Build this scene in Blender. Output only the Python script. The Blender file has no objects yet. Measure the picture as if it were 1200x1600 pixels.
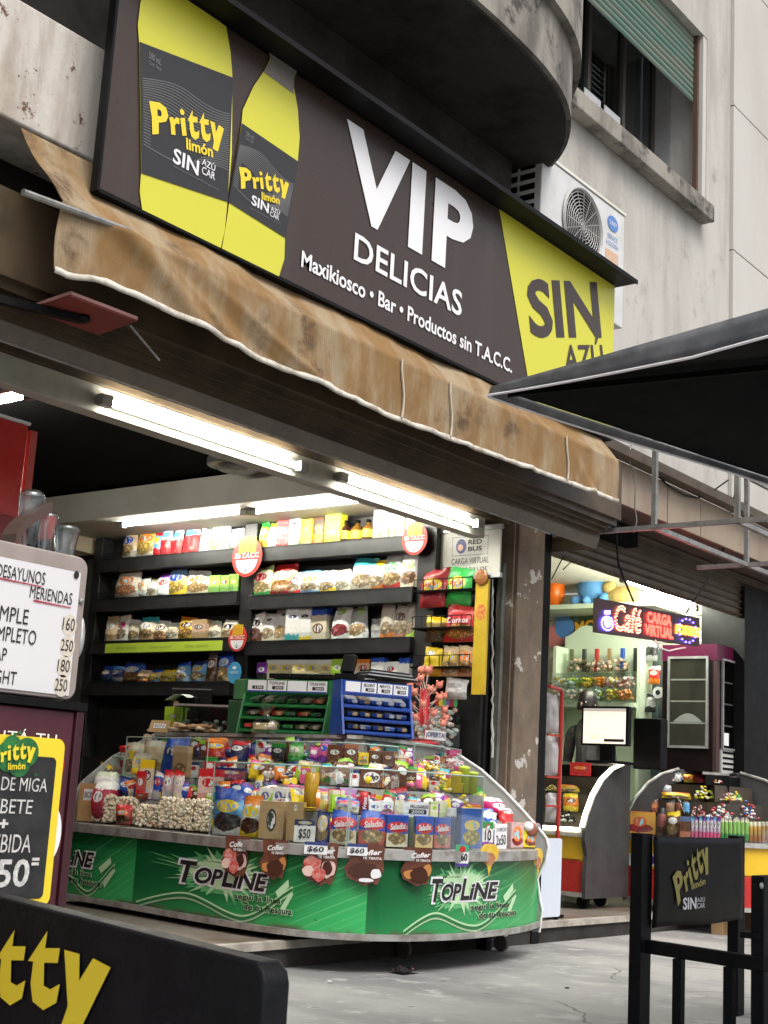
import bpy, bmesh, math, random
from mathutils import Vector as V, Matrix, noise
random.seed(7)
S = bpy.context.scene
COL = S.collection
# ------------------------------------------------------------------ camera, sky, sun, exposure
F, H = 2159.11, 0.85                                   # focal length in pixels of the 1200 x 1600 frame, lens height
def cam_axes():
    yaw, pit, roll = math.radians(52.13296), math.radians(11.50037), math.radians(-3.25103)
    fw = V((math.cos(pit)*math.sin(yaw), math.cos(pit)*math.cos(yaw), math.sin(pit)))
    rt = V((math.cos(yaw), -math.sin(yaw), 0)); dn = fw.cross(rt)
    c, s = math.cos(roll), math.sin(roll)
    return c*rt+s*dn, -s*rt+c*dn, fw
RT, DN, FW = cam_axes()
CAM = V((0, 0, H))
cd = bpy.data.cameras.new('camera'); co = bpy.data.objects.new('camera', cd); COL.objects.link(co)
cd.sensor_fit = 'VERTICAL'; cd.sensor_height = 36; cd.lens = F/1600*36; cd.clip_start = .05; cd.clip_end = 500
cd.dof.use_dof = True; cd.dof.focus_distance = 8.0; cd.dof.aperture_fstop = 20
co.matrix_world = Matrix(((RT.x, -DN.x, -FW.x, 0), (RT.y, -DN.y, -FW.y, 0), (RT.z, -DN.z, -FW.z, H), (0, 0, 0, 1)))
S.camera = co
SUN_EL, SUN_AZ = 58, 200                                # overcast: high soft light from over the street
w = bpy.data.worlds.new('World'); S.world = w; w.use_nodes = True
nt = w.node_tree; bg = nt.nodes['Background']
sky = nt.nodes.new('ShaderNodeTexSky'); sky.sky_type = 'NISHITA'; sky.sun_disc = False
sky.sun_elevation = math.radians(SUN_EL); sky.sun_rotation = math.radians(SUN_AZ); sky.dust_density = 6; sky.air_density = 1.0
hs = nt.nodes.new('ShaderNodeHueSaturation'); hs.inputs['Saturation'].default_value = .4; nt.links.new(sky.outputs[0], hs.inputs['Color']); nt.links.new(hs.outputs[0], bg.inputs[0]); bg.inputs[1].default_value = .145
sd = bpy.data.lights.new('sun', 'SUN'); so = bpy.data.objects.new('sun', sd); COL.objects.link(so)
sd.energy = .85; sd.angle = math.radians(28); sd.color = (1, .95, .88)
az, el = math.radians(SUN_AZ), math.radians(SUN_EL)
sdir = V((math.sin(az)*math.cos(el), math.cos(az)*math.cos(el), math.sin(el)))
so.rotation_euler = sdir.to_track_quat('Z', 'Y').to_euler()
S.view_settings.view_transform = 'Standard'; S.view_settings.look = 'None'; S.view_settings.gamma = 1
S.view_settings.exposure = 0.6
S.cycles.use_denoising = True; S.cycles.sample_clamp_indirect = 6; S.cycles.max_bounces = 8
S.cycles.transparent_max_bounces = 16; S.cycles.caustics_reflective = False; S.cycles.caustics_refractive = False

# ------------------------------------------------------------------ measuring and mesh helpers
def ray(x, y): return RT*((x-600)/F)+DN*((y-800)/F)+FW
def P(x, y, ax, v):
    """Point of the plane X, Y or Z = v seen at photo pixel x, y."""
    d = ray(x, y); k = 'XYZ'.index(ax); t = (v-CAM[k])/d[k]
    return CAM+d*t
def pj(p):
    q = V(p)-CAM; z = q.dot(FW); return 600+F*q.dot(RT)/z, 800+F*q.dot(DN)/z, z
def ztop(p, y):
    """Height at which the upright through p meets photo row y."""
    a, b = -3., 8.
    for _ in range(40):
        m = (a+b)/2
        if pj((p[0], p[1], m))[1] > y: a = m
        else: b = m
    return a
class MB:
    def __init__(s): s.v = []; s.f = []; s.m = []; s.uv = {}
    def add(s, vs, fs, mi=0):
        o = len(s.v); s.v += [tuple(p) for p in vs]
        for f in fs: s.f.append(tuple(i+o for i in f)); s.m.append(mi)
        return s
    def box(s, x0, x1, y0, y1, z0, z1, mi=0):
        return s.obox(V((x0, y0, z0)), V((x1-x0, 0, 0)), V((0, y1-y0, 0)), V((0, 0, z1-z0)), mi)
    def obox(s, o, a, b, c, mi=0):
        o, a, b, c = V(o), V(a), V(b), V(c)
        vs = [o, o+a, o+a+b, o+b, o+c, o+a+c, o+a+b+c, o+b+c]
        fs = [(0, 3, 2, 1), (4, 5, 6, 7), (0, 1, 5, 4), (1, 2, 6, 5), (2, 3, 7, 6), (3, 0, 4, 7)]
        if a.cross(b).dot(c) < 0: fs = [f[::-1] for f in fs]
        return s.add(vs, fs, mi)
    def quad(s, a, b, c, d, mi=0): return s.add([a, b, c, d], [(0, 1, 2, 3)], mi)
    def tube(s, pts, r, n=8, mi=0, cap=True):
        pts = [V(p) for p in pts]; vs = []; fs = []; up = None
        for i, p in enumerate(pts):
            t = (pts[min(i+1, len(pts)-1)]-pts[max(i-1, 0)]).normalized()
            if up is None: up = V((0, 0, 1)) if abs(t.z) < .9 else V((1, 0, 0))
            a = t.cross(up).normalized(); b = a.cross(t).normalized(); up = b
            rr = r[i] if isinstance(r, (list, tuple)) else r
            for k in range(n): vs.append(p+a*(rr*math.cos(2*math.pi*k/n))+b*(rr*math.sin(2*math.pi*k/n)))
        for i in range(len(pts)-1):
            for k in range(n): fs.append((i*n+k, i*n+(k+1) % n, (i+1)*n+(k+1) % n, (i+1)*n+k))
        if cap: fs += [tuple(range(n))[::-1], tuple(range((len(pts)-1)*n, len(pts)*n))]
        return s.add(vs, fs, mi)
    def bar(s, a, b, w, h, mi=0):
        a, b = V(a), V(b); t = (b-a).normalized(); up = V((0, 0, 1)) if abs(t.z) < .9 else V((0, 1, 0))
        x = t.cross(up).normalized(); y = x.cross(t).normalized()
        return s.obox(a-x*w/2-y*h/2, x*w, y*h, b-a, mi)
    def ball(s, c, rx, ry=None, rz=None, n=10, m=7, mi=0):
        ry = rx if ry is None else ry; rz = rx if rz is None else rz; c = V(c); vs = []; fs = []
        for j in range(m+1):
            t = math.pi*j/m
            for k in range(n):
                a = 2*math.pi*k/n; vs.append((c.x+rx*math.sin(t)*math.cos(a), c.y+ry*math.sin(t)*math.sin(a), c.z+rz*math.cos(t)))
        for j in range(m):
            for k in range(n): fs.append((j*n+k, (j+1)*n+k, (j+1)*n+(k+1) % n, j*n+(k+1) % n))
        return s.add(vs, fs, mi)
    def lathe(s, c, prof, n=14, mi=0):
        c = V(c); vs = []; fs = []
        for r, z in prof:
            for k in range(n): a = 2*math.pi*k/n; vs.append((c.x+r*math.cos(a), c.y+r*math.sin(a), c.z+z))
        for j in range(len(prof)-1):
            for k in range(n): fs.append((j*n+k, j*n+(k+1) % n, (j+1)*n+(k+1) % n, (j+1)*n+k))
        return s.add(vs, fs, mi)
    def prism(s, pts, d, mi=0):
        """Flat polygon pts thickened by vector d."""
        pts = [V(p) for p in pts]; d = V(d); n = len(pts)
        fs = [tuple(range(n))[::-1], tuple(range(n, 2*n))]+[(i, (i+1) % n, n+(i+1) % n, n+i) for i in range(n)]
        return s.add(pts+[p+d for p in pts], fs, mi)
    def grid(s, fn, nu, nv, mi=0, uv=False):
        vs = [fn(i/nu, j/nv) for j in range(nv+1) for i in range(nu+1)]
        fs = [(j*(nu+1)+i, j*(nu+1)+i+1, (j+1)*(nu+1)+i+1, (j+1)*(nu+1)+i) for j in range(nv) for i in range(nu)]
        if uv:
            o = len(s.v)
            for j in range(nv+1):
                for i in range(nu+1): s.uv[o+j*(nu+1)+i] = (i/nu, j/nv)
        return s.add(vs, fs, mi)
    def build(s, name, mats, parent=None, smooth=False, bevel=0, solid=0, origin=None, normals=True):
        me = bpy.data.meshes.new(name); o = bpy.data.objects.new(name, me); COL.objects.link(o)
        off = V(WP.get(parent.name, (0, 0, 0))) if parent else (V(origin) if origin is not None else s.base())
        me.from_pydata([tuple(V(p)-off) for p in s.v], [], s.f)
        for m in (mats if isinstance(mats, (list, tuple)) else [mats]): me.materials.append(m)
        for p, mi in zip(me.polygons, s.m): p.material_index = mi; p.use_smooth = smooth
        if s.uv:
            l = me.uv_layers.new(name='UVMap')
            for lp in me.loops: l.data[lp.index].uv = s.uv.get(lp.vertex_index, (0, 0))
        if normals:
            bm = bmesh.new(); bm.from_mesh(me); bmesh.ops.recalc_face_normals(bm, faces=bm.faces); bm.to_mesh(me); bm.free()
        if parent: o.parent = parent; WP[o.name] = off
        else: o.location = off; WP[o.name] = off
        if solid: md = o.modifiers.new('thick', 'SOLIDIFY'); md.thickness = solid; md.offset = 0
        if bevel:
            md = o.modifiers.new('bevel', 'BEVEL'); md.width = bevel; md.segments = 2; md.limit_method = 'ANGLE'; md.angle_limit = math.radians(40)
            if not smooth:
                for p in me.polygons: p.use_smooth = True
                md.harden_normals = True
        return o
    def base(s):
        xs, ys, zs = zip(*s.v); return V(((min(xs)+max(xs))/2, (min(ys)+max(ys))/2, min(zs)))
WP = {}                                                  # world place of every built object's origin
def tag(o, label, cat, group=None, kind=None):
    if label: o['label'] = label
    if cat: o['category'] = cat
    if group: o['group'] = group
    if kind: o['kind'] = kind
    return o
def thing(name, loc, label, cat, group=None):
    o = bpy.data.objects.new(name, None); COL.objects.link(o); o.location = loc; o.empty_display_size = .1
    WP[o.name] = V(loc); return tag(o, label, cat, group)
def copy_thing(root, loc, label=None, rotz=None):
    c = root.copy(); COL.objects.link(c); c.location = loc; WP[c.name] = V(loc)
    if label: c['label'] = label
    if rotz is not None: c.rotation_euler = (0, 0, rotz)
    for ch in list(root.children):
        k = ch.copy(); COL.objects.link(k); k.parent = c
        for g in list(ch.children): d = g.copy(); COL.objects.link(d); d.parent = k
    return c
# ------------------------------------------------------------------ lettering
G2 = {}
def glyphs(s, bold=0, shear=0, space=1):
    k = (s, bold, shear, space)
    if k not in G2:
        c = bpy.data.curves.new('t', 'FONT'); c.body = s; c.offset = bold; c.shear = shear; c.space_character = space; c.resolution_u = 3
        G2[k] = norm2(c)
    return G2[k]
def norm2(c):
    o = bpy.data.objects.new('t', c); me = bpy.data.meshes.new_from_object(o)
    vs = [tuple(v.co[:2]) for v in me.vertices]; fs = [tuple(p.vertices) for p in me.polygons]
    xs = [v[0] for v in vs]; ys = [v[1] for v in vs]
    x0, x1, y0, y1 = min(xs), max(xs), min(ys), max(ys)
    bpy.data.objects.remove(o); bpy.data.curves.remove(c); bpy.data.meshes.remove(me)
    return [((x-x0)/(x1-x0), (y-y0)/(y1-y0)) for x, y in vs], fs, (x1-x0)/(y1-y0)
PRITTY = dict(P=[[(0, 1), (.45, 1.05), (.72, .92), (.78, .68), (.66, .48), (.34, .38), (.3, .02), (.02, -.05), (.06, .5)], [(.33, .82), (.47, .8), (.5, .68), (.45, .6), (.31, .6)]],
    r=[[(0, .66), (.22, .7), (.24, .6), (.38, .74), (.55, .72), (.52, .48), (.38, .5), (.27, .4), (.27, .02), (.04, 0), (.05, .4)]],
    i=[[(0, .66), (.24, .72), (.26, .04), (.03, 0)], [(0, .95), (.12, 1.05), (.25, .95), (.2, .82), (.06, .8)]],
    t=[[(-.1, .62), (.22, 1.1), (.2, .84), (.46, .86), (.44, .64), (.2, .62), (.22, .28), (.34, .24), (.5, .34), (.46, .06), (.24, -.08), (.04, .02), (-.02, .28), (0, .62)]],
    y=[[(0, .78), (.26, .74), (.28, .36), (.48, .7), (.76, .6), (.3, -.42), (.02, -.34), (.12, -.02)]])
def pritty():
    if 'pritty' not in G2:
        c = bpy.data.curves.new('t', 'CURVE'); c.dimensions = '2D'; c.fill_mode = 'BOTH'
        for ch, x, y, k in (('P', 0, -.12, 1.15), ('r', .93, .0, .95), ('i', 1.5, .06, .98), ('t', 1.96, .1, .95), ('t', 2.55, .12, .95), ('y', 3.06, .18, .95)):
            for sp in PRITTY[ch]:
                q = c.splines.new('POLY'); q.points.add(len(sp)-1); q.use_cyclic_u = True
                for p, (a, b) in zip(q.points, sp): p.co = (x+a*k, y+b*k, 0, 1)
        G2['pritty'] = norm2(c)
    return G2['pritty']
class Frame:
    """A flat face: origin, unit vectors to the right and up, and its outward normal."""
    def __init__(s, o, u, v): s.o = V(o); s.u = V(u).normalized(); s.v = V(v).normalized(); s.n = s.u.cross(s.v)
    def at(s, a, b, d=0): return s.o+s.u*a+s.v*b+s.n*d
FRONT = Frame((0, 0, 0), (1, 0, 0), (0, 0, 1))           # faces the street (-Y)
def print2d(g, fr, a0, a1, b0, b1, d, mat, parent, name='lettering', rot=0, mb=None, mi=0):
    vs, fs, _ = g; m = mb or MB(); c, s = math.cos(rot), math.sin(rot); w, h = a1-a0, b1-b0
    out = []
    for x, y in vs:
        p, q = (x-.5)*w, (y-.5)*h; p, q = p*c-q*s, p*s+q*c
        out.append(fr.at((a0+a1)/2+p, (b0+b1)/2+q, d))
    m.add(out, fs, mi)
    if mb is None: return m.build(name, mat, parent, normals=False)
def poly2d(pts, fr, d, mat, parent, name='print', mb=None, mi=0):
    m = mb or MB(); m.add([fr.at(a, b, d) for a, b in pts], [tuple(range(len(pts)))], mi)
    if mb is None: return m.build(name, mat, parent, normals=False)
def ellipse(cx, cy, rx, ry, n=28, ph=0): return [(cx+rx*math.cos(2*math.pi*k/n+ph), cy+ry*math.sin(2*math.pi*k/n+ph)) for k in range(n)]
def rrect(x0, x1, y0, y1, r, n=5):
    o = []
    for cx, cy, a in ((x1-r, y0+r, -90), (x1-r, y1-r, 0), (x0+r, y1-r, 90), (x0+r, y0+r, 180)):
        for k in range(n+1): t = math.radians(a+90*k/n); o.append((cx+r*math.cos(t), cy+r*math.sin(t)))
    return o
# ------------------------------------------------------------------ materials
def nodes(name):
    m = bpy.data.materials.new(name); m.use_nodes = True; t = m.node_tree; return m, t, t.nodes['Principled BSDF']
def N(t, ty, **k):
    n = t.nodes.new('ShaderNode'+ty)
    for a, b in k.items():
        if a.startswith('i'): n.inputs[int(a[1:])].default_value = b
        else: setattr(n, a, b)
    return n
def math_n(t, op, a, b=None, c=None):
    n = t.nodes.new('ShaderNodeMath'); n.operation = op
    for i, x in enumerate((a, b, c)):
        if x is None: continue
        if isinstance(x, (int, float)): n.inputs[i].default_value = x
        else: t.links.new(x, n.inputs[i])
    return n.outputs[0]
def mixc(t, f, a, b):
    n = t.nodes.new('ShaderNodeMix'); n.data_type = 'RGBA'
    for i, x in ((0, f), (6, a), (7, b)):
        if isinstance(x, (int, float)): n.inputs[i].default_value = x
        elif isinstance(x, tuple): n.inputs[i].default_value = (*x[:3], 1)
        else: t.links.new(x, n.inputs[i])
    return n.outputs[2]
def smooth(t, x, a, b):
    n = t.nodes.new('ShaderNodeMapRange'); n.interpolation_type = 'SMOOTHSTEP'
    t.links.new(x, n.inputs[0]); n.inputs[1].default_value = a; n.inputs[2].default_value = b; return n.outputs[0]
def noise_n(t, vec, scale, detail=4, rough=.6, stretch=None):
    if stretch:
        mp = N(t, 'Mapping'); mp.inputs[3].default_value = stretch; t.links.new(vec, mp.inputs[0]); vec = mp.outputs[0]
    n = N(t, 'TexNoise'); n.inputs['Scale'].default_value = scale; n.inputs['Detail'].default_value = detail; n.inputs['Roughness'].default_value = rough
    t.links.new(vec, n.inputs['Vector']); return n.outputs[0]
def mat(name, c, rough=.6, c2=None, scale=3, lo=.4, hi=.65, stretch=None, bump=0, bscale=60, metal=0, spec=.5, c3=None, s3=9, l3=.6, h3=.7, coat=0):
    m, t, p = nodes(name); p.inputs['Roughness'].default_value = rough; p.inputs['Metallic'].default_value = metal
    p.inputs['Specular IOR Level'].default_value = spec; p.inputs['Base Color'].default_value = (*c, 1); p.inputs['Coat Weight'].default_value = coat
    g = N(t, 'TexCoord').outputs['Object']
    col = None
    if c2:
        col = mixc(t, smooth(t, noise_n(t, g, scale, 6, .65, stretch), lo, hi), c, c2)
        if c3: col = mixc(t, smooth(t, noise_n(t, g, s3, 5, .7), l3, h3), col, c3)
        t.links.new(col, p.inputs['Base Color'])
        r = N(t, 'MapRange'); t.links.new(noise_n(t, g, scale*2.3, 4), r.inputs[0]); r.inputs[3].default_value = max(rough-.12, .02); r.inputs[4].default_value = min(rough+.12, 1)
        t.links.new(r.outputs[0], p.inputs['Roughness'])
    if bump:
        b = N(t, 'Bump'); b.inputs['Strength'].default_value = bump; b.inputs['Distance'].default_value = .01
        t.links.new(noise_n(t, g, bscale, 5), b.inputs['Height']); t.links.new(b.outputs[0], p.inputs['Normal'])
    return m
def emit(name, c, s):
    m, t, p = nodes(name); p.inputs['Base Color'].default_value = (*c, 1); p.inputs['Emission Color'].default_value = (*c, 1); p.inputs['Emission Strength'].default_value = s
    return m
def clear(name, tint=(.97, .99, .98), gloss=.015, rough=.03):
    """Thin clear sheet: lets the view through and mirrors a little."""
    m = bpy.data.materials.new(name); m.use_nodes = True; t = m.node_tree; t.nodes.clear()
    o = N(t, 'OutputMaterial'); mx = N(t, 'MixShader'); tr = N(t, 'BsdfTransparent'); gl = N(t, 'BsdfGlossy')
    tr.inputs[0].default_value = (*tint, 1); gl.inputs[0].default_value = (.9, .95, .95, 1); gl.inputs['Roughness'].default_value = rough
    lw = N(t, 'LayerWeight'); lw.inputs[0].default_value = .25
    t.links.new(math_n(t, 'MULTIPLY_ADD', lw.outputs[0], .3, gloss), mx.inputs[0])
    t.links.new(tr.outputs[0], mx.inputs[1]); t.links.new(gl.outputs[0], mx.inputs[2]); t.links.new(mx.outputs[0], o.inputs[0]); return m
PM = {}
def pack(bot, mid, top, logo=None, food=None, clearness=0, seed=0, zb=.3, zt=.78, rough=.24, lz=.6, lw=.3, lh=.13):
    """Printed packet: three bands, an oval emblem, a picture blotch and small print."""
    k = (bot, mid, top, logo, food, seed, zb, zt, rough, lz, lw, lh)
    if k in PM: return PM[k]
    m, t, p = nodes('packet_print'); tc = N(t, 'TexCoord'); g = tc.outputs['Generated']
    sx = N(t, 'SeparateXYZ'); t.links.new(g, sx.inputs[0]); u, v = sx.outputs[0], sx.outputs[2]
    wob = math_n(t, 'MULTIPLY_ADD', noise_n(t, g, 3+seed % 3, 2), .22, -.11)
    vv = math_n(t, 'ADD', v, wob)
    col = mixc(t, smooth(t, vv, zb-.02, zb+.02), bot, mid); col = mixc(t, smooth(t, vv, zt-.02, zt+.02), col, top)
    ob = tc.outputs['Object']
    if food:
        vo = N(t, 'TexVoronoi'); vo.inputs['Scale'].default_value = 45; t.links.new(ob, vo.inputs['Vector'])
        du = math_n(t, 'POWER', math_n(t, 'DIVIDE', math_n(t, 'SUBTRACT', u, .5), .42), 2.0); dv = math_n(t, 'POWER', math_n(t, 'DIVIDE', math_n(t, 'SUBTRACT', v, .27), .2), 2.0)
        r = math_n(t, 'ADD', math_n(t, 'ADD', du, dv), math_n(t, 'MULTIPLY_ADD', noise_n(t, ob, 30, 3), 1.2, -.6))
        fcol = mixc(t, smooth(t, vo.outputs[0], .1, .55), food, tuple(x*.35 for x in food))
        col = mixc(t, smooth(t, r, 1.05, .85), col, fcol)
    if logo:
        du = math_n(t, 'POWER', math_n(t, 'DIVIDE', math_n(t, 'SUBTRACT', u, .5), lw), 2.0); dv = math_n(t, 'POWER', math_n(t, 'DIVIDE', math_n(t, 'SUBTRACT', v, lz), lh), 2.0)
        r = math_n(t, 'ADD', du, dv); col = mixc(t, smooth(t, r, 1.05, .95), col, logo)
        wv = noise_n(t, ob, 60, 2, .5, (1, 1, .35)); inner = math_n(t, 'MULTIPLY', smooth(t, r, .62, .5), smooth(t, wv, .5, .56)) if lw < .39 else 0.0
        col = mixc(t, inner, col, tuple(min(1, .85-x*.8) for x in logo))
    sm = math_n(t, 'MULTIPLY', smooth(t, noise_n(t, ob, 130, 2, .5, (1, 1, 2.6)), .6, .66), smooth(t, noise_n(t, ob, 9, 1), .5, .6))
    col = mixc(t, math_n(t, 'MULTIPLY', sm, .7), col, tuple(.75-x*.7 for x in mid))
    t.links.new(col, p.inputs['Base Color']); p.inputs['Roughness'].default_value = rough
    b = N(t, 'Bump'); b.inputs['Strength'].default_value = .6; b.inputs['Distance'].default_value = .009
    t.links.new(noise_n(t, ob, 38, 3), b.inputs['Height']); t.links.new(b.outputs[0], p.inputs['Normal'])
    PM[k] = m; return m
WH, CR, KR, BK = (.8, .8, .78), (.72, .66, .5), (.5, .34, .18), (.02, .02, .022)
RD, YE, OR, GR, LM = (.55, .02, .025), (.8, .58, .02), (.75, .22, .03), (.03, .28, .05), (.35, .6, .05)
BL, NV, LB, TE, PU, PK, BR, GY = (.02, .08, .45), (.015, .03, .14), (.12, .38, .7), (.05, .38, .42), (.2, .05, .35), (.75, .12, .3), (.12, .045, .02), (.45, .46, .46)
M = dict(
    black=mat('black_paint', (.004, .004, .0045), .5, (.007, .007, .0075), 4, spec=.15), blackmatte=mat('black_matte', (.003, .003, .003), .9, spec=.1),
    shelf=mat('black_board', (.013, .013, .014), .4, (.022, .022, .023), 8), steel=mat('brushed_steel', (.5, .51, .52), .35, (.4, .41, .42), 20, metal=.9),
    alu=mat('aluminium', (.55, .56, .56), .4, (.42, .42, .42), 10, metal=.6), zinc=mat('galvanised_tube', (.3, .3, .29), .5, (.2, .2, .19), 12, metal=.5),
    white=mat('white_paint', (.74, .74, .69), .5, (.62, .62, .55), 3), cream=mat('cream_wall', (.7, .67, .56), .6, (.6, .57, .47), 2),
    plaster=mat('weathered_render', (.47, .455, .425), .85, (.34, .32, .295), 2.2, .4, .72, (1, 1, .22), .25, 40, c3=(.2, .18, .16), s3=3.0, l3=.54, h3=.82),
    smoothwall=mat('pale_stone_slabs', (.5, .485, .455), .8, (.43, .41, .38), .8, .35, .7, (1, 1, .3), .12, 50),
    concrete=mat('dirty_concrete', (.29, .27, .235), .9, (.1, .09, .08), 2.2, .38, .64, (1, 1, .35), .4, 30, c3=(.035, .032, .029), s3=3.6, l3=.52, h3=.66),
    darkslab=mat('dark_slab', (.05, .046, .042), .95, (.022, .02, .019), 1.5, bump=.3, bscale=25, spec=.15),  # dark slab tone; the shade above the beam is put into it
    peel=mat('peeling_white_paint', (.6, .57, .52), .85, (.36, .31, .26), 5, .45, .72, (1, 1, .2), .4, 25, c3=(.13, .065, .04), s3=9, l3=.6, h3=.66),
    pillar=mat('flaking_brown_paint', (.2, .15, .105), .75, (.13, .098, .072), 5, .4, .65, (1, 1, .5), .5, 30, c3=(.5, .47, .43), s3=7, l3=.6, h3=.62),
    greenfrm=mat('grey_green_metal', (.16, .17, .15), .55, (.09, .09, .08), 5), rusty=mat('worn_dark_metal', (.05, .042, .032), .55, (.09, .06, .04), 6),
    shutter=mat('brown_shutter_metal', (.1, .076, .046), .25, (.065, .049, .03), 3, spec=.6), shut_dark=mat('dark_shutter_metal', (.085, .06, .036), .42, (.05, .036, .022), 5),
    fascia=mat('beige_sheet', (.34, .27, .2), .5, (.26, .2, .15), 2, .4, .7, (1, 1, .3), c3=(.2, .15, .11), s3=5, l3=.64, h3=.8),
    signbrown=mat('sign_vinyl_brown', (.047, .031, .024), .3, (.062, .047, .038), 2.5, .5, .85, (1, 1, .12), .15, 2.5, spec=.4), signgrey=mat('sign_vinyl_grey', (.03, .03, .031), .32, spec=.35), yel=mat('sign_vinyl_yellow', (.6, .58, .045), .36), signsteel=mat('sign_silver', (.16, .16, .16), .4),
    capgrey=mat('print_cap_grey', (.2, .18, .16), .4),
    yel2=mat('print_yellow', (.78, .6, .03), .45), wht=mat('print_white', (.8, .8, .82), .45), ink=mat('print_black', (.012, .012, .012), .5), darkyel=mat('print_olive', (.36, .31, .06), .4),
    red=mat('red_gloss', (.5, .025, .02), .25, (.44, .02, .018), 2), darkred=mat('dull_red', (.2, .03, .025), .5, (.15, .025, .02), 5), glass=clear('thin_glass'), film=clear('clear_plastic', (.92, .94, .94), .05, .12), wglass=clear('window_glass', (.5, .53, .53), .2, .02),
    tube=emit('lamp_glow', (1, .97, .86), 95), tile=None)
def text(s, fr, a0, a1, b0, b1, d, m, parent, bold=0, shear=0, space=1, name='lettering', rot=0):
    return print2d(glyphs(s, bold, shear, space), fr, a0, a1, b0, b1, d, m, parent, name, rot)
def catmull(pl, n=8):
    o = []; q = [pl[0]]+list(pl)+[pl[-1]]
    for i in range(1, len(q)-2):
        for k in range(n):
            t = k/n; a, b, c, d = (V(x) for x in q[i-1:i+3]); o.append(.5*((2*b)+(c-a)*t+(2*a-5*b+4*c-d)*t*t+(3*b-a-3*c+d)*t**3))
    return o+[V(pl[-1])]

def speckle(m, scale=2.2, c=(.07, .068, .065)):
    """Worn-in dark spots and short cracks."""
    t = m.node_tree; p = t.nodes['Principled BSDF']; src = p.inputs['Base Color'].links[0].from_socket; g = N(t, 'TexCoord').outputs['Object']
    vo = N(t, 'TexVoronoi'); vo.inputs['Scale'].default_value = scale*2; t.links.new(g, vo.inputs['Vector']); f = math_n(t, 'MULTIPLY', smooth(t, vo.outputs[0], .09, .06), .6)
    v2 = N(t, 'TexVoronoi', feature='DISTANCE_TO_EDGE'); v2.inputs['Scale'].default_value = .55; mp = N(t, 'Mapping'); t.links.new(g, mp.inputs[0]); nz = N(t, 'TexNoise'); nz.inputs['Scale'].default_value = 3; t.links.new(g, nz.inputs['Vector']); ad = N(t, 'VectorMath', operation='MULTIPLY_ADD'); t.links.new(nz.outputs[1], ad.inputs[0]); ad.inputs[1].default_value = (.35, .35, 0); t.links.new(mp.outputs[0], ad.inputs[2]); t.links.new(ad.outputs[0], v2.inputs['Vector'])
    cr = math_n(t, 'MULTIPLY', smooth(t, v2.outputs[0], .006, .002), math_n(t, 'MULTIPLY', smooth(t, noise_n(t, g, .9, 3), .48, .56), .75))
    col = mixc(t, math_n(t, 'MAXIMUM', f, cr), src, c); t.links.new(col, p.inputs['Base Color'])
# ================================================================== the setting
g = mat('street_paving', (.3, .297, .285), .75, (.19, .19, .19), 1.6, .4, .64, (1, .5, 1), .35, 35, c3=(.36, .355, .34), s3=4.5, l3=.54, h3=.66)
speckle(g)
tag(MB().box(-60, 60, -60, 60, -.2, 0).build('pavement', g), None, None, kind='structure')
FZ = .124
tile = mat('entrance_tiles', (.2, .175, .15), .45, (.13, .09, .07), 1.5, .4, .6, c3=(.3, .28, .23), s3=4, l3=.6, h3=.7)
m = MB(); m.box(-2, 13.5, 4.6, 9.2, 0, FZ); 
tag(m.build('shop_floor', tile), None, None, kind='structure')
m = MB(); m.box(-2, 13.5, 4.553, 4.6, .09, FZ+.004)
tag(m.build('step_nosing', mat('worn_stone_edge', (.42, .39, .34), .7, (.25, .22, .19), 6)), None, None, kind='structure')
tag(MB().box(-2, 13.5, 4.57, 4.6, 0, .09).build('step_riser', M['darkslab']), None, None, kind='structure')

# ================================================================== the building
B = thing('apartment_building', (7.5, 4.6, 0), 'grey rendered building over both shops with a rounded balcony and a green shuttered window', 'building')
WY = 4.62
wx0, wx1 = P(908, 140, 'Y', WY).x-.25, P(1104, 200, 'Y', WY).x
sz = P(1010, 232, 'Y', 4.5).z; wz0, wz1 = sz+.02, 7.35
m = MB(); m.box(-4, wx0, WY, 4.95, 2.56, 11); m.box(wx0, wx1, WY, 4.95, 2.56, wz0); m.box(wx0, wx1, WY, 4.95, wz1, 11); m.box(wx1, 10.572, WY, 4.95, 2.56, 11)
m.build('facade_wall', M['plaster'], B)
m = MB()
for i, x in enumerate((10.575, 12.0, 13.5)):
    for j in range(6):
        z0 = 2.9+j*1.35; m.box(x, x+(1.42 if i == 0 else 1.49), 4.585, 4.95, z0, z0+1.34)
m.build('stone_cladding', M['smoothwall'], B, bevel=.004)
MB().box(10.58, 15, 4.64, 4.96, 2.56, 11).build('backing_wall', M['rusty'], B)
W = MB(); yg = 5.12
W.box(wx1-.02, wx1+.05, 4.951, yg+.1, wz0-.2, wz1+.1); W.box(wx0-.05, wx0, 4.951, yg+.1, wz0-.2, wz1+.1); W.box(wx0, wx1-.02, 4.951, yg+.1, wz0-.2, wz0-.004); W.box(wx0, wx1-.02, 4.951, yg+.1, wz1+.002, wz1+.1)
wn = W.build('window', mat('window_reveal', (.36, .37, .38), .6, (.3, .3, .31), 3), B)
W = MB(); n = 4
for k in range(n+1):
    x = wx0+(wx1-wx0)*k/n; W.box(x-.025, x+.025, yg-.03, yg+.03, wz0, wz1)
W.box(wx0, wx1, yg-.02, yg+.02, wz0, wz0+.05)
W.build('window_frame', mat('bronze_frame', (.12, .11, .1), .4), wn)
MB().box(wx0, wx1-.03, yg, yg+.006, wz0+.05, wz1).build('window_pane', M['wglass'], wn)
cur = mat('grey_curtain', (.2, .195, .18), .9, (.1, .1, .09), 8, stretch=(3, 1, .15))
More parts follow.
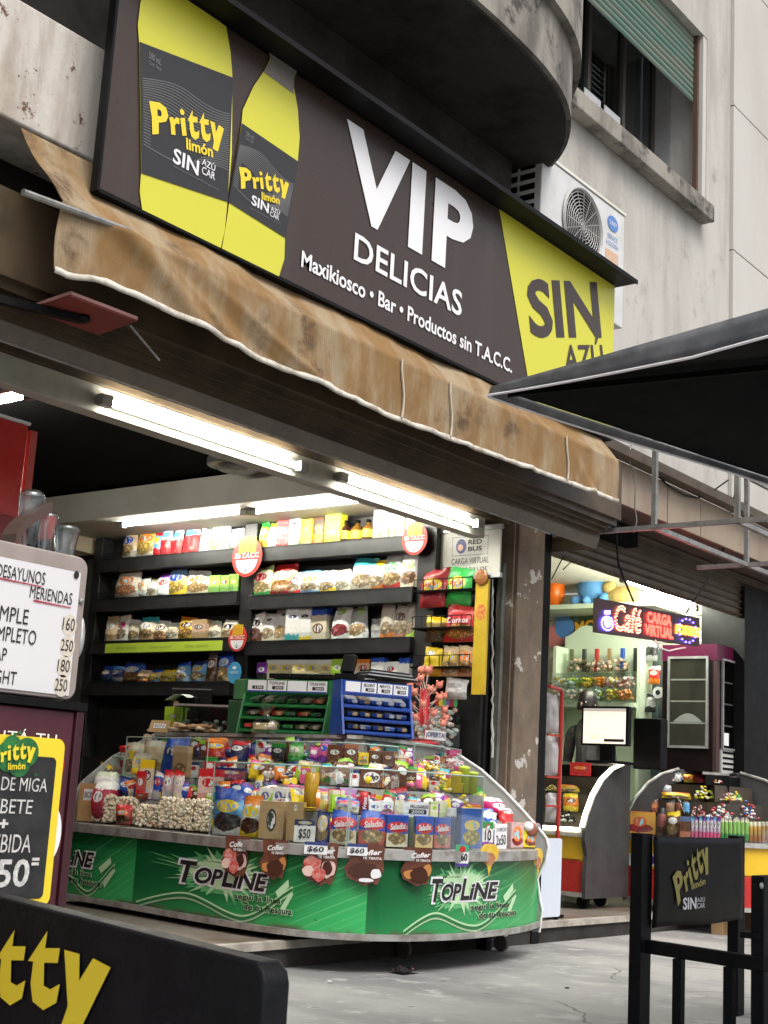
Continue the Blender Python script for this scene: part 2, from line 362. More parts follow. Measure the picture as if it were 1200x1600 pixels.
MB().grid(lambda u, v: (wx0+(wx1-wx0)*u, yg+.12+.03*math.sin(u*70)+.015*math.sin(u*191), wz0-.1+(wz1-wz0+.2)*v), 160, 2).build('curtain', cur, wn)
W = MB()
for a, b in ((912, 937), (944, 968)):
    p, q = P(a, 150, 'Y', yg-.034), P(b, 190, 'Y', yg-.034); z_ = P(940, 174, 'Y', yg-.034).z-.0; W.box(p.x, q.x, yg-.04, yg-.034, z_-.03, z_+.075)
W.build('white_card', mat('white_paper_strip', (.85, .85, .87), .6), wn)
bm = P(1087, 165, 'Y', 4.7).z
W = MB(); z = bm
while z < wz1: W.grid(lambda u, v, z=z: (wx0+(wx1-.12-wx0)*u, 4.7-.012*math.sin(v*math.pi), z+.052*v), 1, 4); z += .055
W.build('roller_blind', mat('green_wood_slats', (.08, .17, .13), .7, (.15, .17, .135), 4, .42, .62, stretch=(.5, 1, 7)), wn)
W = MB(); W.box(wx1-.1, wx1-.07, 4.66, 4.7, wz0, wz1); W.build('blind_guide', mat('brown_guide', (.1, .06, .045), .5), wn)
MB().box(wx1-.07, wx1-.001, 4.625, 4.72, wz0, wz1).build('jamb', M['smoothwall'], wn)
W = MB(); W.box(P(908, 150, 'Y', 4.5).x-.4, P(1117, 340, 'Y', 4.5).x, 4.5, 4.618, sz-.13, sz+.018)
W.build('window_sill', M['concrete'], B, bevel=.012)
# balcony: flat slab with a rounded end, band and parapet
plan = [(-3, 3.64), (1, 3.64), (4, 3.64), (5.18, 3.642), (5.56, 3.652), (5.93, 3.68), (6.26, 3.745), (6.55, 3.86), (6.82, 4.04), (7.02, 4.25), (7.13, 4.45), (7.17, 4.615)]
def off(pl, d):
    o = []
    for i, (x, y) in enumerate(pl):
        a, b = V(pl[max(i-1, 0)]), V(pl[min(i+1, len(pl)-1)]); t = (b-a).normalized(); o.append((x+t.y*d, y-t.x*d))
    return o
def plan_prism(mb, pl, z0, z1, yb=4.618, mi=0):
    pl = [(x, min(y, yb)) for x, y in pl]
    mb.prism([(x, y, z0) for x, y in pl]+[(pl[-1][0], yb+.001, z0), (pl[0][0], yb+.001, z0)], (0, 0, z1-z0), mi)
plan = [tuple(q) for q in catmull(plan, 4)]
m = MB(); plan_prism(m, plan, 4.82, 5.2)
bal = m.build('balcony', M['concrete'], B)
m = MB(); plan_prism(m, off(plan, -.03), 4.80, 4.818); m.build('balcony_soffit', M['darkslab'], bal)  # darker tone on the underside of the balcony slab
m = MB(); plan_prism(m, off(plan, .05), 5.203, 6.6); m.build('parapet', M['concrete'], bal)
m = MB(); plan_prism(m, off(plan, .012), 4.795, 4.83, 4.6); 
# old concrete beam at the left, ends behind the sign
m = MB(); b0, b1 = P(150, 255, 'Y', 4.1).z, P(170, 80, 'Y', 4.1).z
m.box(-3, 6.8, 4.1, 4.42, b0, b1); m.build('concrete_beam', M['peel'], B, bevel=.015)
m = MB(); m.box(-3, 6.8, 4.425, 4.615, b0-.12, 4.79); m.build('painted_shade_band', M['darkslab'], B)  # shade under the balcony, put into a dark wall strip
px = P(52, 380, 'Y', 4.56).x
m = MB(); m.box(0, px, 4.56, 4.9, 2.64, 3.3); m.build('left_pier', M['peel'], B, bevel=.01)
m = MB(); m.box(0, 2.62, 4.15, 4.55, 3.13, 3.17); m.build('canopy_slab', mat('grey_slab', (.16, .165, .17), .8, (.11, .11, .115), 3), B)
m = MB(); m.box(px+.003, px+.18, 4.5, 4.9, 2.64, 3.3); m.build('dark_gap_fill', M['darkslab'], B)  # solid box filling the gap, the gap's shade put into its colour
# kiosk lintel, pillar and inner surfaces
m = MB(); m.box(-1, 6.93, 4.6, 4.69, 2.41, 2.535); m.build('lintel_beam', bpy.data.materials.get('lintel_paint') or mat('lintel_paint', (.38, .375, .32), .6, (.3, .285, .235), 3), B, bevel=.004)
m = MB(); m.box(-1, 7.2, 4.585, 4.78, 2.537, 2.6); m.build('dark_lintel', M['shut_dark'], B)
m = MB(); a = P(806, 1000, 'Y', 4.553).x; b = P(847, 1000, 'Y', 4.553).x; c = P(859, 1000, 'Y', 4.553).x
m.box(a, b, 4.553, 4.8, FZ, 2.62); pil = m.build('pillar', M['pillar'], B, bevel=.006)
m = MB(); m.box(a-.026, a-.01, 4.575, 4.8, FZ, 2.6); m.build('pillar_flange', M['pillar'], pil)
m = MB(); m.box(b+.003, c, 4.56, 4.8, FZ-.12, 2.62); m.build('shop_divider', M['black'], B)
m = MB(); x0, x1 = P(783, 1000, 'Y', 4.62).x, P(799, 1000, 'Y', 4.62).x
m.box(x0, x0+.035, 4.62, 4.66, FZ, 2.3); m.box(x0+.04, x1, 4.63, 4.67, FZ, 2.3); m.build('door_frame', M['greenfrm'], B, bevel=.004)
m = MB(); m.box(x0+.06, a-.06, 4.69, 4.8, FZ, 2.6); m.build('frame_recess', M['blackmatte'], B)
m = MB(); m.box(7.11, 7.2, 4.7, 8.6, FZ, 2.66); m.build('side_wall', M['shelf'], B)
m = MB(); fl = [(P(770+random.uniform(-1.2, 1.2), y, 'X', 7.1)) for y in range(905, 1185, 9)]
m.add([(7.1, p.y+.003+random.uniform(0, .008), p.z) for p in fl]+[(7.1, p.y-random.uniform(.001, .006), p.z) for p in fl], [(i, i+1, len(fl)+i+1, len(fl)+i) for i in range(len(fl)-1)])
m.build('chipped_plaster', M['white'], B, solid=.006)
m = MB(); m.box(6.45, 7.3, 4.785, 8.6, 2.668, 2.875); m.build('soffit_box', mat('grimy_ceiling_white', (.46, .455, .4), .65, (.38, .375, .32), 2), B)
m = MB(); m.box(-1, 7.3, 4.785, 8.8, 2.9, 3.0); m.box(-1, 6.2, 8.6, 8.7, FZ, 2.9); m.build('black_ceiling', M['blackmatte'], B)
m = MB(); m.box(6.85, 7.3, 8.59, 8.7, FZ, 2.66); m.build('back_wall', M['cream'], B); MB().box(6.2, 7.3, 8.605, 8.7, FZ, 2.9).build('black_back_wall', M['blackmatte'], B)
m = MB(); m.box(1.6, 1.7, 4.9, 8.6, FZ, 2.9); m.build('end_wall', M['blackmatte'], B)
# second shop shell
m = MB(); m.box(7.65, 7.72, 4.81, 8.3, FZ, 2.75); m.build('partition_wall', M['white'], B)
m = MB(); 
for k in range(22): m.box(11.0, 11.05, 4.95, 8.2, .2+k*.115, .2+k*.115+.108)
m.box(11.04, 11.1, 4.95, 8.2, .13, 2.74); m.build('slat_wall', mat('cream_slats', (.72, .68, .56), .5), B)
m = MB(); m.box(7.725, 11.1, 8.2, 8.3, FZ, 2.75); m.build('rear_wall', M['cream'], B)
m = MB(); m.box(7.725, 11.1, 4.85, 8.2, 2.76, 2.85); m.build('shop_ceiling', M['cream'], B)
m = MB(); m.box(P(1163, 1100, 'Y', 4.56).x, 12.6, 4.56, 4.94, 0, 2.7); m.build('black_pier', M['black'], B)
fb, ft = P(1080, 832, 'Y', 4.2).z, P(1080, 772, 'Y', 4.2).z
FA = thing('shop_fascia', (9.5, 4.2, fb), 'beige sheet metal fascia with seams above the second shop', 'fascia')
m = MB(); xs = [7.7, P(1043, 800, 'Y', 4.2).x, P(1095, 810, 'Y', 4.2).x, 12.6, 15]
for i in range(4): m.box(xs[i]+.006, xs[i+1]-.006, 4.2, 4.22, fb, ft)
m.build('fascia_sheet', M['fascia'], FA)
m = MB(); m.box(7.7, 15, 4.215, 4.61, fb+.01, fb+.03); m.build('fascia_soffit', mat('dull_red_brown', (.1, .07, .055), .45, (.07, .05, .04), 4), FA)
m = MB()
for k in range(4): m.box(7.5, 15, 4.1+k*.09, 4.2+k*.09, ft+.004+k*.055, ft+.055+k*.055)
m.build('gutter', M['shut_dark'], FA)
tag(MB().box(8.25, 8.75, 4.5, 4.6, fb-.13, fb-.0).build('dark_hole_block', M['blackmatte'], origin=(8.5, 4.55, fb-.13)), 'black block for the dark hole under the beige fascia above the café sign', 'box')  # black block standing in for the shade of a hole
# ================================================================== roller shutters
def shutter(name, label, x0, x1, prof, m1, m2):
    R = thing(name, ((x0+x1)/2, prof[0][0], prof[-1][1]), label, 'shutter')
    k = len(prof)-2
    a = MB(); a.grid(lambda u, v: (x0+(x1-x0)*u, *prof[min(int(v*k+.5), k)]), 12, k); a.build('shutter_housing', m1, R)
    a = MB(); a.grid(lambda u, v: (x0+(x1-x0)*u, *prof[k+int(v+.5)]), 12, 1); a.build('bottom_panel', m2, R)
    a = MB(); a.add([(x1, *p) for p in prof]+[(x1, 4.59, prof[-1][1]), (x1, 4.59, prof[0][1])], [tuple(range(len(prof)+2))]); a.build('end_plate', m1, R)
    return R
def zat(y, Y): return P(500, y, 'Y', Y).z
pr = [(4.06, 2.95), (4.06, zat(626, 4.06)), (4.09, zat(630, 4.09)), (4.09, zat(643, 4.09)), (4.13, zat(645, 4.13)), (4.13, zat(655, 4.13)), (4.17, zat(657, 4.17)), (4.17, zat(668, 4.17)), (4.21, zat(670, 4.21)), (4.21, zat(682, 4.21)), (4.235, zat(706, 4.235))]
SH = shutter('roller_shutter', 'brown metal shutter housing under the old canvas awning', 2.2, 7.66, pr, M['shut_dark'], M['shutter'])
m = MB(); m.box(2.2, 7.1, 4.3, 4.58, 2.602, 2.62); m.build('guide_rail', M['blackmatte'], SH)
m = MB(); a, b = P(250, 590, 'Y', 4.47), P(640, 740, 'Y', 4.47); m.box(2.2, 7.1, 4.236, 4.242, pr[-1][1]-.008, pr[-1][1]-.001); m.build('metal_lip', M['zinc'], SH)
q = [(4.58, fb-.002)]
zS = P(900, 881, 'Y', 4.6).z; st_p = (fb-.01-zS-.02)/6
for k in range(6): z = fb-.01-k*st_p; q += [(4.58-.0, z), (4.6, z-.012), (4.6, z-st_p+.014), (4.58, z-st_p+.003)]
q += [(4.58, zS+.02), (4.61, zS)]
SH2 = shutter('roller_shutter', 'ribbed brown shutter rolled up over the entrance of the second shop', 7.68, 13.5, q, M['shut_dark'], M['shutter'])
# ================================================================== shop sign
SY = 3.9
def sp(x, y): p = P(x, y, 'Y', SY); return p.x, p.z
SF = Frame((0, SY, 0), (1, 0, 0), (0, 0, 1))
sx0, sx1, sz0, sz1 = sp(153.3, 296.7)[0], sp(960, 455)[0], sp(550, 488)[1], 4.0
SG = thing('shop_sign', ((sx0+sx1)/2, SY, sz0), 'long brown and yellow shop sign with two bottles over the kiosk awning', 'sign')
m = MB(); m.box(sx0, sx1, SY, SY+.05, sz0, sz1); m.build('sign_board', M['signbrown'], SG, bevel=.006)
m = MB(); m.box(sx0-.014, sx0-.001, SY-.01, SY+.03, sz0-.012, sz1); m.box(sx0, sx1, SY-.006, SY+.09, sz0-.014, sz0-.002); m.build('sign_edge', M['black'], SG)
m = MB(); m.box(sx0-.015, 7.24, 3.765, 4.03, 4.004, 4.022); m.box(sx0-.015, 7.24, 3.757, 3.7645, 3.997, 4.024); m.build('sign_canopy', M['black'], SG)
yl = [sp(778, 318), sp(824, 590)]
t = (yl[0][0]-yl[1][0])/(yl[0][1]-yl[1][1]); xt = yl[0][0]+t*(sz1-yl[0][1]); xb = yl[1][0]+t*(sz0-yl[1][1])
poly2d([(xb, sz0+.001), (sx1-.002, sz0+.001), (sx1-.002, sz1-.002), (xt, sz1-.002)], SF, .003, M['yel'], SG, 'yellow_panel')
def bottle(out, lab, pc, pw, cap=None, rot=.2):
    pts = [(a, min(b, sz1-.004)) for a, b in (sp(*q) for q in out)]
    bt = poly2d(pts, SF, .005, M['yel'], SG, 'bottle_picture')
    if cap: poly2d([sp(*q) for q in cap], SF, .007, M['capgrey'], bt, 'bottle_cap')
    poly2d([sp(*q) for q in lab], SF, .008, M['signgrey'], bt, 'bottle_label')
    LA, LB, LC, LD = [V(sp(*q)) for q in lab]         # tl tr br bl
    m = MB()
    for k in range(26):
        v = .28+.52*k/26; a, b = LA.lerp(LD, v), LB.lerp(LC, v); ps = []
        for i in range(25):
            u = .02+.96*i/24; q = a.lerp(b, u); lift = .05*math.sin(u*5.2+k*.12)*(1-abs(u-.5))
            if .5 < v < .78 and .12 < u < .62+.1*math.sin(v*30): continue
            ps.append((q.x, q.y+lift*.6))
        for i in range(len(ps)-1):
            if abs(ps[i+1][0]-ps[i][0]) < .1: m.add([SF.at(*ps[i], .0095), SF.at(*ps[i+1], .0095), SF.at(ps[i+1][0], ps[i+1][1]+.0035, .0095), SF.at(ps[i][0], ps[i][1]+.0035, .0095)], [(0, 1, 2, 3)])
    m.build('label_lines', M['signsteel'], bt, normals=False)
    def tb(s, u0, u1, v0, v1, mt, bold=0, rot=0, g=None):
        a = LD.lerp(LC, (u0+u1)/2); b = LA.lerp(LB, (u0+u1)/2); c = b.lerp(a, (v0+v1)/2)
        wd = (LC.x-LD.x)*(u1-u0); ht = (b-a).length*(v1-v0)
        print2d(g or glyphs(s, bold), SF, c.x-wd/2, c.x+wd/2, c.y-ht/2, c.y+ht/2, .011, mt, bt, 'lettering', rot)
    tb('', .07, .95, .38, .66, M['yel2'], g=pritty(), rot=rot*1.15)
    tb('limón', .48, .8, .61, .7, M['yel2'], .03, rot*.9)
    tb('SIN', .34, .64, .74, .86, M['wht'], .02); tb('AZÚ', .67, .83, .725, .79, M['wht'], .005); tb('CAR', .67, .83, .80, .86, M['wht'], .005)
    tb('Bebida sin alcohol dietética gasificada con jugo de limón', .34, .88, .89, .91, M['signsteel'])
    tb('500 mL', .08, .22, .06, .115, M['signsteel'], .01); tb('Cont. Neto', .08, .22, .125, .16, M['signsteel'])
bottle([(221, 330), (217, 300), (219, 271), (216, 66), (214, 40), (218, 5), (232, -40), (300, -10), (338, 12), (352, 42), (359, 82), (362, 122), (361, 240), (354, 316), (350, 360), (343, 391)],
       [(216, 66), (362, 122), (354, 316), (219, 271)], None, None)
bottle([(345, 391), (352, 350), (357, 315), (376, 193), (378, 172), (395, 135), (412, 110), (420, 95), (421, 82), (462, 113), (459, 118), (457, 133), (464, 170), (467, 215), (464, 252), (450, 340), (444, 372), (443, 405), (434, 434)],
       [(376, 193), (464, 253), (444, 372), (355, 316)], None, None, [(418, 80), (463, 112), (458, 118), (457, 147), (410, 113), (421, 95)])
def tx(s, l, r, tl, bl, mt, bold=0, shear=0, space=1):
    text(s, SF, sp(l, tl)[0], sp(r, tl)[0], sp(l, bl)[1], sp(l, tl)[1], .005, mt, SG, bold, shear, space)
tx('VIP', 541, 746, 186, 332, M['wht'], .035, 0, 1.08)
tx('DELICIAS', 554, 726, 363, 407, M['wht'], .015, 0, 1.03)
tx('Maxikiosco • Bar • Productos sin T.A.C.C.', 471, 806, 391, 418, M['wht'], .02)
class Quad:
    """Tilted lettering on the sign, given by its four corners."""
    def __init__(s, tl, tr, br, bl): s.q = [V(sp(*c)) for c in (bl, br, tr, tl)]
    def at(s, a, b, d=0): p = s.q[0].lerp(s.q[1], a).lerp(s.q[3].lerp(s.q[2], a), b); return SF.at(p.x, p.y, d)
for s_, qd, b_ in (('SIN', ((820, 435), (931, 440), (939, 529), (828, 528)), .03), ('AZÚ', ((879, 528), (938, 528), (944, 580), (881, 582)), .015), ('CAR', ((881, 592), (944, 590), (948, 630), (884, 634)), .015)):
    print2d(glyphs(s_, b_), Quad(*qd), 0, 1, 0, 1, .006, M['signbrown'], SG)
# ================================================================== awning
AY = 3.8
ax0, ax1 = P(93, 400, 'Y', AY).x, P(966, 760, 'Y', AY).x; rz = 2.853; hz = 2.6
HEM = [P(x, y, 'Y', AY) for x, y in ((93, 428), (110, 437), (130, 439), (165, 446), (210, 465), (250, 487), (300, 512), (350, 537), (400, 562), (435, 575), (500, 605), (600, 652), (760, 712), (860, 748), (950, 782), (968, 788))]
def hemz(x):
    for a, b in zip(HEM, HEM[1:]):
        if x <= b.x: t = max(0, (x-a.x)/(b.x-a.x)); return a.z+(b.z-a.z)*t+.02
    return HEM[-1].z+.02
TZ = P(62, 215, 'Y', 4.03).z
def awn(u, v):
    x = ax0+(ax1-ax0)*u; nz = noise.noise(V((x*1.7, v*2, 3))); n2 = noise.noise(V((x*6, v*3, 9)))
    hb = hemz(x)
    left = max(0, 1-u/.12)
    if v < .5:
        k = v/.5; return (x-.06*left*(1-k), 4.03+(AY-4.03)*k+.035*nz*k*(1-k)*4, TZ+(rz-TZ)*k-.02*math.sin(k*math.pi)*(1+.8*nz)+.02*n2*(1-k)*k*4)
    k = (v-.5)/.5; fold = .035*math.exp(-((u-.07-.1*k)/.025)**2)-.03*math.exp(-((u-.12-.16*k)/.03)**2)*k; rid = sum(.016*max(0, 1-abs(u-c0-c1*k)/.018) for c0, c1 in ((.1, .12), (.15, .2), (.3, .03), (.42, -.02), (.52, .02), (.63, -.015), (.74, .02), (.86, .06), (.97, -.05)))*k
    return (x-.012*left*math.sin(k*3), AY+.012*nz*k+.01*n2*k-fold-rid+.02*left, rz+(hb-rz)*k)
m = MB(); m.grid(awn, 220, 40)
canvas = mat('stained_canvas', (.215, .118, .037), .95, (.31, .245, .155), 3.0, .4, .66, (1.5, 1, .55), 0, 14, c3=(.07, .04, .02), s3=3.6, l3=.52, h3=.72)
ct_ = canvas.node_tree; wv_ = N(ct_, 'TexWave', bands_direction='X'); wv_.inputs['Scale'].default_value = 22; wv_.inputs['Distortion'].default_value = .6; wv_.inputs['Detail'].default_value = 1
ct_.links.new(N(ct_, 'TexCoord').outputs['Object'], wv_.inputs['Vector']); pb__ = ct_.nodes['Principled BSDF']; src_ = pb__.inputs['Base Color'].links[0].from_socket
ct_.links.new(mixc(ct_, math_n(ct_, 'MULTIPLY', wv_.outputs[1], .3), src_, (.2, .13, .07)), pb__.inputs['Base Color'])
bp_ = N(ct_, 'Bump'); bp_.inputs['Strength'].default_value = .35; bp_.inputs['Distance'].default_value = .012; ct_.links.new(noise_n(ct_, N(ct_, 'TexCoord').outputs['Object'], 9, 6, .7), bp_.inputs['Height']); ct_.links.new(bp_.outputs[0], pb__.inputs['Normal'])
AW = thing('awning', ((ax0+ax1)/2, AY, hz), 'stained ochre canvas awning hanging folded under the long sign', 'awning')
m.build('canvas', canvas, AW, smooth=True, solid=.004)
m = MB(); m.grid(lambda u, v: V(awn(u, 1))+V((0, -.005-.003*math.sin(v*3), .008-.024*v+.005*noise.noise(V((u*60, v, 0))))), 150, 2); m.build('white_hem', mat('grimy_white_hem', (.58, .56, .5), .85, (.3, .25, .18), 9, .4, .7), AW, smooth=True, solid=.006)
m = MB(); m.tube([P(36, 300, 'Y', AY), (ax0+.3, AY, rz+.01)], .013); m.build('awning_rod', M['zinc'], AW)
for pxx in (37, 622, 700, 885):
    if pxx < 100: continue
    x = P(pxx, 680, 'Y', AY).x; u = (x-ax0)/(ax1-ax0); m = MB(); m.tube([V(awn(u+.004*math.sin(v*9), v))+V((0, -.012, 0)) for v in (.5, .6, .7, .8, .9, .99)], .006, 6); m.build('cord', mat('cord', (.5, .45, .36), .8), AW)
# ================================================================== things hung on the front
RP = [P(45.5, 485, 'Z', 2.56), P(110, 463, 'Z', 2.56), P(213, 502, 'Z', 2.56), P(154, 524, 'Z', 2.56)]
o = thing('hanging_sign', RP[1], 'red square plate seen from below under the left end of the awning', 'sign')
MB().prism(RP, (0, 0, .008)).build('plate', M['darkred'], o)
m = MB(); 
for i in range(4): m.bar(RP[i]+V((0, 0, .012)), RP[(i+1) % 4]+V((0, 0, .012)), .01, .012)
m.build('rim', mat('pink_edge', (.45, .22, .2), .5), o)
c = (RP[0]+RP[2])/2; m = MB(); m.bar(RP[0]+V((-.3, .0, -.02)), c+V((0, 0, -.015)), .03, .03); m.ball(c+V((0, 0, -.01)), .03, .03, .02); m.build('arm', M['black'], o)
m = MB(); a = P(203, 508, 'Z', 2.56); b = P(249, 563, 'Y', a.y); m.tube([a, b], .005, 6); m.build('wire', M['zinc'], o)
# air conditioner
ay = 4.28; tl, tr = P(848, 245, 'Y', ay), P(976.4, 343, 'Y', ay); ax_, bx_ = P(846, 300, 'Y', ay).x, tr.x; at, ab = P(930, 303, 'Y', ay).z, P(930, 303, 'Y', ay).z-.82
AC = thing('air_conditioner', ((ax_+bx_)/2, ay, ab), 'white air conditioner outdoor unit behind the right end of the sign', 'air conditioner')
m = MB(); m.box(ax_, bx_, ay, 4.61, ab, at); m.build('case', mat('ac_white', (.62, .63, .63), .4, (.54, .54, .53), 4), AC, bevel=.012)
AFr = Frame((0, ay, 0), (1, 0, 0), (0, 0, 1)); fc = P(909, 343, 'Y', ay); fr_ = (P(938, 343, 'Y', ay).x-P(878, 343, 'Y', ay).x)/2
m = MB(); m.add([AFr.at(a, b, .003) for a, b in ellipse(fc.x, fc.z-.05, fr_, fr_, 40)], [tuple(range(40))]); m.build('fan_opening', M['blackmatte'], AC)
m = MB()
for r in [fr_*(k+1)/11 for k in range(11)]: m.tube([AFr.at(a, b, .012) for a, b in ellipse(fc.x, fc.z-.05, r, r, 32)+[ellipse(fc.x, fc.z-.05, r, r, 32)[0]]], .0035 if r < fr_*.99 else .012, 4)
for k in range(16): t = 2*math.pi*k/16; m.bar(AFr.at(fc.x, fc.z-.05, .012), AFr.at(fc.x+fr_*math.cos(t), fc.z-.05+fr_*math.sin(t), .012), .004, .004)
m.build('fan_grille', mat('grille_grey', (.35, .35, .34), .5), AC)
m = MB()
for i in range(9): 
    for j in range(2): m.box(ax_-.004, ax_-.001, 4.33+j*.13, 4.44+j*.13, at-.08-i*.07, at-.04-i*.07)
m.build('side_slots', M['blackmatte'], AC)
m = MB(); m.box(ax_-.005, bx_+.008, ay-.008, 4.61, at+.002, at+.02); m.build('case_lid', M['white'], AC)
e = P(957, 350, 'Y', ay); poly2d(ellipse(e.x, e.z, .075, .055), AFr, .004, mat('badge_blue', (.08, .2, .5), .4), AC, 'badge')
text('SURREY', AFr, e.x-.05, e.x+.05, e.z-.016, e.z+.016, .006, M['wht'], AC)
text('SERVICE', AFr, e.x-.07, e.x+.07, e.z-.12, e.z-.085, .004, mat('badge_text', (.1, .2, .45), .5), AC)
text('& GOODMAN', AFr, e.x-.085, e.x+.085, e.z-.17, e.z-.135, .004, bpy.data.materials['badge_text'], AC)
poly2d([(e.x-.09, e.z-.33), (e.x+.09, e.z-.33), (e.x+.09, e.z-.2), (e.x-.09, e.z-.2)], AFr, .003, mat('peach_sticker', (.6, .36, .22), .6, (.55, .45, .38), 20), AC, 'sticker')
# hanging square tube frame
fx0 = 7.66; fz = P(1022, 824, 'X', fx0).z; A0 = P(866, 835, 'X', fx0); A1 = P(1022, 824, 'X', fx0); A2 = P(1152, 806, 'X', fx0)
FZ2 = A1.z; Bx = P(1176, 882, 'Z', FZ2).x
FRM = thing('square_tube_canopy', (fx0, A1.y, FZ2), 'bare square tube frame hanging under the black parasol by the café sign', 'frame')
m = MB(); tb = .03
m.bar((fx0, 4.55, FZ2), (fx0, A2.y-.25, FZ2), tb, tb); m.bar((Bx, 4.2, FZ2), (Bx, A2.y-.4, FZ2), tb, tb)
m.bar((fx0, A1.y, FZ2), (Bx+1.5, A1.y, FZ2), tb, tb); m.bar((fx0, A2.y, FZ2), (Bx+1.5, A2.y, FZ2), tb, tb)
m.build('bottom_rails', M['zinc'], FRM)
for x, y in ((fx0, A1.y), (fx0, A2.y), (Bx, A1.y)): MB().bar((x, y, FZ2+.016), (x, y, FZ2+.62), tb, tb).build('upright', M['zinc'], FRM)
m = MB(); m.bar((fx0, 4.2, FZ2+.635), (fx0, A2.y-.25, FZ2+.635), tb, tb); m.bar((fx0, A1.y, FZ2+.635), (Bx+1.5, A1.y, FZ2+.635), tb, tb); m.build('top_rails', M['zinc'], FRM)
# LED signs
LU = (V((P(1093.5, 966, 'Y', 4.3).x, 4.3-.0, 0))-V((P(933, 933, 'Y', 4.3).x, 4.3, 0))).normalized()
l0 = P(933, 961, 'Y', 4.3); LD = V((math.sin(math.radians(83)), math.cos(math.radians(83)), 0)); LN = V((-LD.y, LD.x, 0))
def lpt(x, y): r_ = ray(x, y); return CAM+r_*((l0-CAM).dot(LN)/r_.dot(LN))
l1 = lpt(1093.5, 988); lh = .222
ledR, ledB, ledO = emit('red_led', (1, .03, .02), 8), emit('blue_led', (.12, .08, 1), 10), emit('amber_led', (1, .22, .02), 7)
ledred = mat('led_board', (.03, .006, .008), .4); LU = (l1-l0).normalized(); lx = [0, (lpt(1004, 973)-l0).length, (lpt(1053, 981)-l0).length, (l1-l0).length]
def dots(mb, g, fr, a0, a1, b0, b1, step, r, mi=0):
    """Lamps along the outline of lettering."""
    vs, fs, _ = g; ed = {}
    for f in fs:
        for i in range(len(f)): k = tuple(sorted((f[i], f[(i+1) % len(f)]))); ed[k] = ed.get(k, 0)+1
    acc = 0
    for (i, j), n in ed.items():
        if n > 1: continue
        p = V((a0+vs[i][0]*(a1-a0), b0+vs[i][1]*(b1-b0))); q = V((a0+vs[j][0]*(a1-a0), b0+vs[j][1]*(b1-b0))); L = (q-p).length; s = step-acc
        while s < L: w_ = p.lerp(q, s/L); mb.ball(fr.at(w_.x, w_.y, .006), r, r, r, 6, 4, mi); s += step
        acc = L-(s-step)
for i, (lb) in enumerate(('dark LED panel reading Café in red with a blue cup', 'dark LED panel reading CARGA VIRTUAL in red lamps', 'dark LED panel with orange word inside a ring of blue lamps')):
    w_ = lx[i+1]-lx[i]-.006; lo = l0+LU*lx[i]-V((0, 0, lh/2)); o = thing('led_sign', lo+LU*w_/2, lb, 'LED sign', 'LED signs hung over the café entrance')
    MB().obox(lo, LU*w_, LN*.03, V((0, 0, lh))).build('board', ledred, o, bevel=.003)
    f = Frame(lo, LU, (0, 0, 1)); m = MB(); m2 = MB()
    if i == 0:
        print2d(glyphs('Café', 0, .15), f, w_*.36, w_*.95, lh*.14, lh*.9, .004, ledR, o, 'lettering')
        dots(m2, glyphs('Café', .0, .15), f, w_*.36, w_*.95, lh*.14, lh*.9, .02, .0042); m2.build('red_lamps', emit('pink_led', (1, .25, .15), 6), o)
        m.prism([f.at(a, b, .003) for a, b in ((w_*.12, lh*.45), (w_*.14, lh*.25), (w_*.19, lh*.16), (w_*.25, lh*.2), (w_*.29, lh*.28), (w_*.29, lh*.5))], (0, -.004, 0)); m.prism([f.at(a, b, .003) for a, b in ((w_*.14, lh*.55), (w_*.26, lh*.58), (w_*.26, lh*.7), (w_*.14, lh*.67))], (0, -.004, 0))
        for a, b in ellipse(w_*.2, lh*.3, w_*.12, lh*.2, 18): m.ball(f.at(a, b, .006), .007)
        m.build('blue_cup', ledB, o)
    elif i == 1:
        dots(m, glyphs('CARGA', 0), f, w_*.12, w_*.88, lh*.54, lh*.86, .012, .0055); dots(m, glyphs('VIRTUAL', 0), f, w_*.06, w_*.95, lh*.14, lh*.46, .012, .0055); m.build('lettering', ledR, o)
    else:
        dots(m, glyphs('POSTRES', 0), f, w_*.06, w_*.96, lh*.34, lh*.62, .012, .006); m.build('lettering', ledO, o)
        for a, b in ellipse(w_*.5, lh*.48, w_*.34, lh*.4, 14): m2.ball(f.at(a, b, .006), .007, mi=0)
        m2.build('lamp_ring', ledB, o)
def cable(pts, label, r=.006, mt=None, name='hanging_cable'):
    o = MB().tube(pts, r, 6).build(name, mt or M['black'], smooth=True); return tag(o, label, 'cable')
cable([P(x, y, 'Y', 4.3) for x, y in ((990, 940), (975, 905), (966, 880), (963, 840), (968, 800), (960, 770), (953, 735), (953, 700), (951, 680))], 'dark twisted cable from the café sign up past the awning end', .008)
cable([P(x, y, 'Y', 4.15) for x, y in ((990, 832), (995, 815), (992, 790), (993, 760), (990, 735), (981, 715), (988, 690))], 'thin pale cable dangling in front of the beige fascia', .005, M['zinc'])
cable([P(x, y, 'Y', 4.25) for x, y in ((1072, 958), (1100, 915), (1122, 880), (1135, 845), (1142, 800), (1150, 760))], 'cable slanting from the orange LED panel up to the tube frame', .006)
cable([P(x, y, 'Y', 4.18) for x, y in ((1027, 742), (1045, 760), (1070, 774), (1090, 778), (1110, 770), (1138, 750))], 'black cable looping across the fascia seam', .006)
cable([P(x, y, 'Y', 4.32) for x, y in ((1024, 1000), (1030, 1012), (1045, 1017), (1058, 1014), (1071, 1012))], 'short white lead curling below the CARGA VIRTUAL panel', .006, M['white'])
cable([P(x, y, 'Y', 4.45) for x, y in ((862, 905), (880, 870), (893, 877), (880, 890))], 'small dark wire loop at the corner of the second shutter', .004)
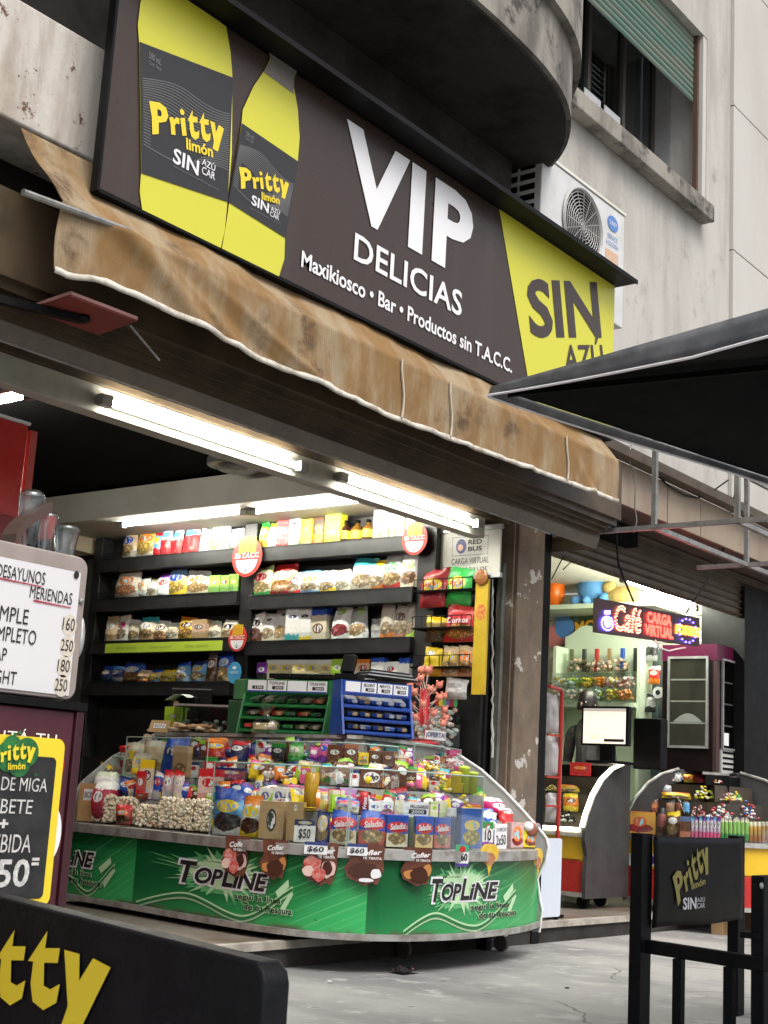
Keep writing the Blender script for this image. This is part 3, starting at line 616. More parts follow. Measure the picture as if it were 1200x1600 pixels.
# ================================================================== parasol over the terrace
um = .1; T0 = P(768, 605, 'Z', 2.2); n1 = P(1200, 483, 'Z', 2.2)-T0; f1 = P(1200, 745, 'Z', 2.2)-P(800, 615, 'Z', 2.2)
n1.z = f1.z = 0; n1.normalize(); f1.normalize(); side = 2.6
K = [T0, T0+f1*side, T0+f1*side+n1*side, T0+n1*side]; AP = (K[0]+K[2])/2+V((0, 0, .26))
o = thing('parasol', ((K[0]+K[2])/2).xy.to_3d(), 'big black square parasol with sky-lit grey outer side and white piping', 'parasol')
cloth = mat('black_parasol_cloth', (.003, .0035, .004), .9, (.005, .0055, .006), 4, spec=.1); 
m = MB()
for i in range(4):
    a, b = K[i], K[(i+1) % 4]
    m.grid(lambda u, v: (a.lerp(b, u)).lerp(AP, v)-V((0, 0, .06*math.sin(u*math.pi)*(1-v)*v*3)), 10, 8)
m.build('canopy', cloth, o, smooth=True)
m = MB(); pip = MB()
for i in range(4):
    a, b = K[i], K[(i+1) % 4]; out = (a+b)/2-(K[0]+K[2])/2; out.z = 0; out.normalize()
    fn = lambda u, v, a=a, b=b, out=out: a.lerp(b, u)+out*(.004+.012*v+.012*math.sin(u*9+i)*v)-V((0, 0, (.03+.06*min(1,(1-u)*3) if i == 3 else .03)*v ))
    m.grid(fn, 30, 3); pip.tube([fn(k/30, 1) for k in range(31)], .0042, 6)
m.build('valance', mat('skylit_grey_valance', (.06, .065, .072), .6, (.17, .175, .185), 5, .3, .75), o, smooth=True, solid=.003); pip.build('piping', M['wht'], o)  # sky light on the outer cloth is put into the valance's grey
m = MB(); m.tube([((K[0]+K[2])/2).xy.to_3d(), AP], .03, 10); m.build('pole', M['zinc'], o)
m = MB()
for k in K: m.bar(k-V((0, 0, .0))+(AP-k)*.03-V((0, 0, .03)), AP-V((0, 0, .05)), .02, .02)
m.build('ribs', M['blackmatte'], o)
# ================================================================== lamps
def lamp(a, b, label, up=V((0, 0, 1)), s=.0135, glow=None, side=V((0, 0, 0))):
    a, b = V(a), V(b); o = thing('tube_lamp', (a+b)/2, label, 'lamp', 'fluorescent tubes'); d = (b-a).normalized()
    MB().tube([a+d*.03, b-d*.03], s, 10).build('tube', glow or M['tube'], o, smooth=True)
    for p in (a, b): MB().bar(p-d*.03, p+d*.03, .04, .05).bar(p, p+up*.05, .03, .03).build('lamp_holder', M['zinc'], o)
    m = MB(); m.bar(a+up*.045, b+up*.045, .05, .03); m.build('batten', M['white'], o)
    return o
ty = 4.545
lamp(P(164, 626, 'Y', ty), P(472, 730, 'Y', ty), 'lit tube lamp on the lintel, the longer one left of its twin', V((0, 1, .1)))
lamp(P(535, 746, 'Y', ty), P(747, 819, 'Y', ty), 'lit tube lamp on the lintel beside the pillar', V((0, 1, .1)))
lamp(P(190, 820, 'X', 6.62), P(382, 799, 'X', 6.62), 'lit tube lamp above the left bay of the black shelf', glow=emit('shelf_lamp_glow', (1, .97, .86), 95))
a = P(398, 799, 'X', 6.62); lamp(a, a-V((0, 1.2, 0)), 'lit tube lamp above the right bay of the black shelf', glow=emit('shelf_lamp_glow', (1, .97, .86), 95))
a = P(46, 618, 'Z', 2.84); lamp(a, a+V((0, 1.2, 0)), 'lit tube lamp over the red cabinet')
a, b = P(974, 905, 'Y', 5.0), P(1086, 950, 'Y', 5.0); lamp(a, b, 'lit tube lamp in the second shop above the LED signs', V((0, 0, 1)), glow=emit('shop_lamp_glow', (.97, 1, .84), 170))
a, b = P(1042, 912, 'Y', 5.25), P(1122, 958, 'Y', 5.25); lamp(a, b, 'second lit tube lamp in the second shop, nearer the right', V((0, 0, 1)), glow=bpy.data.materials['shop_lamp_glow'])
o = thing('ceiling_vent', P(372, 724, 'Z', 2.88), 'round silver ceiling fitting beside the lintel', 'vent'); m = MB(); c = V(WP[o.name]); m.lathe(c, [(.2, .02), (.2, -.02), (.17, -.03), (.15, -.01), (.12, -.05), (.0, -.06)], 24); m.build('ring', M['steel'], o, smooth=True)
# ================================================================== packets, boxes, bottles
def goods(kind, w, h, d, mt, name, seed=0):
    m = MB(); rs = random.Random(seed*31+7); sm = True; bev = 0; mats = [mt]; lean = rs.uniform(-.14, .14); nar = rs.uniform(.02, .2); bow = rs.uniform(-.06, .1); tl = rs.uniform(-.07, .07)
    if kind in ('bag', 'pouch', 'pillow'):
        nu, nv = 10, 12; ph = rs.uniform(0, 50)
        def surf(sgn):
            def fn(u, v):
                e = max(0, 4*u*(1-u))**.55
                t = e*(max(0, 4*v*(1-v))**.45 if kind == 'pillow' else (min(1, (1-v)*2.2)**.6*(1 if v > .04 else .75) if kind == 'bag' else (1-v)**.55))
                wr = noise.noise(V((u*4+ph, v*4, sgn)))*.16+noise.noise(V((u*11+ph, v*9, sgn)))*.09
                ww = w*(1-(.07*math.sin(v*math.pi)**2 if kind == 'pillow' else nar*v*v)+bow*math.sin(v*math.pi))+w*.06*noise.noise(V((ph, v*3, u)))
                return ((u-.5)*ww+lean*w*v*v, sgn*(d/2*t*(1+wr*2.4))-.006*math.sin(v*40)*(v > .9 or (kind == 'pillow' and v < .08))+.05*h*v*v, h*v*(1+tl*(u-.5)*2*v)+h*.05*noise.noise(V((u*4+ph, v, 7)))*(v > .5))
            return fn
        m.grid(surf(-1), nu, nv); m.grid(surf(1), nu, nv)
    elif kind in ('box', 'card'):
        m.box(-w/2, w/2, -d/2, d/2, 0, h); bev = .002 if kind == 'box' else 0; sm = False
    elif kind == 'bottle':
        m.lathe((0, 0, 0), [(0, 0), (w*.48, .002), (w*.5, h*.1), (w*.5, h*.55), (w*.4, h*.66), (w*.18, h*.76), (w*.17, h*.86)], 14, 0); m.lathe((0, 0, 0), [(w*.2, h*.85), (w*.2, h*.99), (0, h)], 12, 1)
        m.lathe((0, 0, 0), [(w*.51, h*.14), (w*.515, h*.5)], 14, 2); mats = [mt, M['blackmatte'], rs.choice([M['yel2'], M['yel2']])]
    elif kind == 'pot':
        m.lathe((0, 0, 0), [(0, 0), (w*.42, 0), (w*.47, h*.85), (w*.5, h*.86), (w*.5, h*.95), (0, h)], 16)
    elif kind == 'can':
        m.lathe((0, 0, 0), [(0, 0), (w*.5, 0), (w*.5, h*.92), (w*.47, h*.93), (w*.47, h), (0, h)], 16)
    elif kind == 'roll':
        n = 14; pts = [(-w/2+w*i/8, 0, h/2) for i in range(9)]; m.tube(pts, [h*.12, h*.5, h*.47, h*.5, h*.46, h*.5, h*.47, h*.5, h*.15], 12)
    elif kind == 'heap':
        for k in range(46):
            a, r = rs.uniform(0, 6.28), rs.random()**.5; x, y = r*math.cos(a)*w/2, r*math.sin(a)*d/2
            m.ball((x, y, h*.12+h*.85*(1-r*r)*rs.random()), w*.075, w*.05, w*.05, 7, 5, rs.randrange(len(mt)))
        mats = mt
    elif kind == 'rice':                                 # clear bar of puffed grain
        for k in range(260): m.ball((rs.uniform(-.46, .46)*w, rs.uniform(-.42, .42)*d, rs.uniform(.05, .95)*h), .009*rs.uniform(.8, 1.5), .008, .009, 6, 4, rs.randrange(2))
        mats = mt
    return m.build(name, mats, None, smooth=sm, bevel=bev, origin=(0, 0, 0))
USED = {}
def put(o, loc, rz, label, cat, group):
    o.location = loc; o.rotation_euler = (0, 0, rz); WP[o.name] = V(loc)
    assert label not in USED, label
    USED[label] = 1; n = len(label.split()); assert 4 <= n <= 16, (n, label)
    return tag(o, label, cat, group)
DK = dict(bag=('snack_bag', 'bag'), pouch=('stand_up_pouch', 'pouch'), pillow=('snack_packet', 'packet'), box=('carton', 'box'), bottle=('bottle', 'bottle'), pot=('plastic_pot', 'pot'), can=('canister', 'canister'), card=('price_card', 'card'), roll=('sweet_roll', 'packet'), heap=('sweet_pile', 'sweets'), rice=('puffed_rice_bar', 'snack'))
# ------------------------------------------------------------------ black shelf
SX = 7.0
UZ = dict(L1=2.485, L2=2.18, L3=1.856, L4=1.55, R1=2.475, R2=2.142, R3=1.824, R4=1.556)
SHF = thing('display_shelf', (SX+.05, 6.6, FZ), 'tall black wooden shelf along the side wall with two bays of goods', 'shelf')
yl_, ym0, ym1, yr_ = 8.25, 6.665, 6.55, 5.03
m = MB(); 
for a, b in ((yl_-.09, yl_), (ym1, ym0), (yr_-.03, yr_+.11)):
    u = MB(); u.box(SX-.012, 7.105, a, b, FZ, 2.66); u.build('upright', M['shelf'], SHF, bevel=.004)
for k, z in UZ.items():
    a, b = (ym0, yl_-.09) if k[0] == 'L' else (yr_+.11, ym1)
    u = MB(); u.box(SX-.05, 7.105, a+.002, b-.002, z-.1, z); u.build('shelf_board', M['shelf'], SHF, bevel=.003)
    u = MB(); u.box(SX-.058, SX-.054, a+.03, b-.03, z-.01, z+.045); u.build('clear_lip', M['film'], SHF)
MB().box(7.0, 7.1, yr_+.11, yl_-.09, FZ, 1.0).build('lower_back', M['shelf'], SHF)
f = Frame((SX-.062, P(358, 1000, 'X', SX).y, 1.762), (0, -1, 0), (0, 0, 1))
lw_ = P(175, 1005, 'X', SX).y-P(358, 1000, 'X', SX).y; f.o.y += lw_
poly2d([(0, 0), (lw_, 0), (lw_, .07), (0, .07)], f, 0, mat('lime_strip', (.45, .6, .06), .4), SHF, 'label_strip')
for k in range(3): text('Dieta natural', f, lw_*(.1+.3*k), lw_*(.28+.3*k), .025, .048, .002, mat('strip_text', (.2, .3, .05), .5), SHF, 0, 0, 1, 'lettering')
def shelf_row(key, items):
    z = UZ[key]
    for i, (x0, x1, yt, kind, pk, label) in enumerate(items):
        xf = SX-.02+.012*(i % 3); ya, yb = P(x1, yt+20, 'X', xf).y, P(x0, yt+20, 'X', xf).y; wd = yb-ya; yc = (ya+yb)/2
        h = ztop((xf, yc, z), yt)-z; d = min(.09, wd*.55) if kind in ('bag', 'pouch', 'pillow') else min(.07, wd*.6)
        if kind in ('bottle', 'can', 'pot'): d = wd
        mt = pack(*pk) if isinstance(pk, tuple) else pk
        nm, cat = DK[kind]; o = goods(kind, wd*.97, h, d, mt, nm, hash((key, i)) % 1000 if False else i*7+len(key)*13+ord(key[1])*31+ord(key[0]))
        put(o, (xf+d/2, yc, z+.001), -math.pi/2+random.uniform(-.1, .1), label, cat, 'goods on the black shelf')
BB = (.6, .42, .2); TAN = (.62, .48, .3); CLR = (.6, .56, .46); PAS = (.72, .5, .12)
shelf_row('L1', [(187, 209, 828, 'bag', (CLR, TAN, CLR, BL, BB, 0, 1), 'clear biscuit bag with a blue band, first on the top left shelf'),
 (210, 239, 822, 'bag', (CLR, PAS, CLR, OR, PAS, 0, 2), 'clear pasta bag with an orange tag on the top left shelf'),
 (237, 249, 830, 'pillow', (RD, LB, RD, YE, None, 0, 3), 'narrow red packet with a blue band on the top left shelf'),
 (247, 264, 821, 'bag', (RD, RD, WH, LB, None, 0, 4, .3, .5, .3, .66, .4, .1), 'red and white packet left of its twin, top left shelf'),
 (264, 281, 821, 'bag', (RD, RD, WH, LB, None, 0, 5, .3, .5, .3, .66, .4, .1), 'red and white packet right of its twin, top left shelf'),
 (281, 307, 819, 'bag', (RD, RD, WH, LB, None, 0, 6, .35, .62, .3, .7, .42, .1), 'widest red packet with white top on the top left shelf'),
 (308, 323, 825, 'pouch', (WH, CR, WH, RD, None, 0, 7, .3, .8, .4, .2, .2, .06), 'slim white pouch beside the red packets, top left shelf'),
 (319, 353, 817, 'bag', (CLR, WH, CR, None, (.7, .6, .3), 0, 8), 'big pale clear bag with yellow contents, top left shelf'),
 (353, 378, 824, 'bag', (CLR, GY, GY, WH, None, 0, 9), 'grey clear bag with a white label by the shelf divider')])
shelf_row('L2', [(174, 214, 890, 'bag', (CLR, CLR, CR, OR, (.65, .3, .15), 0, 1), 'large clear bag of mixed snacks, second left shelf'),
 (206, 228, 903, 'pillow', (WH, CR, WH, OR, None, 0, 2), 'small white packet before the mixed snacks, second left shelf'),
 (222, 247, 903, 'bag', (CR, WH, CR, None, CR, 0, 3), 'white bag of round crackers on the second left shelf'),
 (241, 262, 896, 'bag', (WH, WH, PU, RD, None, 0, 4, .25, .8), 'white bag with purple top on the second left shelf'),
 (259, 287, 884, 'bag', (YE, PAS, (.25, .4, .65), BL, PAS, 0, 5, .25, .62), 'blue checked bag of yellow pasta on the second left shelf'),
 (286, 324, 890, 'bag', (CR, WH, WH, OR, (.7, .45, .2), 0, 6), 'white bag with an orange emblem on the second left shelf'),
 (325, 342, 899, 'box', ((.2, .4, .1), (.35, .55, .15), (.3, .5, .12), OR, None, 0, 7), 'green carton with orange emblem, leftmost of three, second left shelf'),
 (341, 357, 899, 'box', ((.2, .4, .1), (.35, .55, .15), (.3, .5, .12), RD, None, 0, 8), 'green carton with red emblem, middle of three, second left shelf'),
 (356, 372, 897, 'box', ((.15, .35, .08), (.3, .5, .12), (.3, .5, .12), YE, None, 0, 9), 'green carton with yellow emblem by the divider, second left shelf')])
shelf_row('L3', [(160, 179, 962, 'pouch', (KR, TAN, KR, WH, None, 0, 1), 'kraft pouch with a white label, first on the third left shelf'),
 (177, 197, 960, 'pouch', (WH, WH, CR, (.5, .02, .12), TAN, 0, 2), 'white pouch with a crimson label on the third left shelf'),
 (196, 215, 967, 'bag', (CLR, CR, WH, None, BB, 0, 3), 'clear bag of golden biscuits on the third left shelf'),
 (213, 239, 963, 'bag', (BB, CR, TE, WH, BB, 0, 4, .3, .75), 'biscuit bag with a teal top on the third left shelf'),
 (236, 257, 969, 'bag', ((.7, .3, .12), CR, WH, BR, (.7, .4, .2), 0, 5), 'white biscuit bag with orange base on the third left shelf'),
 (253, 275, 972, 'bag', (CR, CR, WH, None, CR, 0, 6), 'plain pale cream bag on the third left shelf'),
 (272, 304, 963, 'bag', (YE, (.85, .55, .05), OR, BR, (.7, .4, .1), 0, 7, .2, .8), 'bright yellow and orange bag leaning on the third left shelf'),
 (298, 321, 968, 'box', (KR, (.6, .42, .3), KR, BR, None, 0, 8), 'pinkish brown carton with dark emblem on the third left shelf'),
 (319, 342, 969, 'pouch', (CR, CR, (.6, .66, .55), None, CR, 0, 9), 'pale pouch with greenish top on the third left shelf'),
 (340, 365, 968, 'pouch', (KR, (.5, .44, .36), (.5, .46, .4), BK, KR, 0, 10), 'brown grey pouch with black emblem on the third left shelf')])
shelf_row('L4', [(152, 174, 1040, 'pillow', (NV, NV, BL, TAN, None, 0, 1), 'navy packet leaning, first on the fourth left shelf'),
 (167, 187, 1040, 'pillow', (GY, NV, LB, WH, None, 0, 2), 'navy and silver packet, second on the fourth left shelf'),
 (182, 222, 1034, 'bag', (BR, BL, NV, WH, (.5, .25, .1), 0, 3, .25, .8), 'wide blue bag with brown nuts on the fourth left shelf'),
 (206, 231, 1046, 'bag', (OR, (.7, .5, .3), CLR, None, (.75, .4, .15), 0, 4), 'clear bag of orange chips on the fourth left shelf'),
 (223, 246, 1046, 'bag', (LB, (.7, .6, .3), BL, YE, PAS, 0, 5), 'clear blue and yellow bag on the fourth left shelf'),
 (241, 267, 1046, 'bag', (YE, (.75, .6, .1), YE, None, PAS, 0, 6), 'clear yellow bag of crisps on the fourth left shelf'),
 (269, 293, 1035, 'bag', ((.3, .45, .6), LB, BL, WH, TAN, 0, 7), 'pale blue biscuit bag with white emblem on the fourth left shelf'),
 (291, 316, 1032, 'bag', ((.25, .42, .6), LB, NV, YE, TAN, 0, 8), 'pale blue biscuit bag with yellow emblem on the fourth left shelf'),
 (318, 336, 1020, 'pouch', (BR, BR, GY, WH, (.25, .12, .05), 0, 9), 'slim dark brown pouch with silver top on the fourth left shelf'),
 (335, 360, 1017, 'bag', (BB, BL, BL, (.5, .65, .9), BB, 0, 10, .3, .9), 'tall royal blue bag by the divider, fourth left shelf')])
shelf_row('R1', [(401, 418, 815, 'bag', (YE, LM, GR, WH, None, 0, 1), 'yellow and green bag, first on the top right shelf'),
 (414, 434, 816, 'bag', (WH, WH, LM, None, None, 0, 2), 'white bag with lime top on the top right shelf'),
 (431, 453, 813, 'box', (RD, RD, RD, BL, None, 0, 3, .2, .9), 'red carton with blue emblem on the top right shelf'),
 (451, 468, 811, 'box', ((.5, .6, .5), WH, WH, BK, None, 0, 4, .3, .9, .3, .82, .25, .06), 'white carton with black emblem on the top right shelf'),
 (468, 488, 811, 'box', ((.5, .4, .15), YE, YE, BR, None, 0, 5, .15, .9, .3, .62, .2, .1), 'yellow carton with brown emblem on the top right shelf'),
 (488, 506, 808, 'box', (OR, (.1, .07, .05), BR, OR, None, 0, 6, .4, .9), 'dark brown carton with orange base on the top right shelf'),
 (507, 533, 797, 'box', (YE, (.75, .72, .05), LM, GR, None, 0, 7, .3, .85, .3, .3, .3, .1), 'tallest bright yellow carton with green leaf, top right shelf'),
 (528, 542, 812, 'bottle', mat('dark_sauce', (.05, .015, .01), .15), 'small dark bottle right of the yellow carton'),
 (543, 560, 811, 'bottle', mat('amber_oil', (.15, .07, .01), .12), 'amber bottle with yellow label, left of its twin'),
 (561, 577, 810, 'bottle', bpy.data.materials['amber_oil'], 'amber bottle with yellow label beside the white cartons'),
 (583, 607, 795, 'box', ((.7, .55, .4), WH, WH, OR, BB, 0, 8), 'white carton with orange picture on the top right shelf'),
 (607, 632, 797, 'box', ((.55, .65, .5), CR, WH, OR, BB, 0, 9), 'cream carton with green base on the top right shelf'),
 (633, 649, 808, 'box', ((.5, .65, .4), WH, WH, YE, None, 0, 10), 'narrow white carton at the end of the top right shelf')])
shelf_row('R2', [(388, 421, 885, 'bag', (GR, CLR, (.5, .62, .25), RD, (.6, .45, .2), 0, 1, .15, .8), 'clear bag with green base on the second right shelf'),
 (417, 456, 880, 'bag', (RD, (.72, .62, .3), RD, WH, (.6, .3, .1), 0, 2, .2, .75), 'tall clear bag with red top and base, second right shelf'),
 (442, 468, 892, 'bag', (RD, WH, CR, RD, TAN, 0, 3, .2, .9), 'white bag with a red base on the second right shelf'),
 (465, 495, 890, 'bag', (LB, WH, LB, YE, TAN, 0, 4, .12, .92), 'white bag with pale blue edges on the second right shelf'),
 (492, 524, 890, 'bag', (YE, WH, WH, CR, TAN, 0, 5, .18, .9), 'white bag with a yellow base on the second right shelf'),
 (517, 546, 888, 'bag', (CR, WH, CR, None, CR, 0, 6), 'plain white bag in the middle of the second right shelf'),
 (544, 584, 870, 'bag', (CLR, WH, TE, None, TAN, 0, 7, .2, .7), 'clear bag with a teal top on the second right shelf'),
 (574, 598, 874, 'bag', (OR, WH, YE, None, TAN, 0, 8, .15, .8), 'white bag with a yellow top on the second right shelf'),
 (592, 626, 862, 'bag', (RD, WH, WH, GR, BB, 0, 9, .18, .93), 'tall white bag with red base and green emblem, second right shelf'),
 (621, 650, 860, 'pouch', (CR, WH, WH, LM, (.3, .14, .05), 0, 10), 'white pouch with a brown picture at the end of the second right shelf')])
shelf_row('R3', [(386, 408, 957, 'pouch', (BR, WH, WH, BK, (.15, .06, .04), 0, 1), 'white pouch with dark brown picture, first on the third right shelf'),
 (405, 427, 957, 'pouch', (CR, WH, GY, BK, TAN, 0, 2, .3, .85, .3, .75, .15, .06), 'white pouch with tan picture, second on the third right shelf'),
 (423, 450, 950, 'pouch', (CR, WH, WH, BK, BB, 0, 3, .3, .85, .3, .78, .12, .05), 'white pouch of nuts leaning on the third right shelf'),
 (446, 467, 948, 'box', (TE, WH, GY, NV, None, 0, 4, .18, .9, .3, .7, .3, .05), 'slim white carton with teal base on the third right shelf'),
 (466, 485, 950, 'box', (YE, WH, GY, BK, None, 0, 5, .12, .92, .3, .75, .3, .05), 'slim white carton with yellow base on the third right shelf'),
 (484, 511, 950, 'box', (CR, CR, BL, BR, None, 0, 6, .2, .78, .3, .36, .33, .16), 'cream carton with blue top and brown window, third right shelf'),
 (512, 541, 947, 'pouch', (WH, WH, WH, LM, (.4, .03, .04), 0, 7, .3, .9, .3, .82, .25, .1), 'white pouch with red berries and lime emblem, third right shelf'),
 (538, 572, 948, 'pouch', (WH, GY, WH, LM, (.7, .5, .25), 0, 8, .3, .9, .3, .82, .22, .12), 'white pouch with nuts and lime emblem, third right shelf'),
 (575, 600, 966, 'pouch', (GY, (.3, .3, .28), GY, None, None, 0, 9), 'dull grey pouch leaning in shade, third right shelf'),
 (590, 614, 943, 'pouch', (OR, CLR, CLR, None, TAN, 0, 10, .2, .9), 'clear pouch with orange base, left of a pair, third right shelf'),
 (610, 633, 945, 'pouch', ((.7, .3, .15), CLR, CLR, BR, TAN, 0, 11, .22, .9), 'clear pouch with salmon base and brown dot, third right shelf'),
 (630, 648, 940, 'pouch', (LM, CLR, (.7, .66, .4), None, TAN, 0, 12, .22, .9), 'clear pouch with a lime base at the end, third right shelf')])
CG = (CR, (.78, .7, .4), WH, YE, None)
shelf_row('R4', [(400, 416, 1035, 'box', (BK, PU, PU, WH, None, 0, 1, .4, .9), 'small purple carton beside the divider, lowest right shelf')]+
 [(x, x+20.3, 1031, 'box', CG+(0, 2+k), 'cream yellow carton, '+('leftmost', 'second', 'middle', 'fourth', 'rightmost')[k]+' of five on the lowest right shelf') for k, x in enumerate((415, 435.6, 456, 476.6, 497))]+
 [(517, 535, 1030, 'box', (LM, LM, LM, WH, None, 0, 8), 'small lime carton on the lowest right shelf'),
 (536, 555, 1033, 'box', ((.6, .3, .2), WH, RD, None, None, 0, 9, .3, .8), 'white and red carton on the lowest right shelf'),
 (556, 577, 1030, 'box', (WH, (.7, .5, .3), OR, RD, None, 0, 10, .4, .8), 'carton with an orange top on the lowest right shelf'),
 (579, 599, 1028, 'box', ((.6, .7, .72), WH, BL, OR, None, 0, 11, .3, .8, .3, .25, .12, .12), 'white carton with blue top and orange dot, lowest right shelf'),
 (600, 621, 1034, 'box', (CR, WH, WH, RD, None, 0, 12, .3, .9), 'white carton with red emblem on the lowest right shelf'),
 (622, 641, 1028, 'box', (WH, WH, BL, None, None, 0, 13, .3, .75), 'plain white carton with blue top at the end, lowest right shelf')])
# gluten free hangers
def hanger(cx, cy, rx, ry, X, label, wheat=True, blue=False):
    c = P(cx, cy, 'X', X); k = (P(cx-rx, cy, 'X', X).y-P(cx+rx, cy, 'X', X).y)/2; kz = (ztop(c, cy-ry)-ztop(c, cy+ry))/2
    o = thing('shelf_hanger', c, label, 'sign', 'oval hangers on the shelf'); f = Frame(c, (0, -1, 0), (0, 0, 1))
    m = MB(); m.prism([f.at(a, b, 0) for a, b in ellipse(0, 0, k, kz)], (.004, 0, 0)); m.build('disc', mat('hanger_blue', (.06, .3, .55), .4) if blue else mat('hanger_red', (.6, .04, .03), .4), o)
    if blue:
        text('NUEVO', f, -k*.6, k*.6, -kz*.1, kz*.15, .002, M['wht'], o); poly2d(ellipse(0, kz*.45, k*.3, kz*.15), f, .002, M['wht'], o, 'emblem'); return o
    m = MB(); rs = random.Random(int(cx))
    for s in (-1, 0, 1):
        for j in range(5):
            for t in (-1, 1): m.add([f.at(s*k*.4+t*k*.1+q[0]*k*.11, kz*(.3+.17*j)+q[1]*kz*.09+abs(s)*-.06*kz, .003) for q in ((-.9, -.6), (.2, -.9), (1, .9), (-.3, .6))], [(0, 1, 2, 3)])
    m.build('wheat_ears', M['yel2'], o, normals=False)
    text('Sin T.A.C.C.', f, -k*.82, k*.82, -kz*.06, kz*.2, .003, M['wht'], o, .03, .2)
    hb = [(k*.72*math.cos(t), -kz*.16+kz*.72*math.sin(t)*.95) for t in [math.pi+math.pi*i/14 for i in range(15)]]; poly2d(hb, f, .003, M['wht'], o, 'half_disc')
    m = MB(); 
    for i in range(5): t = math.pi*(1.15+.175*i); m.add([f.at(-.02*k, -kz*.75, .004), f.at(.02*k, -kz*.75, .004), f.at(-k*.5*math.cos(t), -kz*.62-kz*.4*math.sin(t), .004)], [(0, 1, 2)])
    m.build('ear_drawing', M['ink'], o, normals=False); return o
hanger(386, 870, 23, 31, 6.93, 'biggest red Sin T.A.C.C. oval hanging between the two bays')
hanger(648, 842, 19.5, 25, 6.93, 'red Sin T.A.C.C. oval at the right end of the top shelf')
hanger(371, 997, 14, 21, 6.93, 'smallest red Sin T.A.C.C. oval lower on the divider')
hanger(366, 1051, 10.5, 17, 6.93, 'pale blue oval hanger beside the royal blue bag', blue=True)
# poster on the side wall
pf = Frame((7.04, P(690, 832, 'X', 7.04).y, 0), (0, -1, 0), (0, 0, 1)); pw = P(690, 832, 'X', 7.04).y-P(783, 828, 'X', 7.04).y
p1, p0 = P(736, 830, 'X', 7.04).z, P(736, 897, 'X', 7.04).z
o = thing('poster', (7.04, pf.o.y-pw/2, p0), 'white poster with a bus card emblem, CARGA VIRTUAL and CIGARRILLOS', 'poster')
MB().box(7.04, 7.052, pf.o.y-pw, pf.o.y, p0, p1).build('sheet', M['white'], o)
m = MB(); m.box(7.03, 7.056, pf.o.y-pw-.012, pf.o.y+.012, p1+.001, p1+.03); m.box(7.03, 7.056, pf.o.y-pw-.012, pf.o.y+.012, p0-.03, p0-.001); m.build('holder', M['alu'], o)
h_ = p1-p0; fq = Frame((7.04, pf.o.y, p0), (0, -1, 0), (0, 0, 1))
for a in ((.2, .8, .44, .45), (.2, .8, .87, .88), (.2, .205, .45, .87), (.795, .8, .45, .87)): poly2d([(pw*a[0], h_*a[2]), (pw*a[1], h_*a[2]), (pw*a[1], h_*a[3]), (pw*a[0], h_*a[3])], fq, .002, M['ink'], o, 'box_line')
text('RED', fq, pw*.47, pw*.7, h_*.69, h_*.8, .003, M['ink'], o, .03); text('BUS', fq, pw*.47, pw*.7, h_*.53, h_*.64, .003, M['ink'], o, .03)
poly2d(ellipse(pw*.35, h_*.66, pw*.085, h_*.17), fq, .003, mat('logo_navy', (.03, .03, .2), .4), o, 'logo'); poly2d(ellipse(pw*.34, h_*.63, pw*.045, h_*.08), fq, .004, mat('logo_peach', (.7, .45, .3), .4), o, 'logo_inner')
text('CARGA VIRTUAL', fq, pw*.2, pw*.82, h_*.24, h_*.38, .003, M['ink'], o, 0, .05); text('CIGARRILLOS', fq, pw*.2, pw*.8, h_*.02, h_*.16, .003, M['ink'], o, 0, .05); text('Cargá aquí', fq, pw*.28, pw*.6, h_*.9, h_*.97, .003, M['ink'], o)
m = MB(); m.box(7.03, 7.07, 5.02, 5.045, 2.1, 2.6); tag(m.build('cable_trunking', M['wht']), 'white cable trunking beside the bus card poster', 'trunking')
# crisps on a wire rack
RX = 6.9
rk = thing('wire_rack', (RX+.1, 4.82, 1.4), 'black wire rack of crisp bags under the poster', 'rack')
m = MB(); y0, y1 = P(742, 1000, 'X', RX).y, P(650, 1000, 'X', RX).y
for z in (2.09, 1.86, 1.62):
    m.bar((RX-.05, y0, z), (RX-.05, y1, z), .005, .005); m.bar((RX-.05, y0, z+.07), (RX-.05, y1, z+.07), .005, .005); m.box(RX-.05, RX+.14, y0, y1, z-.006, z-.002)
    for k in range(7): y = y0+(y1-y0)*k/6; m.bar((RX-.05, y, z), (RX-.05, y, z+.07), .004, .004)
for y in (y0, y1): m.bar((RX+.14, y, FZ), (RX+.14, y, 2.2), .02, .02)
m.build('wires', M['black'], rk)
def rackbag(x0, x1, yt, yb, pk, label, brand=None, kind='pillow', bc=M['wht'], dx=0):
    X = RX+dx; a, b = P(x1, (yt+yb)/2, 'X', X).y, P(x0, (yt+yb)/2, 'X', X).y; c = P((x0+x1)/2, yb, 'X', X); h = ztop(c, yt)-c.z
    o = goods(kind, b-a, h, .09, pack(*pk), 'crisp_bag', int(x0)); rz = -math.pi/2+random.uniform(-.15, .15)
    put(o, (X+.04, (a+b)/2, c.z), rz, label, 'bag', 'crisp bags on the wire rack')
    if brand:
        ff = Frame((0, -.05, 0), (1, 0, 0), (0, 0, 1)); w_ = b-a; vs, fs, _ = glyphs(brand, .02, .1); tm = MB(); tm.add([((x-.5)*w_*.6, -.052, h*(.5+.16*y)) for x, y in vs], fs)
        q = tm.build('lettering', bc, None, origin=(0, 0, 0), normals=False); q.parent = o
rackbag(650, 692, 889, 948, ((.35, .02, .03), (.4, .02, .03), (.4, .02, .03), YE, None, 0, 1, .2, .9, .3, .55, .32, .17), 'dark red crisp bag hanging at the top left of the rack', "Lay's", bc=M['red'])
rackbag(690, 733, 885, 946, (GR, (.02, .4, .06), (.02, .42, .06), YE, None, 0, 2, .2, .9, .3, .55, .3, .17), 'bright green crisp bag hanging at the top of the rack', "Lay's", bc=M['red'])
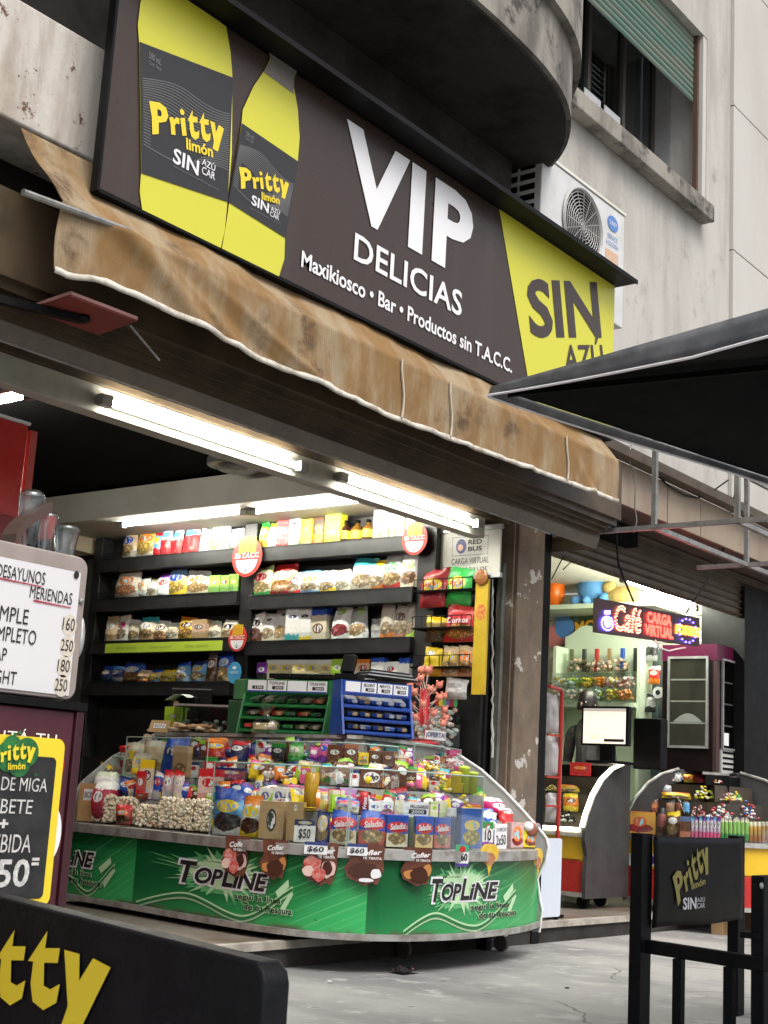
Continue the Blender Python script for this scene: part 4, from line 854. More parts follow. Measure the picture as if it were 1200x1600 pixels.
rackbag(690, 742, 945, 1002, ((.4, .02, .02), (.45, .02, .03), (.3, .02, .02), None, (.6, .25, .05), 0, 3), 'red tortilla crisp bag in the middle of the rack', 'Doritos', dx=-.02)
rackbag(660, 690, 962, 1002, ((.08, .05, .02), (.2, .13, .02), YE, None, None, 0, 4, .3, .7), 'dark bag with yellow torn top in the rack middle')
rackbag(658, 686, 1010, 1056, (YE, (.8, .6, .03), YE, WH, None, 0, 5, .2, .9, .3, .75, .2, .09), 'bright yellow crisp bag low on the rack')
rackbag(686, 713, 1008, 1056, (BB, (.55, .38, .14), TAN, YE, BB, 0, 6), 'clear gold snack bag low in the rack middle')
rackbag(712, 739, 1008, 1056, ((.5, .2, .08), (.55, .3, .12), TAN, OR, (.6, .3, .1), 0, 7), 'clear orange snack bag low on the rack near the strip')
rackbag(690, 723, 1059, 1092, (GY, WH, WH, GY, None, 0, 8), 'plain white packet under the yellow crisp bags')
q0, q1 = P(748, 905, 'X', 6.88), P(746, 1085, 'X', 6.88); o = thing('strip_display', (6.88, q1.y, q1.z), 'narrow yellow strip display beside the crisp rack', 'display strip')
m = MB(); m.box(6.88, 6.9, q1.y-.045, q1.y+.045, q1.z, q0.z); m.build('strip', mat('worn_yellow_card', (.6, .42, .02), .45, (.5, .33, .02), 5), o)
m = MB(); m.ball((6.87, q1.y, q0.z+.01), .015, .05, .05); m.build('top_sticker', mat('bronze_sticker', (.25, .1, .03), .3), o)
m = MB(); m.add([(6.879, q1.y+a, q0.z-.2+b) for a, b in ellipse(0, 0, .035, .05)], [tuple(range(28))]); m.build('badge', mat('badge_redyellow', (.6, .3, .05), .4, (.5, .05, .03), 60), o, normals=False)
# ================================================================== curved sweet counters
class Curve:
    """Plan of a counter front; d runs inward from it, z up."""
    def __init__(s, pl, tiers): s.p = catmull(pl); s.tiers = tiers; s.n = len(s.p)-1
    def at(s, u, d, z):
        x = max(0, min(s.n-1e-6, u*s.n)); i = int(x); a, b = s.p[i], s.p[i+1]; p = a.lerp(b, x-i)
        ta = (s.p[min(i+1, s.n)]-s.p[max(i-1, 0)]).normalized(); tb_ = (s.p[min(i+2, s.n)]-s.p[i]).normalized(); t = ta.lerp(tb_, x-i).normalized()
        return V((p.x-t.y*d, p.y+t.x*d, z))
    def nrm(s, u): a, b = s.at(u-.01, 0, 0), s.at(u+.01, 0, 0); t = (b-a).normalized(); return V((t.y, -t.x, 0))
    def find(s, px, d, z):
        best = min(range(401), key=lambda k: abs(pj(s.at(k/400, d, z))[0]-px)); return best/400
class CF:
    def __init__(s, c, u0, u1, z0): s.c = c; s.u0 = u0; s.u1 = u1; s.z0 = z0; s.L = sum((c.at(u0+(u1-u0)*(k+1)/40, 0, 0)-c.at(u0+(u1-u0)*k/40, 0, 0)).length for k in range(40))
    def at(s, a, b, d=0): return s.c.at(s.u0+(s.u1-s.u0)*a/s.L, -d, s.z0+b)
def strip(c, u0, u1, d0, z0, d1, z1, th, n=40):
    """Sheet along the curve from (d0, z0) to (d1, z1), thickened upward/inward."""
    m = MB(); vec = V((d1-d0, z1-z0)).normalized(); nd = V((-vec.y, vec.x))*th
    pr = [(d0, z0), (d1, z1), (d1+nd.x, z1+nd.y), (d0+nd.x, z0+nd.y)]
    vs = [c.at(u0+(u1-u0)*i/n, *q) for i in range(n+1) for q in pr]; fs = []
    for i in range(n):
        for k in range(4): fs.append((i*4+k, i*4+(k+1) % 4, (i+1)*4+(k+1) % 4, (i+1)*4+k))
    fs += [(0, 1, 2, 3), (n*4+3, n*4+2, n*4+1, n*4)]
    return m.add(vs, fs)
def cheek(c, u, prof, th=.03):
    d = (c.at(u+.01, 0, 0)-c.at(u-.01, 0, 0)).normalized()*th; m = MB(); m.prism([c.at(u, *q) for q in prof], d); return m
def arc(d0, z0, d1, z1, n=10, bulge=1): return [(d0+(d1-d0)*(1-math.cos(t)), z0+(z1-z0)*math.sin(t)) for t in [math.pi/2*k/n for k in range(n+1)]]
ZL, ZB = .585, .165
CUR = Curve([(5.52, 6.55), (5.43, 5.85), (5.31, 5.1), (5.285, 4.62), (5.36, 4.36), (5.56, 4.17), (5.95, 4.06), (6.6, 4.1), (7.1, 4.25)], None)
CT = thing('sweet_counter', (6.2, 4.6, 0), 'big curved kiosk counter with green fronts and glass tiers of sweets', 'counter')
grey = mat('grey_laminate', (.33, .335, .33), .45, (.27, .275, .27), 6); trim = mat('scuffed_aluminium', (.5, .5, .48), .42, (.3, .28, .25), 9, metal=.5, c3=(.2, .15, .1), s3=20, l3=.62, h3=.7)
def greenprint():
    m, t, p = nodes('green_print'); uv = N(t, 'TexCoord').outputs['UV']; sx = N(t, 'SeparateXYZ'); t.links.new(uv, sx.inputs[0]); u, v = sx.outputs[0], sx.outputs[1]
    base = mixc(t, smooth(t, math_n(t, 'ADD', math_n(t, 'MULTIPLY', u, .75), math_n(t, 'MULTIPLY', v, -.75)), -.45, .7), (.004, .105, .03), (.035, .43, .12))
    k = math_n(t, 'ADD', math_n(t, 'MULTIPLY', v, 1.35), math_n(t, 'MULTIPLY', u, -1.6))       # printed diagonal streaks
    cv = N(t, 'CombineXYZ'); t.links.new(math_n(t, 'MULTIPLY', k, 7.0), cv.inputs[0]); n1 = N(t, 'TexNoise'); n1.inputs['Scale'].default_value = 1.6; n1.inputs['Detail'].default_value = 5; n1.inputs['Roughness'].default_value = .75; t.links.new(cv.outputs[0], n1.inputs['Vector'])
    amt = math_n(t, 'MULTIPLY', smooth(t, n1.outputs[0], .5, .68), smooth(t, u, .1, .75)); base = mixc(t, math_n(t, 'MULTIPLY', amt, .85), base, (.2, .62, .24))
    ob = N(t, 'TexCoord').outputs['Object']; base = mixc(t, math_n(t, 'MULTIPLY', smooth(t, noise_n(t, ob, 14, 5, .7), .68, .74), .7), base, (.03, .06, .03))
    base = mixc(t, math_n(t, 'MULTIPLY', smooth(t, v, .1, .0), smooth(t, noise_n(t, ob, 6, 4), .45, .6)), base, (.1, .09, .06))
    t.links.new(base, p.inputs['Base Color']); p.inputs['Roughness'].default_value = .28; return m
gp = greenprint(); u1 = CUR.find(210, 0, .35); u2 = CUR.find(573, 0, .35)
pale = mat('print_pale_green', (.5, .75, .45), .4); glow = mat('print_light_burst', (.5, .74, .44), .4); glow2 = mat('print_soft_burst', (.12, .45, .17), .4); midg = mat('print_dark_green', (.02, .17, .05), .4)
for a, b, tx0, tx1, ty0, ty1, base_u in ((0.0, u1, 60, 148, 1318, 1346, None), (u1, u2, 283, 420, 1330, 1378, None), (u2, 1.0, 672, 776, 1358, 1405, None)):
    m = MB(); m.grid(lambda u, v: CUR.at(a+(b-a)*u, 0, ZB+.015+(ZL-.05-ZB-.015)*v), 60, 6, uv=True)
    pn = m.build('front_panel', gp, CT, solid=.004)
    f = CF(CUR, a, b, ZB+.015); L = f.L; hh = ZL-.05-ZB-.015
    def ua(px): return (CUR.find(px, 0, .38)-a)/(b-a)*L
    l0, l1 = ua(tx0 if tx0 > 100 else 118), ua(tx1)
    if tx0 < 100: l0 = l1-.5
    cx, cy = (l0+l1)/2, hh*.62; lw2 = l1-l0
    st = []; rs = random.Random(4); st2_ = []
    for k in range(90):
        t = 2*math.pi*k/90; r = .62+(.55*rs.random()**2 if k % 2 else .05*rs.random()); st.append((cx-lw2*.05+lw2*.56*r*math.cos(t), cy+hh*.33*r*math.sin(t))); r = .8+(.85*rs.random()**2 if k % 2 else .05*rs.random()); st2_.append((cx-lw2*.05+lw2*.56*r*math.cos(t), min(cy+hh*.33*r*math.sin(t), hh-.004)))
    if tx0 > 100:
        m = MB()
        for k in range(90): m.add([f.at(cx, cy, .0048), f.at(*st[k], .0048), f.at(*st[(k+1) % 90], .0048)], [(0, 1, 2)], 0); m.add([f.at(cx, cy, .0036), f.at(*st2_[k], .0036), f.at(*st2_[(k+1) % 90], .0036)], [(0, 1, 2)], 1)
        m.build('light_burst', [glow, glow2], pn, normals=False)
    for bold, mt, d, gr in ((.075, M['wht'], .006, .03), (.03, M['ink'], .008, 0)):
        a0, a1, bb0, bb1 = l0-gr*lw2*.6, l1+gr*lw2*.6, hh*.46-gr*hh, hh*.76+gr*hh
        m = MB()
        for w_, x0, x1, y1 in (('T', 0, .17, 1), ('OP', .155, .45, .78), ('L', .44, .57, 1), ('iNE', .565, 1, .8)):
            print2d(glyphs(w_, bold, .22, .95), f, a0+(a1-a0)*x0-gr*.3*lw2, a0+(a1-a0)*x1+gr*.3*lw2, bb0+(bb1-bb0)*(0 if w_ != 'T' else -.05), bb0+(bb1-bb0)*y1, d, mt, pn, mb=m)
        m.build('lettering', mt, pn, normals=False)
    if tx0 > 100: text('SIN AZÚCARES', f, l0+lw2*.2, l0+lw2*.42, hh*.775, hh*.8, .006, M['ink'], pn)
    o0 = l0+lw2*.6 if tx0 > 100 else l0+lw2*.38
    for s_, q0, q1, z0, z1 in (('seguí la línea', 0, .6, .3, .4), ('de tu frescura', .12, .78, .19, .285)):
        [text(s_, f, o0+lw2*q0-e_, o0+lw2*q1+e_, hh*z0-e_, hh*z1+e_, d_, m_, pn, b_) for b_, m_, d_, e_ in ((.05, pale, .006, .004), (.015, M['ink'], .009, 0))]
    x0_, x1_ = (max(.02, l0-lw2*.4), min(L-.06, l1+lw2*.36))
    m, m2, m3 = MB(), MB(), MB()
    def wave(k, o_): t = k/40; return f.at(x0_+(x1_-x0_)*t, hh*(.02+.26*math.sin(min(1, t*3.0)*math.pi/2)-.22*math.sin(max(0, t-.22)*3.9)**2*(t < 1.03)+(.42*max(0, t-.62)**1.3*2.1))+o_, 0)
    for mm, wd_, d in ((m, .017, .005), (m2, .008, .007)):
        for k in range(40):
            p, q = wave(k, -wd_), wave(k+1, -wd_); r, s_ = wave(k+1, wd_), wave(k, wd_); nn = CUR.nrm(a+(b-a)*(x0_+(x1_-x0_)*k/40)/L)*d
            mm.add([p+nn, q+nn, r+nn, s_+nn], [(0, 1, 2, 3)])
    m.build('toothbrush_glow', pale, pn, normals=False); m2.build('toothbrush', midg, pn, normals=False)
    e = x1_-.01; zt = hh*.52
    poly2d([(e-.1, zt-.045), (e-.02, zt+.015), (e-.03, zt+.05), (e-.125, zt-.015)], f, .006, pale, pn, 'bristles'); poly2d([(e-.06, zt-.12), (e+.02, zt-.02), (e+.0, zt+.0), (e-.08, zt-.09)], f, .006, pale, pn, 'bristles')
strip(CUR, 0, 1, -.012, ZL-.05, -.012, ZL, .02, 60).build('ledge_edge', trim, CT)
strip(CUR, 0, 1, -.006, ZL-.006, .3, ZL-.006, .006, 60).build('ledge', trim, CT)
strip(CUR, 0, 1, -.008, ZB-.01, -.008, ZB+.02, .02, 60).build('base_trim', trim, CT)
strip(CUR, 0, 1, 0, ZB-.008, .6, ZB-.008, .01, 60).build('base_board', M['black'], CT)
TI = dict(F=(.12, ZL), B=(.26, .735), C=(.40, .87), D=(.54, .985), T=(.74, 1.15))
strip(CUR, 0.02, .985, .2, .60, .2, .73, .012, 50).build('riser', grey, CT); strip(CUR, .02, .985, .2, .73, .345, .73, .006, 50).build('tier', grey, CT)
strip(CUR, 0.02, .985, .345, .74, .345, .865, .012, 50).build('riser', grey, CT); strip(CUR, .02, .985, .345, .865, .48, .865, .006, 50).build('tier', grey, CT)
strip(CUR, 0.02, .985, .48, .875, .48, .978, .012, 50).build('riser', grey, CT); strip(CUR, .02, .985, .48, .978, .63, .978, .006, 50).build('tier', grey, CT)
strip(CUR, 0.02, .985, .63, .99, .63, 1.125, .012, 50).build('back', grey, CT); strip(CUR, .0, .985, .6, 1.128, .98, 1.128, .02, 50).build('counter_top', trim, CT)
strip(CUR, 0.02, .985, .96, .17, .96, 1.12, .012, 50).build('rear_panel', M['black'], CT)
pf_ = [(-.02, ZB-.04), (-.03, ZB+.1), (-.015, .34), (.0, .42), (-.05, .52), (-.065, .6), (-.05, .66), (0, .71)]+arc(.0, .71, .62, 1.155)[1:]+[(.64, 1.155), (.64, ZB-.02)]
pf_ = [(-.02, ZB-.04), (-.035, ZB+.08), (-.02, .3), (0, .42), (-.045, .52), (-.06, .6), (-.045, .65), (.0, .70), (.1, .8), (.22, .91), (.36, 1.02), (.5, 1.1), (.62, 1.15), (.64, 1.15), (.64, ZB-.02)]
cheek(CUR, 1.0, pf_, .025).build('end_cheek', grey, CT, bevel=.003)
m = MB(); m.tube([CUR.at(1.0, d, z) for d, z in pf_[:-2]], .008, 6); m.build('cheek_edge', M['wht'], CT)
uL = CUR.find(112, .1, .7); cheek(CUR, max(0, uL-.03), [(0, ZB)]+[(0, .64), (.1, .82), (.3, .98), (.62, 1.15), (.64, ZB)], -.02).build('end_cheek', grey, CT, bevel=.003)
for px, d in ((250, .1), (440, .12), (632, .46), (658, .5), (800, .2), (815, .42)):
    u = CUR.find(px, d, .1); c = CUR.at(u, d, 0); fl = FZ if c.y > 4.56 else 0; hh_ = ZB-.01-fl
    k = MB(); k.box(c.x-.018, c.x+.018, c.y-.03, c.y+.03, fl+hh_*.55, ZB-.008); cs = k.build('castor_fork', M['steel'], CT)
    r = min(.045, hh_*.45) if hh_ > .05 else .018
    k = MB(); k.tube([(c.x-.014, c.y, fl+r), (c.x+.014, c.y, fl+r)], r, 14); k.build('castor_wheel', mat('castor_rubber', (.1, .095, .085), .8) if 'castor_rubber' not in bpy.data.materials else bpy.data.materials['castor_rubber'], cs)
u = CUR.find(830, .3, .1); c = CUR.at(u, .3, 0); k = MB(); k.box(c.x-.03, c.x+.03, c.y-.03, c.y+.03, 0, ZB-.01); k.build('foot', M['black'], CT)
def glass(p0, p1, d, z, zt_, name='glass_pane'):
    a, b = CUR.find(p0, d, z), CUR.find(p1, d, z); o = strip(CUR, a, b, d, z, d, zt_, .004, 20).build(name, M['glass'], CT)
    m = MB(); m.tube([CUR.at(a+(b-a)*k/20, d, zt_) for k in range(21)], .004, 6)
    for e in (a, b): m.tube([CUR.at(e, d, z), CUR.at(e, d, zt_)], .003, 5)
    m.build('glass_edge', GE, o); return o
GE = mat('glass_edge_green', (.38, .5, .45), .1)
glass(328, 540, .035, ZL+.001, .965); glass(543, 752, .035, ZL+.001, .965); glass(190, 318, .3, .737, 1.10); glass(395, 620, .455, .872, 1.1); glass(646, 738, .49, .985, 1.13); glass(126, 188, .3, .737, .98)
for px in (395, 500, 640, 752):
    u = CUR.find(px, .035, .8); m = MB(); m.quad(CUR.at(u, .035, ZL+.01), CUR.at(u, .2, .74), CUR.at(u, .34, .965), CUR.at(u, .035, .965)); m.build('glass_divider', M['glass'], CT)
# ------------------------------------------------------------------ goods on the counter
def cput(x0, x1, yt, tier, kind, pk, label, dd=0, dep=None, ang=.5, group='goods on the sweet counter', yb=None):
    d, z = TI[tier]; d += dd; xc = (x0+x1)/2; u = CUR.find(xc, d, z+.03); p = CUR.at(u, d, z+.008); q = pj(p)
    wd = (x1-x0)*q[2]/F; h = max(.02, ztop(p, yt)-p.z); n = CUR.nrm(u); fc = (n*(1-ang)+(-p.xy.to_3d().normalized())*ang).normalized()
    rz = math.atan2(fc.y, fc.x)+math.pi/2; dp = dep or (wd if kind in ('can', 'pot', 'bottle') else h if kind == 'roll' else min(.1, wd*.6))
    mt = pack(*pk) if isinstance(pk, tuple) else pk; nm, cat = DK[kind]; o = goods(kind, wd, h, dp, mt, nm, int(x0*7+yt))
    put(o, p, rz+random.uniform(-.06, .06), label, cat, group)
    if kind == 'heap': o['kind'] = 'stuff'
    return o, wd, h, dp
def face_text(o, s, a0, a1, b0, b1, dep, mt, bold=.01, shear=0, rot=0, w=None, h=None, g=None):
    wd, hh = w, h; f = Frame((0, -dep/2-.003, 0), (1, 0, 0), (0, 0, 1)); m = MB(); print2d(g or glyphs(s, bold, shear), f, -wd/2+wd*a0, -wd/2+wd*a1, hh*b0, hh*b1, 0, mt, None, mb=m, rot=rot)
    q = m.build('lettering', mt, None, origin=(0, 0, 0), normals=False); q.parent = o; return q
rice = [mat('puffed_grain', (.8, .74, .58), .7), mat('puffed_grain_tan', (.7, .6, .42), .7)]; nut = [mat('nut_brown', (.42, .25, .11), .6), mat('nut_tan', (.5, .33, .16), .6)]
for x0, x1, yt, mt, lb in ((117, 131, 1249, nut, 'brown nut bar, leftmost on the counter ledge'), (131, 146, 1248, nut, 'brown nut bar beside the pale puffed bars'), (145, 163, 1241, rice, 'pale puffed rice bar, first of the left group'), (163, 182, 1240, rice, 'pale puffed rice bar, second of the left group'), (184, 214, 1244, rice, 'wide puffed rice bar behind the red packet'),
    (212, 250, 1256, rice, 'low heap of puffed corn beside the red packet'), (250, 268, 1244, rice, 'puffed corn bag, leftmost of the four by the glass'), (268, 287, 1246, rice, 'puffed corn bag, second of the four by the glass'), (287, 306, 1247, rice, 'puffed corn bag, third of the four by the glass'), (306, 328, 1247, rice, 'puffed corn bag touching the big glass pane')):
    cput(x0, x1, yt, 'F', 'rice', mt, lb, 0, .07)
cput(180, 207, 1257, 'F', 'pillow', ((.35, .03, .02), (.4, .04, .02), RD, OR, BR, 0, 3), 'red biscuit packet before the puffed rice bars', -.06)
cput(212, 234, 1238, 'B', 'pot', ((.4, .05, .03), (.45, .1, .04), RD, OR, None, 0, 4), 'round red and orange packet behind the puffed corn', -.08)
cput(328, 386, 1232, 'F', 'bag', (WH, LB, BL, YE, (.1, .08, .08), 0, 5, .2, .7), 'big blue sweets bag in the corner of the glass')
cput(372, 410, 1243, 'F', 'bag', (YE, WH, OR, YE, (.15, .06, .03), 0, 6, .25, .75), 'yellow and white sweets bag beside the blue bag', -.02)
o, a, b, c_ = cput(407, 448, 1252, 'F', 'box', ((.42, .29, .14), (.45, .32, .16), (.42, .3, .15), (.02, .05, .04), None, 0, 7, .05, .95, .5, .5, .2, .3), 'wooden box with a dark window behind the glass')
cput(448, 474, 1253, 'F', 'box', ((.36, .24, .11), (.38, .26, .12), (.36, .24, .11), WH, None, 0, 8, .05, .95, .5, .85, .1, .08), 'narrower wooden box beside the price card')
o, a, b, c_ = cput(458, 492, 1281, 'F', 'card', ((.75, .75, .72), WH, (.02, .03, .1), (.5, .42, .2), None, 0, 9, .1, .74, .5, .87, .33, .08), 'white 50 price card with dark top before the wooden box', -.07, .006)
face_text(o, '$50', .22, .8, .12, .6, .006, M['ink'], .015, .1, 0, a, b)
cput(492, 515, 1268, 'F', 'bag', (NV, NV, NV, BB, BB, 0, 10, .1, .9, .3, .6, .35, .25), 'navy cookie packet left of the cracker boxes')
for k, (x0, x1, yt, c2, lb) in enumerate(((515, 557, 1268, CR, 'blue and red cracker pack, leftmost of the front five'), (559, 600, 1268, (.5, .1, .08), 'dark red based cracker pack, second of the front five'), (600, 635, 1273, CR, 'cream based cracker pack, middle of the front five'), (644, 674, 1275, (.7, .5, .2), 'tan based cracker pack, fourth of the front five'), (674, 702, 1277, (.6, .15, .15), 'pink based cracker pack, rightmost of the front five'))):
    o, a, b, c_ = cput(x0, x1, yt, 'F', 'box' if k > 1 else 'bag', (c2, BL, BL, (.6, .03, .04), BB, 0, 11+k, .42, .97, .3, .62, .48, .17), lb)
    face_text(o, 'Saladix', .14, .88, .55, .74, c_, M['wht'], .03, .2, .12, a, b)
cput(634, 645, 1276, 'F', 'can', mat('dark_clear_tub', (.06, .1, .06), .15), 'small dark green tub between two cracker packs', -.01)
o, a, b, c_ = cput(711, 750, 1263, 'F', 'box', ((.04, .12, .5), (.03, .12, .5), BL, YE, (.75, .55, .1), 0, 21, .02, .97, .3, .58, .36, .13), 'tall blue popcorn box with yellow emblem')
cput(695, 712, 1262, 'F', 'can', (NV, NV, GY, None, None, 0, 22), 'dark navy canister left of the popcorn box', .05)
o, a, b, c_ = cput(752, 771, 1284, 'F', 'card', (PU, WH, GR, RD, None, 0, 23, .25, .75, .4, .8, .2, .12), 'small price card with green top and red dot', -.06, .005); face_text(o, '10', .2, .8, .3, .7, .005, M['ink'], .02, 0, 0, a, b)
o, a, b, c_ = cput(770, 792, 1287, 'F', 'card', M['wht'], 'white card reading turrón 2x50 on the counter ledge', -.06, .005); face_text(o, '¡TURRÓN!', .1, .95, .65, .88, .005, M['ink'], 0, .1, .1, a, b); face_text(o, '2x50', .1, .9, .15, .55, .005, M['ink'], .01, .15, .1, a, b)
cput(792, 816, 1285, 'F', 'box', ((.6, .4, .38), (.62, .42, .4), (.6, .4, .38), OR, RD, 0, 24, .05, .95, .3, .55, .35, .3), 'pinkish tub with an orange emblem beside the yellow box', -.03)
o, a, b, c_ = cput(817, 853, 1291, 'F', 'box', (YE, (.75, .68, .03), YE, OR, (.5, .15, .05), 0, 25, .05, .97, .3, .45, .3, .2), 'bright yellow sweets display box at the counter end', -.05)
q = MB(); q.ball((-.03, -c_/2-.005, b*1.0), .035, .02, .028); q.ball((.0, -c_/2-.003, b*.86), .045, .015, .04, mi=1); q.ball((.035, -c_/2-.004, b*.98), .03, .015, .025, mi=2); q = q.build('picture', [M['wht'], mat('toffee', (.3, .1, .05), .4), mat('taupe', (.25, .2, .2), .5)], None, origin=(0, 0, 0), smooth=True); q.parent = o
B2 = 'B'
for k, (x0, x1, yt, mt, lb) in enumerate(((406, 426, 1231, (WH, WH, WH, BL), 'white cream pack with blue oval, leftmost of three'), (426, 446, 1230, (WH, WH, WH, BL), 'white cream pack with blue oval, middle of three'), (446, 471, 1228, (WH, WH, PK, BL), 'white cream pack with blue oval and pink edge'))): cput(x0, x1, yt, B2, 'box', mt+(None, 0, 30+k, .1, .92, .3, .6, .32, .2), lb)
cput(395, 409, 1211, B2, 'bag', (CR, CR, YE, BL, None, 0, 33), 'cream bag with blue oval behind the white packs', .06)
cput(438, 464, 1216, B2, 'pillow', (YE, OR, YE, WH, None, 0, 34), 'yellow sweets packet above the white packs', .1)
cput(473, 496, 1207, B2, 'can', mat('amber_tube', (.45, .26, .02), .15, (.35, .18, .01), 12), 'tall clear tube of amber sweets with yellow wrappers', -.03)
cput(474, 495, 1262, B2, 'pot', (YE, YE, YE, OR, None, 0, 35), 'yellow tub under the amber sweets tube', -.1)
cput(496, 512, 1232, B2, 'box', ((.6, .3, .35), WH, PK, PU, None, 0, 36), 'white and pink carton beside the amber tube'); cput(512, 532, 1233, B2, 'box', ((.5, .03, .03), (.55, .04, .03), RD, None, None, 0, 37), 'plain red carton behind the cracker packs')
cput(530, 556, 1232, B2, 'box', (RD, PK, (.5, .3, .6), WH, None, 0, 38), 'pink and lilac carton behind the cracker packs', .03)
o, a, b, c_ = cput(524, 560, 1247, B2, 'bag', (CR, (.3, .35, .65), BL, (.6, .03, .04), CR, 0, 39, .45, .8, .3, .68, .42, .14), 'cracker bag standing behind the front row of packs', -.07); face_text(o, 'Saladix', .14, .88, .6, .76, c_, M['wht'], .03, .2, .1, a, b)
o, a, b, c_ = cput(561, 575, 1237, B2, 'can', (RD, (.45, .02, .05), RD, None, None, 0, 40), 'red canister with white upright word on the second tier', -.03); face_text(o, 'Frisas', -.15, 1.15, .4, .58, c_*1.03, M['wht'], .02, .1, 1.57, a, b)
cput(574, 594, 1252, B2, 'box', ((.2, .3, .55), WH, WH, BL, None, 0, 41), 'pale carton with blue print right of the canister', -.04); cput(594, 614, 1251, B2, 'box', (PK, WH, WH, PU, (.6, .3, .4), 0, 42), 'white carton with pink picture on the second tier', -.04)
cput(614, 632, 1250, B2, 'box', (CR, (.7, .66, .45), CR, None, None, 0, 43), 'cream carton left of the white price card', -.03); cput(670, 684, 1252, B2, 'box', ((.55, .6, .35), CR, (.5, .58, .3), LM, None, 0, 44), 'pale green carton right of the price card', -.03); cput(684, 696, 1251, B2, 'box', ((.5, .58, .3), (.6, .66, .42), CR, None, None, 0, 45), 'slim pale green carton at the end of the row', -.03)
o, a, b, c_ = cput(630, 671, 1253, B2, 'card', M['wht'], 'white price card with a black 2000 label on the glass', -.12, .005); face_text(o, 'PELLISARDS', .25, .98, .58, .8, .005, M['ink'], .02, .1, 0, a, b)
q = MB(); q.box(-a*.3, a*.42, -.0045, -.0035, b*.2, b*.5); q = q.build('black_label', M['ink'], None, origin=(0, 0, 0)); q.parent = o; face_text(o, '2000', .3, .8, .24, .45, .009, M['wht'], .01, 0, 0, a, b)
cput(768, 808, 1245, B2, 'roll', ((.5, .02, .12), (.55, .02, .15), WH, WH, None, 0, 46), 'magenta wrapped sweet roll on top at the counter end', .02); cput(778, 812, 1262, B2, 'roll', (RD, (.6, .03, .05), WH, WH, None, 0, 47), 'red and white sweet roll below the magenta one', -.06)
cput(752, 778, 1268, 'F', 'pillow', (BL, (.05, .15, .6), WH, WH, None, 0, 48), 'blue and white sweets packet behind the price cards', .06); cput(776, 803, 1272, 'F', 'pillow', (RD, (.6, .05, .05), RD, YE, None, 0, 49), 'red sweets packet behind the turrón card', .05)
for k, x in enumerate((800, 812, 824, 836)): cput(x, x+12, 1264+k, 'F', 'pot', ((.3, .06, .04), (.35, .1, .06), (.5, .48, .4), WH, None, 0, 50+k), 'little dark jar with pale lid, '+('leftmost', 'second', 'third', 'rightmost')[k]+' behind the yellow box', .1)
# third tier
o, a, b, c_ = cput(560, 596, 1202, 'C', 'box', (BR, BR, BR, (.8, .8, .8), None, 0, 60, .02, .98, .3, .55, .36, .3), 'brown chocolate box with a round white 100 tag', -.02)
face_text(o, '100', .22, .8, .44, .66, c_, M['ink'], .02, .1, .0, a, b)
for k, (x0, x1, lb) in enumerate(((596, 622, 'dark chocolate box with cream script, left of a pair'), (620, 648, 'dark chocolate box with cream script, right of a pair'))): o, a, b, c_ = cput(x0, x1, 1203, 'C', 'box', (BR, BR, (.1, .04, .03), None, None, 0, 61+k), lb, .0); face_text(o, 'Cofler', .15, .9, .5, .7, c_, mat('cream_ink', (.55, .5, .42), .5) if 'cream_ink' not in bpy.data.materials else bpy.data.materials['cream_ink'], .01, .3, .05, a, b)
YS = [mat('sweet_yellow', (.75, .6, .03), .35), mat('sweet_gold', (.6, .4, .03), .3), mat('sweet_white', (.75, .74, .68), .35)]; RS = [mat('sweet_red', (.5, .04, .04), .3), mat('sweet_navy', (.03, .04, .15), .3), mat('sweet_pink', (.65, .25, .25), .3)]
GS = [mat('sweet_lime', (.45, .6, .05), .35), mat('sweet_green', (.1, .4, .08), .35), YS[0]]; WS = [mat('sweet_clear', (.75, .77, .74), .15), mat('sweet_peach', (.7, .48, .34), .3), mat('sweet_teal', (.5, .66, .6), .3), mat('sweet_pale', (.78, .75, .72), .3)]
cput(660, 706, 1204, 'C', 'heap', YS, 'heap of yellow wrapped sweets behind the glass', 0, .12); cput(655, 698, 1231, 'B', 'heap', RS, 'heap of red and navy sweets under the yellow ones', .05, .1); cput(702, 748, 1212, 'C', 'heap', GS, 'heap of lime and yellow sweets near the counter end', 0, .12); cput(694, 745, 1240, 'B', 'heap', YS, 'lower heap of yellow and white sweets by the glass corner', .03, .1)
cput(750, 785, 1228, 'B', 'bag', (GR, LM, GR, YE, None, 0, 63), 'bright green sweets bag under the end cheek', .1); cput(610, 650, 1238, 'B', 'heap', [YS[2], YS[1], YS[2]], 'low heap of white and gold sweets before the chocolate boxes', .06, .1)
# yellow toy lollipops on the glass
for k, (x, y, c2) in enumerate(((712, 1214, YS[0]), (724, 1205, GS[0]), (738, 1214, GS[0]), (716, 1232, YS[0]))): cput(x-9, x+9, y-9, 'C', 'pot', c2, 'round '+('yellow', 'biggest lime', 'lime', 'low yellow')[k]+' toy sweet among the lollipops', -.08)
